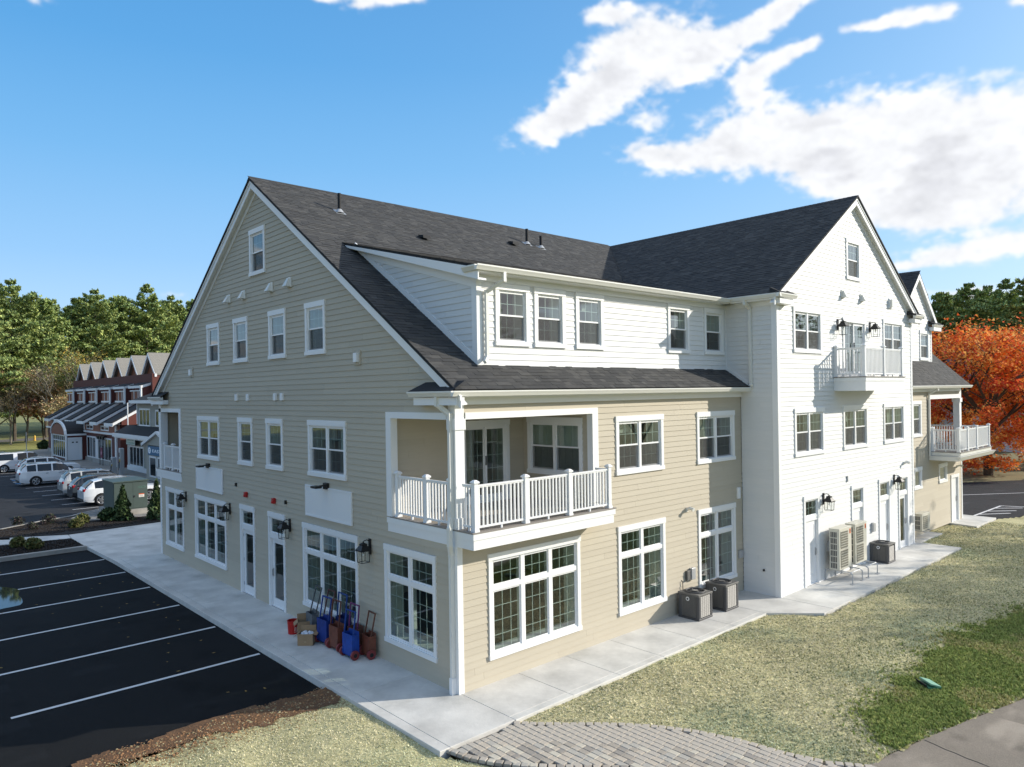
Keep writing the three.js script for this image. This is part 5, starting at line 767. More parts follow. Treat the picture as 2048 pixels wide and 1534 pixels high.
{
  const ry = FACE.G.ry, blue = [.012, .055, .36], navy = [.012, .03, .17], rust = [.27, .085, .05], grey = [.22, .25, .28], brown = [.22, .09, .06];
  cart('grey hand cart at the far end of the row, behind the cartons', -.34, -5.86, .30, grey, [.12, .13, .14], .46, .62, 1.28, ry - .1); cart('dark red handled cart behind the cartons', -.12, -5.45, .25, brown, [.14, .05, .05], .44, .5, 1.22, ry); cart('blue hand cart with a worn blue bin behind the bigger carton', -.42, -5.02, .18, blue, [.01, .07, .40], .52, .66, 1.20, ry + .05); cart('navy hand cart standing against the window behind the rust cart', -.10, -4.62, .1, navy, [.012, .08, .38], .52, .72, 1.32, ry);
  cart('rust coloured hand cart in the middle of the row', -.42, -4.40, .12, rust, [.17, .05, .03], .46, .62, 1.25, ry + .05); cart('purple handled cart against the wall behind the front blue cart', -.12, -3.98, .1, brown, [.26, .05, .22], .5, .6, 1.18, ry); cart('bright blue hand cart at the front of the row', -.44, -3.66, .12, [.01, .09, .55], [.01, .08, .42], .5, .6, 1.15, ry + .04); cart('rust brown cart leaning on the wall at the near end of the row', -.10, -3.36, .2, rust, [.20, .07, .04], .42, .55, 1.08, ry - .08);
  const b = thing('bucket', 'red plastic bucket with white printed logo at the far end of the carts', 'bucket', [-.74, GY, -6.42], 0);
  const print = canvasTex(1024, 256, (c, w, h) => { c.fillStyle = '#b3140c'; c.fillRect(0, 0, w, h); for (const x0 of [140, 640]) { c.save(); c.translate(x0, 70); c.strokeStyle = '#f3d9d3'; c.lineWidth = 7; c.strokeRect(0, 0, 150, 150); c.beginPath(); c.rect(0, 0, 150, 150); c.clip(); c.translate(75, 80); c.rotate(-.72); c.fillStyle = '#fbeeea'; c.textAlign = 'center'; c.font = 'bold 32px sans-serif'; c.fillText('THE', -30, -32); c.font = 'bold 50px sans-serif'; c.fillText('HOME', 0, 8); c.fillText('DEPOT', 4, 52); c.restore(); } });
  mesh('body', moved(new THREE.CylinderGeometry(.152, .132, .36, 32, 1, true), 0, .18, 0, 0, 2.2), new THREE.MeshStandardMaterial({ map: print, roughness: .4, side: THREE.DoubleSide }), b); mesh('bottom', moved(cyl(.131, .131, .01, 24), 0, .01, 0), M.red, b); mesh('rim', moved(new THREE.TorusGeometry(.152, .008, 8, 32), 0, .355, 0, Math.PI / 2), M.red, b); mesh('rib', moved(new THREE.TorusGeometry(.149, .006, 8, 32), 0, .29, 0, Math.PI / 2), M.red, b);
  function carton(label, x, z, w, h, d, turn, filled) { const t = thing('cardboard_box', label, 'box', [x, GY, z], turn, 'open cardboard boxes by the carts'), m = new MB(); m.box(-w / 2, w / 2, 0, .01, -d / 2, d / 2); m.box(-w / 2, w / 2, .01, h, d / 2 - .006, d / 2); m.box(-w / 2, w / 2, .01, h, -d / 2, -d / 2 + .006); m.box(-w / 2, -w / 2 + .006, .01, h, -d / 2 + .006, d / 2 - .006); m.box(w / 2 - .006, w / 2, .01, h, -d / 2 + .006, d / 2 - .006); mesh('carton', m, M.cardboard, t);
    for (const [s, ax] of [[-1, 'x'], [1, 'x'], [-1, 'z']]) { const f = new MB(), o = .13; ax === 'x' ? f.hexa([[s * w / 2, h, d / 2], [s * (w / 2 + o * .8), h + s * .03 - .05, d / 2], [s * (w / 2 + o * .8), h + s * .03 - .05, -d / 2], [s * w / 2, h, -d / 2]], [[s * w / 2, h - .005, d / 2], [s * (w / 2 + o * .8), h + s * .03 - .055, d / 2], [s * (w / 2 + o * .8), h + s * .03 - .055, -d / 2], [s * w / 2, h - .005, -d / 2]]) : f.box(-w / 2, w / 2, h, h + .14, -d / 2 - .004, -d / 2 + .002); mesh('flap', f, M.cardboard, t); }
    mesh('tape', new MB().box(-.03, .03, h * .3, h * .36, d / 2, d / 2 + .001), mat(C(.5, .36, .2), .4), t);
    if (filled) { const R = rnd(8), g = []; for (let i = 0; i < 14; i++) g.push(moved(new THREE.IcosahedronGeometry(.05 + R() * .03, 0), (R() - .5) * (w - .14), h - .07 + R() * .05, (R() - .5) * (d - .14), R() * 3, R() * 3)); mesh('plastic_bags', merge(...g), mat(C(.62, .64, .68), .25), t); } return t; }
  carton('open cardboard box filled with plastic bags beside the blue cart', -.86, -5.36, .40, .30, .34, -.75, true); carton('taller open cardboard box between bucket and grey cart', -.60, -6.02, .36, .42, .34, -.4, false);
}
{ // valve box lid in the old turf
  const t = thing('valve_box', 'green irrigation box with its lid tipped up in the turf', 'utility box', [7.66, -.09, 6.78], .9); t.scale.setScalar(.8); mesh('lid', new RoundedBoxGeometry(.5, .05, .3, 2, .012).rotateX(.28).translate(0, .10, .03), mat(C(.20, .40, .29), .5, { map: T.fine }), t); mesh('frame', new MB().frame(-.26, .26, 0, .06, .03, -.18, .18).frame(-.26, .26, .0, .02, .03, -.18, -.15), mat(C(.05, .19, .11), .6), t); mesh('well', new MB().box(-.24, .24, .0, .012, -.16, -.05), M.blackMatte, t); mesh('rear_flap', new MB().hexa([[-.22, .04, -.17], [.24, .04, -.17], [.24, .13, -.22], [-.22, .13, -.22]], [[-.22, .04, -.19], [.24, .04, -.19], [.24, .13, -.24], [-.22, .13, -.24]]), M.blackMatte, t);
}

// ================================================================ CARS
const tyreM = mat(C(.014, .014, .015), .85), rimM = mat(C(.55, .56, .58), .25, { metalness: .85 }), carGlass = mat(C(.010, .014, .018), .03), redLamp = mat(C(.34, .012, .015), .2), lampM = mat(C(.55, .57, .6), .12, { metalness: .3 }), chrome = mat(C(.6, .6, .6), .15, { metalness: .9 }), plastic = mat(C(.018, .018, .019), .6);
const wheelParts = (() => { const tg = moved(new THREE.TorusGeometry(.285, .085, 10, 28).scale(1, 1, 1.25), 0, 0, 0), rim = new MB(), R = .235; for (let i = 0; i < 5; i++) { const a = i / 5 * 6.283, c = Math.cos(a), s = Math.sin(a), q = (d, e, z) => [c * d - s * e, s * d + c * e, z]; rim.hexa([q(.05, -.045, .1), q(R, -.06, .085), q(R, .06, .085), q(.05, .045, .1)].map((p) => p), [q(.05, -.045, .06), q(R, -.06, .05), q(R, .06, .05), q(.05, .045, .06)]); } const rg = merge(rim, moved(new THREE.TorusGeometry(.232, .018, 8, 28), 0, 0, .085), moved(cyl(.055, .055, .05, 12), 0, 0, .085, Math.PI / 2)); const disc = moved(cyl(.235, .235, .05, 24), 0, 0, .02, Math.PI / 2); return { tg, rg, disc }; })();
// profile: [x, lower edge of glass (belt), roof, half width at roof], front of the car at +x
function car(label, pos, turn, paint, { L = 4.7, W = 1.88, prof, wheels = [-1.38, 1.42], glass = [], rails = true, tail = 'mid', cap = false, screens }) {
  const t = thing('parked_car', label, 'car', pos, turn, 'cars parked along the shops'), P = mat(C(...paint), .28, { metalness: .05 }), w2 = W / 2, wr = .40;
  const pm = new THREE.MeshPhysicalMaterial({ color: C(...paint), roughness: .35, clearcoat: 1, clearcoatRoughness: .04 }); void P;
  const at = (x) => { let i = 0; while (i < prof.length - 2 && x > prof[i + 1][0]) i++; const a = prof[i], b = prof[i + 1], k = clamp((x - a[0]) / (b[0] - a[0])); return [1, 2, 3].map((q) => lerp(a[q], b[q], k)); };
  const xs = new Set(prof.map((p) => p[0])); for (let x = -L / 2; x <= L / 2; x += .11) xs.add(+x.toFixed(3)); for (const g of glass) { xs.add(g[0]); xs.add(g[1]); } for (const c of wheels) for (let a = 0; a <= 14; a++) xs.add(+(c + Math.cos(a / 14 * Math.PI) * wr).toFixed(3));
  const X = [...xs].filter((x) => x >= -L / 2 && x <= L / 2).sort((a, b) => a - b).filter((x, i, A) => !i || x - A[i - 1] > .004);
  const sec = (x) => { const [belt, roof, hw] = at(x), e = Math.max(0, Math.abs(x) - (L / 2 - .55)) / .55, pinch = 1 - .13 * e * e; let yb = .24 + .10 * e * e; for (const c of wheels) { const d = Math.abs(x - c); if (d < wr) yb = Math.max(yb, .34 + Math.sqrt(wr * wr - d * d) * .98); } const z = w2 * pinch, ym = Math.max(.62, yb + .02), b = Math.max(belt, ym + .02); return [[yb, z * .95], [Math.min(ym, Math.max(yb + .01, .42)), z * .985], [ym, z], [b - .02, z * .965], [b, z * .945], [Math.max(roof - .09, b + .004), Math.min(hw * pinch + .03, z * .94)], [Math.max(roof - .03, b + .007), hw * pinch * .93], [roof, hw * .55], [roof + .012, 0]]; };
  const body = new MB(), gl = new Map(), rows = X.map(sec), put = (m, a, b, c, d, s) => s > 0 ? m.quad(a, b, c, d) : m.quad(d, c, b, a);
  const glOf = (k) => { if (!gl.has(k)) gl.set(k, new MB()); return gl.get(k); };
  for (let i = 0; i < X.length - 1; i++) { const xm = (X[i] + X[i + 1]) / 2; for (let j = 0; j < 8; j++) for (const s of [1, -1]) {
    const q = (k, jj) => [X[k], rows[k][jj][0], s * rows[k][jj][1]]; let m = body;
    const side = glass.find((g) => g[2] === 'side' && xm > g[0] && xm < g[1]), end = glass.find((g) => g[2] !== 'side' && xm > g[0] && xm < g[1]);
    if (side && j === 4) m = glOf('side_window' + side[0] + s); if (end && j >= 5) m = glOf(end[2]); if (end && end[3] && j === 4) m = glOf(end[2] + 'q' + s);
    put(m, q(i, j), q(i + 1, j), q(i + 1, j + 1), q(i, j + 1), s); } }
  for (const k of [0, X.length - 1]) { const f = k ? 1 : -1; for (let j = 0; j < 8; j++) { const a = [X[k], rows[k][j][0], rows[k][j][1]], b = [X[k], rows[k][j + 1][0], rows[k][j + 1][1]], c = [b[0], b[1], -b[2]], d = [a[0], a[1], -a[2]]; f > 0 ? body.quad(d, a, b, c) : body.quad(a, d, c, b); } }
  mesh('body', body, pm, t); for (const [k, m] of gl) mesh(k.replace(/[-\d.]+.*$/, '').replace(/q$/, ''), m, carGlass, t);
  mesh('underbody', new MB().box(-L / 2 + .2, L / 2 - .2, .2, .62, -w2 * .82, w2 * .82), plastic, t);
  const trim = new MB(); for (const s of [-1, 1]) { trim.box(wheels[0] + wr, wheels[1] - wr, .22, .33, s * (w2 * .94), s * (w2 * .965)); } trim.box(-L / 2 - .03, -L / 2 + .14, .30, .46, -w2 * .78, w2 * .78); trim.box(L / 2 - .14, L / 2 + .02, .26, .46, -w2 * .74, w2 * .74); mesh('bumper_trim', trim, plastic, t);
  for (const c of wheels) for (const s of [1, -1]) { const w = mesh('wheel', wheelParts.tg, tyreM, t); w.position.set(c, .36, s * (w2 - .09)); w.rotation.y = s > 0 ? 0 : Math.PI; mesh('disc', wheelParts.disc, tyreM, w); mesh('rim', wheelParts.rg, rimM, w); const ar = mesh('wheel_arch', moved(new THREE.TorusGeometry(wr + .005, .028, 6, 20, Math.PI), c, .36, s * (w2 * .985)), plastic, t); void ar; }
  for (const s of [1, -1]) {
    const hb = rows[X.length - 1][4][0], fz = w2 * .66; mesh('headlight', new RoundedBoxGeometry(.24, .13, .34, 2, .04).translate(L / 2 - .12, hb - .12, s * fz), lampM, t);
    const ty = tail === 'high' ? 1.15 : 1.0; mesh('tail_light', new RoundedBoxGeometry(.26, tail === 'high' ? .5 : .17, .34, 2, .04).translate(-L / 2 + .12, ty, s * w2 * .70), redLamp, t);
    const mx = glass.find((g) => g[2] === 'windshield'); mesh('mirror', new RoundedBoxGeometry(.16, .14, .2, 2, .04).translate((mx ? mx[0] : .8) - .05, 1.06, s * (w2 + .09)), pm, t);
    if (rails) { const r = prof.filter((p) => p[2] > 1.6), a = r[0], b = r[r.length - 1]; mesh('roof_rail', new MB().bar([a[0] + .15, a[2] + .035, s * a[3] * .9], [b[0] - .1, b[2] + .035, s * b[3] * .9], .035, .035), chrome, t); }
    for (const hx2 of [.1, -.75]) mesh('door_handle', new MB().box(hx2, hx2 + .18, .93, .96, s * w2 * .97, s * (w2 * .97 + .03)), chrome, t);
  }
  mesh('licence_plate', new MB().box(-L / 2 - .032, -L / 2 - .02, .78, .93, -.16, .16), mat(C(.6, .6, .58), .5), t); mesh('grille', new MB().box(L / 2 - .03, L / 2 + .012, .55, .78, -.45, .45), plastic, t);
  return t;
}
const SUV = { L: 4.68, W: 1.9, wheels: [-1.38, 1.42], prof: [[-2.34, .93, .95, .70], [-2.29, 1.02, 1.07, .73], [-2.08, 1.09, 1.32, .69], [-1.82, 1.09, 1.53, .66], [-1.4, 1.085, 1.615, .65], [-.8, 1.07, 1.655, .65], [-.1, 1.05, 1.66, .66], [.3, 1.03, 1.61, .66], [1.08, 1.0, 1.08, .70], [1.22, .99, 1.045, .75], [1.95, .94, .985, .76], [2.2, .88, .92, .74], [2.32, .76, .80, .68], [2.34, .68, .70, .64]], glass: [[-1.72, -1.16, 'side'], [-1.08, -.24, 'side'], [-.14, .74, 'side'], [-2.22, -1.76, 'rear_window'], [.32, 1.07, 'windshield']] };
const BOXY = { L: 4.95, W: 1.98, wheels: [-1.42, 1.46], prof: [[-2.47, .98, 1.0, .76], [-2.42, 1.07, 1.13, .78], [-2.24, 1.14, 1.48, .72], [-2.02, 1.14, 1.68, .70], [-1.2, 1.12, 1.745, .70], [.0, 1.09, 1.74, .71], [.42, 1.07, 1.66, .71], [1.16, 1.04, 1.13, .76], [1.3, 1.03, 1.10, .80], [2.1, .98, 1.04, .79], [2.36, .90, .94, .76], [2.47, .74, .78, .70]], glass: [[-1.98, -1.38, 'side'], [-1.29, -.36, 'side'], [-.26, .82, 'side'], [-2.36, -2.0, 'rear_window'], [.44, 1.15, 'windshield']], tail: 'mid' };
const TRUCK = { L: 5.7, W: 1.98, wheels: [-1.75, 1.75], rails: false, prof: [[-2.85, 1.05, 1.07, .76], [-2.8, 1.12, 1.15, .78], [-2.72, 1.14, 1.62, .74], [-2.6, 1.14, 1.80, .72], [-.95, 1.14, 1.82, .72], [-.78, 1.12, 1.82, .72], [.3, 1.08, 1.86, .70], [.62, 1.06, 1.80, .70], [1.32, 1.05, 1.16, .76], [1.5, 1.04, 1.13, .80], [2.55, 1.0, 1.06, .78], [2.85, .82, .86, .72]], glass: [[-2.55, -1.0, 'side'], [-.68, .05, 'side'], [.13, .92, 'side'], [-2.78, -2.66, 'rear_window'], [.64, 1.31, 'windshield']], tail: 'high' };
const white = [.70, .71, .72], silver = [.40, .41, .41], dark = [.012, .013, .016];
const LY = -.192;
car('white SUV with red tail lights parked behind the green transformer', [3.35, LY, -39.55], .0, white, { ...SUV });
car('black SUV parked between a white and a silver one', [3.35, LY, -42.5], 0, dark, { ...SUV });
car('silver SUV with a dark roof parked past the black one', [3.5, LY, -45.6], 0, silver, { ...BOXY });
car('large white SUV parked beside the blue hatched space', [2.45, LY, -55.3], 0, white, { ...BOXY });
car('white SUV parked next to the pickup truck', [3.4, LY, -63.2], 0, white, { ...SUV });
car('white pickup truck with a capped bed', [2.6, LY, -69.6], 0, [.62, .63, .66], { ...TRUCK });
car('teal green car beyond the pickup truck', [1.5, LY, -74.0], 0, [.02, .16, .14], { ...SUV });

// ---------------------------------------------------------------- transformer, poles, hydrant, chalkboard sign
{
  const g = mat(C(.06, .088, .078), .55, { map: T.fine }), t = thing('transformer', 'green metal transformer cabinet on gravel behind the shrubs', 'utility cabinet', [1.95, -.012, -33.4], .0);
  mesh('pad', new MB().box(-1.0, 1.15, 0, .26, -1.4, 1.4), M.kerb, t); mesh('cabinet', new RoundedBoxGeometry(1.75, 1.55, 2.2, 2, .02).translate(.05, 1.03, 0), g, t); mesh('lid', new MB().hexa([[-.88, 1.80, 1.16], [.98, 1.80, 1.16], [.98, 1.88, 1.16], [-.88, 1.86, 1.16]], [[-.88, 1.80, -1.16], [.98, 1.80, -1.16], [.98, 1.88, -1.16], [-.88, 1.86, -1.16]]), g, t);
  const d = mesh('door', new MB().box(.16, .91, .32, 1.76, 1.1, 1.125), g, t); mesh('latch', new MB().box(.2, .26, .92, 1.02, 1.125, 1.15), M.blackMatte, d); mesh('door', new MB().box(-.80, .15, .32, 1.76, 1.1, 1.122), g, t);
  mesh('lettering', new MB().quad([.42, 1.42, 1.128], [.82, 1.42, 1.128], [.82, 1.52, 1.128], [.42, 1.52, 1.128]), new THREE.MeshStandardMaterial({ roughness: .6, map: (() => { const x = canvasTex(256, 64, (c) => { c.fillStyle = '#4f6b60'; c.fillRect(0, 0, 256, 64); c.fillStyle = '#1b2622'; c.font = 'bold 46px sans-serif'; c.fillText('8270 9664', 8, 48); }); x.repeat.set(1 / .4, 1 / .1); x.offset.set(-.42 / .4, -1.42 / .1); return x; })() }), t);
  mesh('warning_label', new MB().quad([.46, .9, 1.128], [.74, .9, 1.128], [.74, 1.1, 1.128], [.46, 1.1, 1.128]), new THREE.MeshStandardMaterial({ roughness: .5, map: (() => { const x = canvasTex(128, 96, (c) => { c.fillStyle = '#e9e4dc'; c.fillRect(0, 0, 128, 96); c.fillStyle = '#c8521c'; c.fillRect(0, 0, 128, 26); c.fillStyle = '#555'; for (let i = 0; i < 4; i++) c.fillRect(10, 38 + i * 13, 90 + (i % 2) * 14, 5); }); x.repeat.set(1 / .28, 5); x.offset.set(-.46 / .28, -4.5); return x; })() }), t);
}
for (const [x, z, h, label] of [[7.2, -57.3, 1.5, 'grey charging post with a coiled cable nearest the shop corner'], [7.55, -56.2, 2.3, 'tall pale charging cabinet beside the shop corner']]) { const t = thing('charging_post', label, 'charger', [x, GY, z]); mesh('cabinet', new RoundedBoxGeometry(.34, h, .5, 2, .04).translate(0, h / 2, 0), M.galv, t); mesh('screen', new MB().box(-.175, -.171, h * .68, h * .84, -.14, .14), M.blackMatte, t); mesh('cable', new MB().tube([[-.17, h * .62, .2], [-.3, h * .4, .24], [-.28, h * .2, .2], [-.2, h * .3, .1], [-.18, h * .55, .05]], .02, 6), M.blackMatte, t); mesh('holster', new MB().box(-.22, -.16, h * .5, h * .6, .16, .26), mat(C(.6, .42, .05), .5), t); }
{ const t = thing('sign_post', 'thin grey post at the corner of the grass bank', 'post', [7.9, -.2, -103.5]); mesh('pole', moved(cyl(.05, .05, 2.4, 8), 0, 1.2, 0), M.galv, t); mesh('base', moved(cyl(.1, .12, .1, 10), 0, .05, 0), M.galv, t);
  const h = thing('fire_hydrant', 'small yellow hydrant at the far roadside', 'hydrant', [13.4, -.3, -132]); const y = mat(C(.62, .38, .06), .5); mesh('barrel', merge(moved(cyl(.16, .18, .7, 12), 0, .35, 0), moved(new THREE.SphereGeometry(.17, 12, 8), 0, .72, 0)), y, h); mesh('outlet', merge(moved(cyl(.07, .07, .5, 10), 0, .5, 0, Math.PI / 2)), y, h); mesh('flange', moved(cyl(.22, .22, .05, 12), 0, .03, 0), y, h);
  const s = thing('sidewalk_sign', 'maroon sign hung in a dark metal frame before the shops', 'sign', [8.75, GY, -68], 0); mesh('stand', new MB().tube([[0, 0, -.7], [0, 1.75, -.7], [0, 1.9, -.55], [0, 1.9, .55]], .03, 8).tube([[0, 0, .45], [0, 1.9, .45]], .03, 8), M.blackMatte, s); mesh('board', new MB().box(-.02, .02, .75, 1.75, -.42, .36), mat(C(.16, .008, .045), .6), s);
  const fr = mesh('lettering', new MB().quad([-.024, .95, -.36], [-.024, .95, .3], [-.024, 1.55, .3], [-.024, 1.55, -.36]), new THREE.MeshStandardMaterial({ roughness: .6, map: (() => { const x = canvasTex(128, 128, (c) => { c.fillStyle = '#6b0c33'; c.fillRect(0, 0, 128, 128); c.fillStyle = '#d6a6bd'; c.beginPath(); c.arc(58, 28, 14, Math.PI, 0); c.fill(); for (let i = 0; i < 3; i++) c.fillRect(8, 44 + i * 22, 108 - i * 8, 12); }); x.repeat.set(1 / .66, 1 / .6); x.offset.set(.36 / .66, -.95 / .6); return x; })() }), s); void fr;
}
// ================================================================ SHOPS
function shopWindow(parent, x, z0, z1, y0, y1, n, name = 'window', transom = 0) {        // faces -x
  const o = mesh(name, new MB().box(x - .04, x + .02, y0, y1, z0, z0 + .12).box(x - .04, x + .02, y0, y1, z1 - .12, z1).box(x - .05, x + .02, y1 - .14, y1, z0 + .12, z1 - .12).box(x - .05, x + .02, y0, y0 + .12, z0 + .12, z1 - .12), M.trim, parent);
  const m = new MB(); for (let i = 1; i < n; i++) { const z = lerp(z0 + .12, z1 - .12, i / n); m.box(x - .03, x + .02, y0 + .12, y1 - .14, z - .05, z + .05); } if (transom) m.box(x - .032, x + .02, y1 - transom, y1 - transom + .09, z0 + .12, z1 - .12); if (m.p.length) mesh('mullion', m, M.trim, o);
  for (let i = 0; i < n; i++) { const a = lerp(z0 + .12, z1 - .12, i / n), b = lerp(z0 + .12, z1 - .12, (i + 1) / n); mesh('pane', new MB().quad([x - .005, y0 + .1, a], [x - .005, y0 + .1, b], [x - .005, y1 - .1, b], [x - .005, y1 - .1, a]), M.darkGlass, o); }
  return o;
}
const clap = (parent, x, z0, z1, y0, y1, m, e = .2) => { const b = new MB(); for (let y = y0; y < y1; y += e) b.quad([x - .03, y, z0], [x - .03, y, z1], [x - .008, Math.min(y + e, y1), z1], [x - .008, Math.min(y + e, y1), z0]).quad([x, y, z0], [x, y, z1], [x - .03, y, z1], [x - .03, y, z0]); return stuff(mesh('clapboards', b, m, parent)); };
{
  const S = thing('shop_row', 'dark red row of shops with repeated gables, white ribs and an arched entrance', 'building'), X = 9.3, bays = [-92.9, -87.2, -81.4, -75.6, -69.9, -64.2], Z0 = -97, Z1 = -63.4;
  mesh('core', new MB().box(X, 24, -.1, 4.2, Z0, Z1).box(12.2, 24, 4.2, 8.9, Z0, Z1), M.redSiding, S); clap(S, X, Z0, Z1, 2.9, 4.2, M.brownSiding); mesh('plinth', new MB().box(X - .1, X, -.1, .35, Z0, Z1), M.kerb, S); mesh('band', new MB().box(X - .22, X, 2.98, 3.16, Z0, Z1).box(X - .12, X, 4.0, 4.15, Z0, Z1), M.trim, S);
  bays.forEach((z, i) => {
    // lower sloping rib with its white edge, upper rib, balcony, gable
    const slab = (x0, y0, x1, y1, za, zb, t, m, n, par) => mesh(n, new MB().hexa([[x0, y0 - t, zb], [x0, y0, zb], [x1, y1, zb], [x1, y1 - t, zb]].reverse(), [[x0, y0 - t, za], [x0, y0, za], [x1, y1, za], [x1, y1 - t, za]].reverse()), m, par);
    const rib = slab(8.45, 4.30, 12.2, 6.45, z - 1.35, z + 1.35, .12, M.deckRoof, 'sloped_roof', S);
    slab(8.5, 4.20, 12.2, 6.33, z + 1.355, z + 1.43, .26, M.trim, 'edge_board', rib); mesh('eave_box', new MB().box(8.4, 8.55, 3.9, 4.2, z - 1.3, z + 1.35), M.trim, rib);
    mesh('side_wall', new MB().hexa([[9.3, 4.0, z + 1.3], [9.3, 4.6, z + 1.3], [12.2, 6.25, z + 1.3], [12.2, 4.0, z + 1.3]].reverse(), [[9.3, 4.0, z - 1.3], [9.3, 4.6, z - 1.3], [12.2, 6.25, z - 1.3], [12.2, 4.0, z - 1.3]].reverse()), M.redSiding, S);
    if (i < 6) { const zc = z + 2.4;
      const up = slab(11.3, 7.78, 14.6, 8.85, z - 3.9, z + .22, .1, M.deckRoof, 'sloped_roof', S); slab(11.28, 7.72, 14.6, 8.8, z + .225, z + .30, .24, M.trim, 'edge_board', up); mesh('front_edge', new MB().box(11.24, 11.34, 7.5, 7.74, z - 3.9, z + .22), M.trim, up);
      mesh('side_wall', new MB().hexa([[11.45, 6.0, z + .2], [11.45, 7.6, z + .2], [14, 8.45, z + .2], [14, 6.0, z + .2]].reverse(), [[11.45, 6.0, z - .1], [11.45, 7.6, z - .1], [14, 8.45, z - .1], [14, 6.0, z - .1]].reverse()), M.redSiding, S); mesh('corner_trim', new MB().box(11.3, 11.42, 5.8, 7.5, z - .15, z + .26), M.trim, S);
      const bl = mesh('balcony', new MB().box(11.5, 11.6, 6.3, 7.2, z - 3.8, z - .3), M.brownSiding, S); mesh('balcony_rail', new MB().box(11.44, 11.64, 7.2, 7.32, z - 4, z - .2).box(11.44, 11.64, 6.1, 6.28, z - 4, z - .2).box(11.45, 11.5, 6.28, 7.2, z - 1.35, z - 1.25).box(11.45, 11.5, 6.28, 7.2, z - 2.75, z - 2.65), M.trim, bl);
      const gz = z - 1.4, ap = 11.0, ev = 9.0, hw = 1.95, g = mesh('gable_dormer', new MB().prism([[-(gz + hw), 7.6], [-(gz - hw), 7.6], [-(gz - hw), ev], [-gz, ap - .1], [-(gz + hw), ev]].map((p) => p), 'x', 12.9, 20), M.brownSiding, S);
      mesh('gable_roof', new MB().hexa([[12.45, ev - .25, gz + hw + .3], [12.45, ev - .1, gz + hw + .3], [12.45, ap + .05, gz], [12.45, ap - .1, gz]].reverse(), [[20, ev - .25, gz + hw + .3], [20, ev - .1, gz + hw + .3], [20, ap + .05, gz], [20, ap - .1, gz]].reverse()).hexa([[12.45, ev - .25, gz - hw - .3], [12.45, ap - .1, gz], [12.45, ap + .05, gz], [12.45, ev - .1, gz - hw - .3]].reverse(), [[20, ev - .25, gz - hw - .3], [20, ap - .1, gz], [20, ap + .05, gz], [20, ev - .1, gz - hw - .3]].reverse()), M.greyRoof, g);
      const rk = new MB(); for (const s of [1, -1]) rk.hexa([[12.4, ev - .42, gz + s * (hw + .32)], [12.4, ev - .14, gz + s * (hw + .32)], [12.4, ap + .0, gz], [12.4, ap - .30, gz]], [[12.6, ev - .42, gz + s * (hw + .32)], [12.6, ev - .14, gz + s * (hw + .32)], [12.6, ap + .0, gz], [12.6, ap - .24, gz]]); mesh('rake_board', rk, M.trim, g); shopWindow(S, 12.88, gz - 1.5, gz + 1.5, 7.3, 8.75, 3); }
  });
  shopWindow(S, X - .02, -76.3, -72.6, .35, 2.6, 3, 'window'); shopWindow(S, X - .02, -71.7, -66.4, .3, 2.6, 4, 'window'); mesh('door', new MB().box(X - .05, X, 0, 2.5, -72.5, -71.8), M.vinyl, S); shopWindow(S, X - .02, -76.4, -73.6, 3.3, 3.8, 2); shopWindow(S, X - .02, -70.4, -67.4, 3.3, 3.8, 2); shopWindow(S, X - .02, -95, -92, .3, 2.6, 3);
  mesh('lantern_trio', new MB().box(X - .4, X - .2, 2.45, 2.75, -70.6, -70.3).box(X - .4, X - .2, 2.45, 2.75, -69.6, -69.3).box(X - .4, X - .2, 2.45, 2.75, -68.6, -68.3).box(X - .3, X, 2.75, 2.8, -70.7, -68.2), M.black, S); mesh('pilaster', new MB().box(X - .12, X + .3, 0, 4.1, -64.9, -64.4), M.trim, S); mesh('downpipe', new MB().box(X - .14, X - .04, 0, 4, -77.2, -77.06), M.trim, S);
  // arched entrance
  const E = mesh('entrance', new MB().box(7.5, X, 0, 2.75, -84, -76.9), M.redSiding, S), arch = [], ac = [7.5, -80.45]; for (let k = 0; k <= 12; k++) { const a = k / 12 * Math.PI; arch.push([80.45 + Math.cos(a) * 3.6, 2.75 + Math.sin(a) * 1.35]); } mesh('arched_roof', new MB().prism(arch, 'x', 7.4, X + .6), M.deckRoof, E); mesh('arch_panel', new MB().prism(arch.map(([a, h]) => [80.45 + (a - 80.45) * .93, 2.7 + (h - 2.75) * .9]), 'x', 7.3, 7.45), M.brownSiding, E); const at = new MB(); for (let k = 0; k < 12; k++) at.bar([7.36, arch[k][1], -arch[k][0]], [7.36, arch[k + 1][1], -arch[k + 1][0]], .22, .2); at.box(7.35, 7.5, 0, 2.8, -77.1, -76.75).box(7.35, 7.5, 0, 2.8, -84.1, -83.8).box(7.4, X, 2.62, 2.8, -76.9, -76.7); mesh('arch_trim', at, M.trim, E); void ac;
  shopWindow(S, 7.46, -83.7, -77.2, .2, 2.7, 6, 'window', .7); { const d = mesh('door', new MB().box(7.7, 8.75, 0, 2.2, -76.9, -76.84), M.vinyl, S); mesh('door_casing', new MB().box(7.55, 7.7, 0, 2.4, -76.9, -76.8).box(8.75, 8.9, 0, 2.4, -76.9, -76.8).box(7.55, 8.9, 2.2, 2.42, -76.9, -76.78), M.trim, d); mesh('light', new MB().box(7.95, 8.13, 1.85, 1.97, -76.85, -76.82).box(8.32, 8.5, 1.85, 1.97, -76.85, -76.82), M.darkGlass, d); }
}
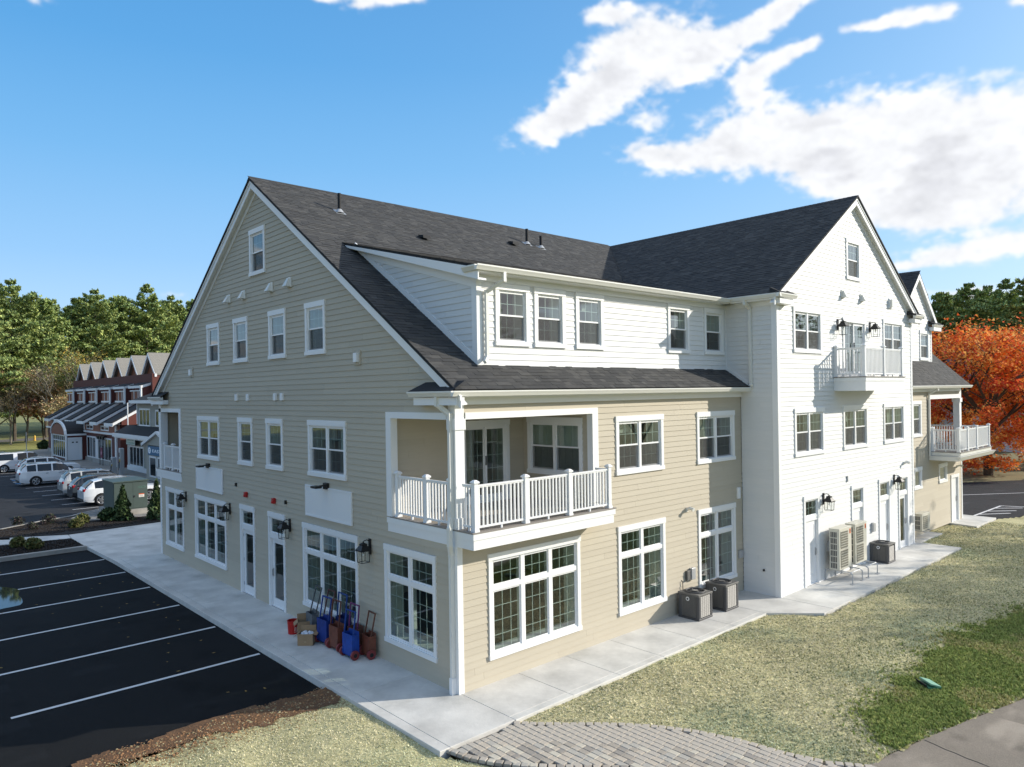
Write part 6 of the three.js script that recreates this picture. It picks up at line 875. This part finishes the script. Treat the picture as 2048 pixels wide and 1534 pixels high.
{
  const S = thing('shop_building', 'grey clapboard shop building with dark hipped eaves and a blue sign', 'building'), X = 9.5, z0 = -61.6, z1 = -40;
  mesh('core', new MB().box(X, 24, -.1, 3.9, z0, z1).box(X, 24, 3.9, 6.1, -58.5, z1), M.greySiding, S); clap(S, X, z0, z1, 0, 3.9, M.greySiding, .16); clap(S, X, -58.5, z1, 3.9, 6.1, M.greySiding, .16); mesh('corner_board', new MB().box(X - .06, X, 0, 6.1, z0, z0 + .18).box(X - .06, X, 4.2, 6.1, -58.6, -58.42), M.trim, S); mesh('plinth', new MB().box(X - .12, X, -.1, .35, z0, z1), M.trim, S);
  mesh('upper_roof', new MB().hexa([[X - .5, 6.15, z1], [X - .5, 6.3, z1], [17, 9.5, z1], [17, 9.3, z1]].reverse(), [[X - .5, 6.15, -58.9], [X - .5, 6.3, -58.9], [17, 9.5, -56], [17, 9.3, -56]].reverse()), M.deckRoof, S); mesh('eave', new MB().box(X - .62, X - .45, 6.05, 6.32, -58.9, z1).box(X - .45, 12, 6.05, 6.3, -58.95, -58.85), M.trim, S);
  mesh('lower_roof', new MB().hexa([[X - 1.2, 3.25, z1], [X - 1.2, 3.35, z1], [X, 4.05, z1], [X, 3.9, z1]].reverse(), [[X - 1.2, 3.25, z0 - .1], [X - 1.2, 3.35, z0 - .1], [X, 4.05, z0 - .1], [X, 3.9, z0 - .1]].reverse()), M.deckRoof, S); mesh('lower_eave', new MB().box(X - 1.32, X - 1.18, 3.05, 3.36, z0 - .1, z1).box(X - 1.2, X, 2.95, 3.1, z0, z1), M.trim, S);
  shopWindow(S, X - .03, -57.8, -54.7, 4.05, 5.6, 3); shopWindow(S, X - .03, -61.0, -56.7, .35, 2.2, 4); shopWindow(S, X - .03, -53.2, -51.4, 4.1, 5.5, 2);
  const text = (w, h, bg, fn) => { const x = canvasTex(512, 256, (c) => { c.fillStyle = bg; c.fillRect(0, 0, 512, 256); fn(c); }); x.repeat.set(1 / w, 1 / h); return x; };
  { const t = thing('hanging_sign', 'white sign with green lettering on the grey shop wall', 'sign', [X - .35, 2.3, -59.2], 0); mesh('board', new MB().box(-.08, .12, 0, .66, -1.4, 1.4), mat(C(.02, .02, .02), .6), t); const tx = text(2.7, .6, '#c9d8cf', (c) => { c.fillStyle = '#2f6f54'; c.font = 'bold 92px sans-serif'; c.textAlign = 'center'; c.fillText('BOSTON', 256, 104); c.fillText('FLOORING', 256, 222); }); tx.offset.set(.5, -.03 / .6); mesh('face', new MB().quad([-.084, .03, -1.35], [-.084, .03, 1.35], [-.084, .63, 1.35], [-.084, .63, -1.35]), new THREE.MeshStandardMaterial({ map: tx, roughness: .5 }), t); }
  const P = mesh('entrance', new MB().box(X - 1.6, X, 0, 2.75, -50.4, -43.6), M.greySiding, S); mesh('pediment', new MB().prism([[43.6, 2.8], [50.4, 2.8], [47, 3.75]], 'x', X - 1.7, X), M.greySiding, P); mesh('pediment_trim', new MB().bar([X - 1.78, 2.78, -50.8], [X - 1.78, 3.85, -47], .2, .2).bar([X - 1.78, 2.78, -43.2], [X - 1.78, 3.85, -47], .2, .2), M.trim, P); mesh('pediment_roof', new MB().hexa([[X - 1.8, 2.9, -50.9], [X - 1.8, 3.96, -47], [X, 3.96, -47], [X, 2.9, -50.9]], [[X - 1.8, 2.86, -50.9], [X - 1.8, 3.92, -47], [X, 3.92, -47], [X, 2.86, -50.9]]), M.deckRoof, P); shopWindow(S, X - 1.62, -49.4, -47.7, .3, 1.95, 1); shopWindow(S, X - 1.62, -47.4, -45.7, .3, 1.95, 1);
  { const t = thing('shop_sign', 'blue sign board with white letters over the grey shop entrance', 'sign', [X - 1.66, 2.02, -47], 0); mesh('board', new MB().box(-.04, .04, 0, .72, -2.6, 2.6), mat(C(.006, .10, .20), .5), t); const tx = text(5.2, .7, '#0b5a80', (c) => { c.fillStyle = '#e8eef5'; c.beginPath(); c.ellipse(40, 128, 34, 92, 0, 0, 7); c.fill(); c.font = 'bold 120px sans-serif'; c.save(); c.scale(.8, 1); c.fillText('EASTMAN', 130, 172); c.restore(); c.fillStyle = '#0b5a80'; c.fillRect(26, 100, 28, 16); c.fillRect(26, 140, 28, 16); }); tx.offset.set(.5, -.01 / .7); mesh('face', new MB().quad([-.045, .01, -2.6], [-.045, .01, 2.6], [-.045, .71, 2.6], [-.045, .71, -2.6]), new THREE.MeshStandardMaterial({ map: tx, roughness: .5 }), t); }
}
structure('shop_sidewalk', slabGeo([[7.0, -36.3], [24, -36.3], [24, -110], [10, -103], [6.2, -97], [7.0, -84]].reverse().reverse(), -.3, GY, .02), mat(C(.33, .31, .28), .9, { map: T.concrete }), 'grey walk in front of the shops');

// ================================================================ TREES AND SHRUBS
const leafTri = (mb, x, y, z, s, R, flatness = .4) => { const a = R() * 6.283, b = (R() - .5) * 2 * (1 - flatness), c = Math.cos(a), d = Math.sin(a), e = Math.sin(b), k = Math.cos(b); mb.tri([x - d * s * .5, y - e * s * .3, z + c * s * .5], [x + d * s * .5, y - e * s * .25, z - c * s * .5], [x + c * s * k, y + e * s + (R() - .5) * s * .3, z + d * s * k]); };
function pineMeshes(seed, H, spread, tone = 1, fine = 1) {
  const R = rnd(seed), tr = new MB(), cr = new MB(), bx = (R() - .5) * .8, bz = (R() - .5) * .8, ax = (y) => [bx * y / H, bz * y / H];
  tr.tube([[0, 0, 0], [ax(H * .4)[0], H * .4, ax(H * .4)[1]], [ax(H * .95)[0], H * .95, ax(H * .95)[1]]], [H * .011, H * .007, .03], 7);
  const y0 = H * .18; let k = 0;
  for (let y = y0; y < H * .985; y += (.66 + R() * .5) * H / 24, k++) {
    const t = (y - y0) / (H - y0), len = spread * (t < .25 ? .75 + t * 1.0 : Math.pow(1 - (t - .25) / .75, .8)) * (.62 + R() * .7) + .15, n = 5 + (R() * 2 | 0), off = R() * 6.28;
    for (let i = 0; i < n; i++) {
      if (R() < .10) continue; const a = off + i / n * 6.283 + (R() - .5) * .5, L = len * (.65 + R() * .55), rise = lerp(.05, .5, t), [cx, cz] = ax(y), dx = Math.cos(a), dz = Math.sin(a), lift = (d) => y + d * rise + Math.sin(d / L * 2.6) * .25 * (1 - t);
      tr.tube([[cx, y, cz], [cx + dx * L * .9, lift(L * .9), cz + dz * L * .9]], [.05 * (1 - t) + .02, .012], 4);
      const m = Math.round((26 + L * 58) * fine);
      for (let j = 0; j < m; j++) {
        const d = L * (.22 + .82 * Math.pow(R(), .7)), w = (R() + R() - 1) * (.42 * L * (1.15 - d / L * .75) + .25), yy = lift(d) - w * w * .10 + (R() - .4) * .46, g = .7 + R() * .6, up = R();
        const c = up < .3 ? [.42, .47, .15] : up < .65 ? [.28, .36, .12] : [.15, .22, .08]; cr.tint = c.map((v) => v * g * tone);
        const sz = (.17 + R() * .28) / Math.sqrt(fine); leafTri(cr, cx + dx * d - dz * w, yy, cz + dz * d + dx * w, sz, R, .05);
        if (R() < .6) leafTri(cr, cx + dx * d - dz * w + .1, yy + .12, cz + dz * d + dx * w, sz * .8, R, -.3);
      }
    }
  }
  return { tr: tr.geo(), cr: cr.geo() };
}
function branchy(seed, H, { levels = 5, r0 = .011, up = .55, spread = .55, leaves = 0, colors = [], leaf = .2, clear = .22, fork = 3, crown, low = .55, fill } = {}) {
  const R = rnd(seed), tr = new MB(), cr = new MB(), tips = [];
  (function grow(p, d, L, r, lv) {
    const n = lv ? 3 : 4, pts = [p.clone()], rs = [r], q = p.clone(), dir = d.clone();
    for (let i = 0; i < n; i++) { dir.add(V((R() - .5) * .25, (R() - .3) * .12, (R() - .5) * .25)).normalize(); q.addScaledVector(dir, L / n); pts.push(q.clone()); rs.push(r * (1 - .38 * (i + 1) / n)); }
    tr.tube(pts.map((v) => [v.x, v.y, v.z]), rs, lv < 2 ? 8 : lv < 4 ? 5 : 3);
    if (lv >= levels - 2) for (const v of pts.slice(1)) tips.push(v);
    if (lv >= levels) return;
    const kids = lv === 0 ? fork + 2 : fork;
    for (let k = 0; k < kids; k++) { const along = lv === 0 ? low + (1 - low) * (k / kids) : .45 + R() * .55, base = pts[Math.min(n, Math.max(1, Math.round(along * n)))], a = k / kids * 6.283 + R() * 1.4, out = V(Math.cos(a), 0, Math.sin(a)).multiplyScalar(spread * (.7 + R() * .6)), nd = dir.clone().multiplyScalar(up).add(out).add(V(0, .18, 0)).normalize(); grow(base, nd, L * (.60 + R() * .22), r * .58 * (.8 + R() * .3), lv + 1); }
  })(V(0, 0, 0), V((R() - .5) * .1, 1, (R() - .5) * .1), H * clear * 1.3, H * r0, 0);
  let top = 0; for (const v of tips) top = Math.max(top, v.y); const k = H / top;
  if (leaves) for (let i = 0; i < leaves; i++) { const v = tips[(R() * tips.length) | 0], o = () => (R() + R() + R() - 1.5) * (crown ?? .9) / k, c = colors[(R() * colors.length) | 0], g = .65 + R() * .7; cr.tint = c.map((x) => x * g); leafTri(cr, v.x + o(), v.y + o() * .8, v.z + o(), leaf / k * (.6 + R() * .8), R, .1); }
  if (fill) { const cl = Array.from({ length: fill.clumps }, () => { const a = R() * 6.283, y = R() * 2 - 1, q = Math.sqrt(1 - y * y), rr = .55 + .45 * Math.sqrt(R()); return [Math.cos(a) * q * rr * fill.r, fill.y + y * rr * fill.h, Math.sin(a) * q * rr * fill.r, .5 + R() * .8, colors[(R() * colors.length) | 0]]; }); for (let i = 0; i < fill.n; i++) { const c = cl[(R() * cl.length) | 0], o = () => (R() + R() + R() - 1.5) * c[3], col = R() < .55 ? c[4] : colors[(R() * colors.length) | 0], g = .65 + R() * .7; cr.tint = col.map((x) => x * g); leafTri(cr, (c[0] + o()) / k, (c[1] + o() * .7) / k, (c[2] + o()) / k, leaf / k * (.6 + R() * .8), R, .1); } }
  const tg = tr.geo().scale(k, k, k), cg = leaves ? cr.geo().scale(k, k, k) : null; return { tr: tg, cr: cg };
}
function tree(name, label, category, group, pos, m, bark, leafMat, turn = 0, s = 1) { const t = thing(name, label, category, pos, turn, group); t.scale.setScalar(s); mesh('trunk', m.tr, bark, t); if (m.cr) mesh('crown', m.cr, leafMat, t); return t; }
const pines = [pineMeshes(1, 24, 7.0), pineMeshes(2, 24, 7.8, .95), pineMeshes(3, 24, 6.4, 1.05)];
// where a tree stands: column in the photograph's left part turned into a bearing from the drone, and a distance
const bearing = (deg, dist) => [camP.x + Math.cos(deg / 57.29578) * dist, camP.z + Math.sin(deg / 57.29578) * dist];
[[-83.9, 140, 0.97, 0, 'tall white pine at the end of the row, beside the picture edge'], [-82.0, 149, 1.13, 1, 'broad white pine behind the bare maple'], [-80.3, 158, 1.07, 2, 'shorter white pine in the gap behind the bare maple'], [-78.9, 165, 1.04, 0, 'lower white pine between two taller ones'], [-77.3, 165, 1.18, 1, 'dense white pine above the first shop gable'], [-75.9, 174, 1.20, 2, 'white pine above the second shop gable'], [-74.3, 173, 1.29, 0, 'tallest rounded white pine above the middle gables'], [-72.6, 181, 1.24, 1, 'white pine behind the fourth shop gable'], [-71.0, 183, 1.24, 2, 'pale sunlit white pine behind the last gables'], [-69.0, 186, 1.41, 0, 'open topped white pine next to the tan gable roof'], [-67.2, 201, 1.24, 1, 'white pine mostly behind the tan gable']]
  .forEach(([a, d, s, k, label], i) => { const [x, z] = bearing(a, d); tree('pine_tree', label, 'tree', 'white pines behind the shops', [x, -.35, z], pines[k], M.bark, M.leafS, i * 1.9, s); });
[[-20.5, 92, 0.73, 1, 'dark pine behind the small white gable'], [-18.6, 104, 0.77, 0, 'slim pine standing above the others beside the small gable'], [-17.0, 95, 0.73, 2, 'bushy pine above the red tree crown'], [-15.4, 99, 0.77, 1, 'pine between the red crown and the picture edge'], [-13.6, 94, 0.75, 0, 'pine with a pointed top near the picture edge'], [-12.0, 90, 0.75, 2, 'pine cut off by the picture edge'], [-22.2, 100, 0.66, 0, 'pine half hidden by the white wing']]
  .forEach(([a, d, s, k, label], i) => { const [x, z] = bearing(a, d); tree('pine_tree', label, 'tree', 'pines beyond the red tree', [x, -.35, z], pines[k], M.bark, M.pine, i * 2.3 + 1, s); });
{ // the woods go on behind the pines that can be told apart
  const put = []; for (let i = 0; i < 15; i++) { const a = -85 + i * 1.32 + (hash(i, 3) - .5) * .5, d = 178 + i * 3 + hash(i, 5) * 26, [x, z] = bearing(a, d); put.push([x, z, (.118 + hash(i, 9) * .016) * d / 24 + .22, i * 2.1]); }
  for (let i = 0; i < 9; i++) { const a = -25 + i * 1.7 + (hash(i, 7) - .5) * .6, d = 128 + hash(i, 8) * 25, [x, z] = bearing(a, d); put.push([x, z, .82 + hash(i, 2) * .14, i * 1.7]); }
  const w = new THREE.InstancedMesh(pines[1].cr, M.leafS, put.length); put.forEach(([x, z, s, r], i) => w.setMatrixAt(i, new THREE.Matrix4().compose(V(x, -.4, z), new THREE.Quaternion().setFromEuler(new THREE.Euler(0, r, 0)), V(s, s, s)))); w.name = 'distant_woods'; w.castShadow = w.receiveShadow = true; stuff(w, 'green woods behind the pines'); scene.add(w);
}
const bare = branchy(31, 12, { levels: 5, spread: .6, up: .7, fork: 3, leaves: 700, colors: [[.20, .15, .08], [.24, .19, .09]], leaf: .12 });
const brown = branchy(37, 8, { levels: 5, spread: .7, up: .5, fork: 3, leaves: 5200, colors: [[.50, .40, .20], [.55, .42, .20], [.40, .36, .16], [.52, .32, .18]], leaf: .2, crown: .6 });
const russet = branchy(38, 6, { levels: 4, spread: .8, up: .5, fork: 4, leaves: 5000, colors: [[.55, .24, .16], [.60, .34, .19], [.45, .32, .18], [.55, .44, .25]], leaf: .22, crown: .6 });
{
  const put = (name, label, a, d, m, bark, s, turn) => { const [x, z] = bearing(a, d); tree(name, label, 'tree', 'trees along the far road', [x, -.35, z], m, bark, M.leafS, turn, s); };
  put('bare_tree', 'pale bare maple in front of the pines', -79.6, 131, bare, M.barkPale, 1.32, .4); put('bare_tree', 'bare tree with two trunks on the grass bank', -82.2, 136, bare, M.barkPale, 0.94, 2.2); put('bare_tree', 'bare leaning tree by the picture edge on the grass bank', -83.6, 134, bare, M.barkPale, 0.84, 4.1);
  put('autumn_tree', 'brownish autumn tree by the picture edge', -83.0, 141, brown, M.barkPale, 1.50, 1); put('autumn_tree', 'olive brown autumn tree behind the bare twins', -81.4, 143, brown, M.barkPale, 1.56, 3); put('autumn_tree', 'russet tree low in front of the pines', -80.4, 141, russet, M.bark, 1.50, 0); put('autumn_tree', 'russet and tan shrubby tree beside the first shop roof', -79.3, 138, russet, M.bark, 1.20, 2); put('autumn_tree', 'tan bushy tree directly left of the arched entrance', -78.6, 131, brown, M.barkPale, 1.02, 5);
  const green = branchy(41, 12, { levels: 5, spread: .5, up: .8, fork: 3, leaves: 7500, colors: [[.15, .20, .07], [.19, .24, .08], [.24, .25, .08]], leaf: .2, crown: .6 }); put('green_tree', 'soft green tree between bare maple and dark pines', -78.3, 135, green, M.bark, 1.10, 1); const gold = branchy(43, 11, { levels: 5, spread: .5, up: .7, fork: 3, leaves: 5200, colors: [[.46, .30, .05], [.34, .27, .06], [.19, .22, .06]], leaf: .2, crown: .6 }); put('autumn_tree', 'golden topped tree behind the soft green one', -77.9, 141, gold, M.bark, 1.38, 3);
}
// the red tree
const redTree = branchy(52, 13.6, { levels: 5, r0: .012, spread: .72, up: .55, fork: 3, clear: .16, low: .3, fill: { n: 30000, clumps: 110, r: 6.4, y: 6.3, h: 6.0 }, leaves: 20000, colors: [[.92, .31, .055], [.84, .19, .05], [.95, .43, .09], [.70, .11, .05], [.96, .52, .14]], leaf: .2, crown: .8 });
tree('red_tree', 'big orange red autumn tree beyond the far porch', 'tree', 'autumn trees at the far lot', [52.7, -.3, -3.75], redTree, M.bark, M.leaf, .8, .86);
tree('red_tree', 'red crown at the picture edge beside the grey roof', 'tree', 'autumn trees at the far lot', [66, -.3, -1.5], redTree, M.bark, M.leaf, 2.6, .95);
tree('autumn_tree', 'orange shrub tree seen through the far porch', 'tree', 'autumn trees at the far lot', [70, -.3, -24], brown, M.bark, M.leafS, 2, .8);
// trees beside and behind the drone: they streak the lawn with shade and show in the window glass
{
  const shade = branchy(61, 15, { levels: 5, spread: .6, up: .65, fork: 3, leaves: 3400, colors: [[.20, .10, .04], [.16, .14, .05], [.24, .13, .04]], leaf: .34, crown: .7 });
  [[32, 20.0, .76, 0, 'half bare tree across the path from the wing'], [39, 20.5, .80, 2, 'half bare tree farther along the path'], [43, 21, .86, 4, 'half bare tree toward the far lot'], [48, 22.5, .9, 1, 'half bare tree at the far bend of the path']].forEach(([x, z, s, r, label]) => tree('shade_tree', label, 'tree', 'half bare trees across the path', [x, -.3, z], shade, M.bark, M.leafS, r, s));
  const red2 = branchy(67, 11, { levels: 5, spread: .6, up: .6, fork: 3, leaves: 9000, colors: [[.34, .06, .03], [.30, .12, .04], [.2, .14, .05]], leaf: .24, crown: .9 });
  [[22, 44, 1.1, 'dark red tree behind the path'], [6, 48, 1.2, 'russet tree behind the path']].forEach(([x, z, s, label], i) => tree('autumn_tree', label, 'tree', 'trees behind the path', [x, -.3, z], red2, M.bark, M.leafS, i * 2, s));
  [[32, 52, .8, 'pine behind the path, farthest along'], [-2, 60, .9, 'pine behind the path'], [48, 56, .85, 'pine behind the half bare trees']].forEach(([x, z, s, label], i) => tree('pine_tree', label, 'tree', 'trees behind the path', [x, -.3, z], pines[i], M.bark, M.pine, i, s));
  const yel = branchy(71, 10, { levels: 5, spread: .6, up: .55, fork: 3, leaves: 9000, colors: [[.30, .24, .05], [.34, .20, .05], [.18, .18, .05], [.30, .12, .04]], leaf: .24, crown: .9 });
  [[-44, -62, 1.1], [-36, -78, 1.0], [-52, -44, 1.15], [-30, -92, 1.1], [-58, -28, 1.1], [-46, -84, 1.2]].forEach(([x, z, s], i) => tree('autumn_tree', ['yellow tree across the parking lot, facing the middle windows', 'yellow tree across the parking lot toward the shops', 'yellow tree across the parking lot, facing the doors', 'yellow tree across the far lot', 'yellow tree across the parking lot, facing the carts', 'yellow tree behind the others across the lot'][i], 'tree', 'autumn trees across the parking lot', [x, -.3, z], yel, M.bark, M.leafS, i * 1.3, s));
}
// shrubs in the beds
function shrubMesh(seed, w, h, cone, colors, n, s) { const R = rnd(seed), m = new MB(); for (let i = 0; i < n; i++) { const y = Math.pow(R(), .8), r = (cone ? (1 - y) * .95 + .08 : Math.sqrt(Math.max(0, 1 - Math.pow(y * 1.7 - .75, 2)))) * w * Math.pow(R(), .35), a = R() * 6.283, jag = .55 + .9 * noise(Math.cos(a) * 1.6 + 9, Math.sin(a) * 1.6 + y * 5, seed), c = colors[(R() * colors.length) | 0], g = .6 + R() * .8; m.tint = c.map((v) => v * g); leafTri(m, Math.cos(a) * r * jag, y * h * (.86 + .28 * noise(a * 2, 4, seed)) + .03, Math.sin(a) * r * jag, s * (.6 + R() * .8), R, -.2); } return { tr: new MB().tube([[0, 0, 0], [0, h * .5, 0]], [.03, .015], 5).geo(), cr: m.geo() }; }
{
  const G1 = [[.045, .085, .022], [.03, .06, .018], [.07, .10, .03]], G2 = [[.12, .13, .03], [.08, .11, .03], [.15, .13, .04]], con = shrubMesh(81, .5, 1.5, true, G1, 2600, .13), low = shrubMesh(82, .5, .75, false, G1, 2200, .12), gold = shrubMesh(83, .40, .55, false, G2, 1900, .1), thin = shrubMesh(84, .35, .5, false, [[.05, .03, .03], [.04, .05, .025]], 380, .09);
  const put = (label, x, z, m, s, r) => tree('shrub', label, 'shrub', 'shrubs in the mulch beds', [x, -.06, z], m, M.bark, M.leafS, r, s);
  put('low spreading green shrub before the transformer', .55, -31.0, low, .85, 0); put('tall pointed evergreen shrub before the transformer', 1.15, -30.5, con, 1.1, 1); put('pointed evergreen shrub beside the building corner', 2.62, -29.7, con, 1.2, 2.4); put('yellowish round shrub on the gravel edge, the nearer of two', -1.2, -29.9, gold, .75, 0); put('yellowish round shrub on the gravel edge, the farther of two', -.62, -31.2, gold, .8, 2); put('round yellow green shrub in the near bed, toward the picture edge', -4.2, -26.3, gold, .72, 1); put('round green shrub in the near bed by the kerb', -3.75, -25.3, gold, .78, 3); put('dark thin shrub in the far bed near the kerb', -1.96, -32.3, thin, .9, 0); put('small dark shrub in the far bed', -2.9, -30.9, thin, .7, 2); put('spindly twig plant near the far kerb', -3.2, -33.0, thin, .8, 4); put('dark round shrub at the end of the shops', 9.6, -102, low, 1.4, 1);
}
// buildings beyond the far lot
{
  const B = thing('house', 'house with a pale blue grey roof behind the red tree', 'house', [84.8, -.3, -9.7], -.35); mesh('wall', new MB().box(-8, 8, 0, 5.4, -6, 6), M.white, B); const r = mesh('roof', new MB().prism([[-7, 5.2], [7, 5.2], [0, 10.2]], 'x', -9, 9), mat(C(.22, .25, .29), .9, { map: T.granule }), B); mesh('chimney', new MB().box(-1, 0, 8, 11, -.5, .5), M.brownSiding, r); for (const z of [-3, 0, 3]) { const w = mesh('window', new MB().box(-8.06, -8, 2, 3.8, z - .6, z + .6), M.trim, B); mesh('pane', new MB().box(-8.08, -8.06, 2.15, 3.65, z - .45, z + .45), M.darkGlass, w); } mesh('door', new MB().box(-8.05, -8, 0, 2.1, 4.2, 5.2), M.vinyl, B);
  const D = thing('barn', 'dark red building seen through the far porch', 'building', [94, -.3, -19.5], .25); mesh('wall', new MB().box(-7, 7, 0, 8, -16, 16), M.redSiding, D); mesh('roof', new MB().prism([[-17, 7.9], [17, 7.9], [0, 14]], 'x', -8, 8), M.deckRoof, D); mesh('base', new MB().box(-7.1, -7, 0, 1.2, -16, 16), M.kerb, D); for (let i = 0; i < 5; i++) { const w = mesh('window', new MB().box(-7.06, -7, 3, 5, -12 + i * 6 - .8, -12 + i * 6 + .8), M.trim, D); mesh('pane', new MB().box(-7.08, -7.06, 3.15, 4.85, -12 + i * 6 - .65, -12 + i * 6 + .65), M.darkGlass, w); }
}
renderer.render(scene, camera);
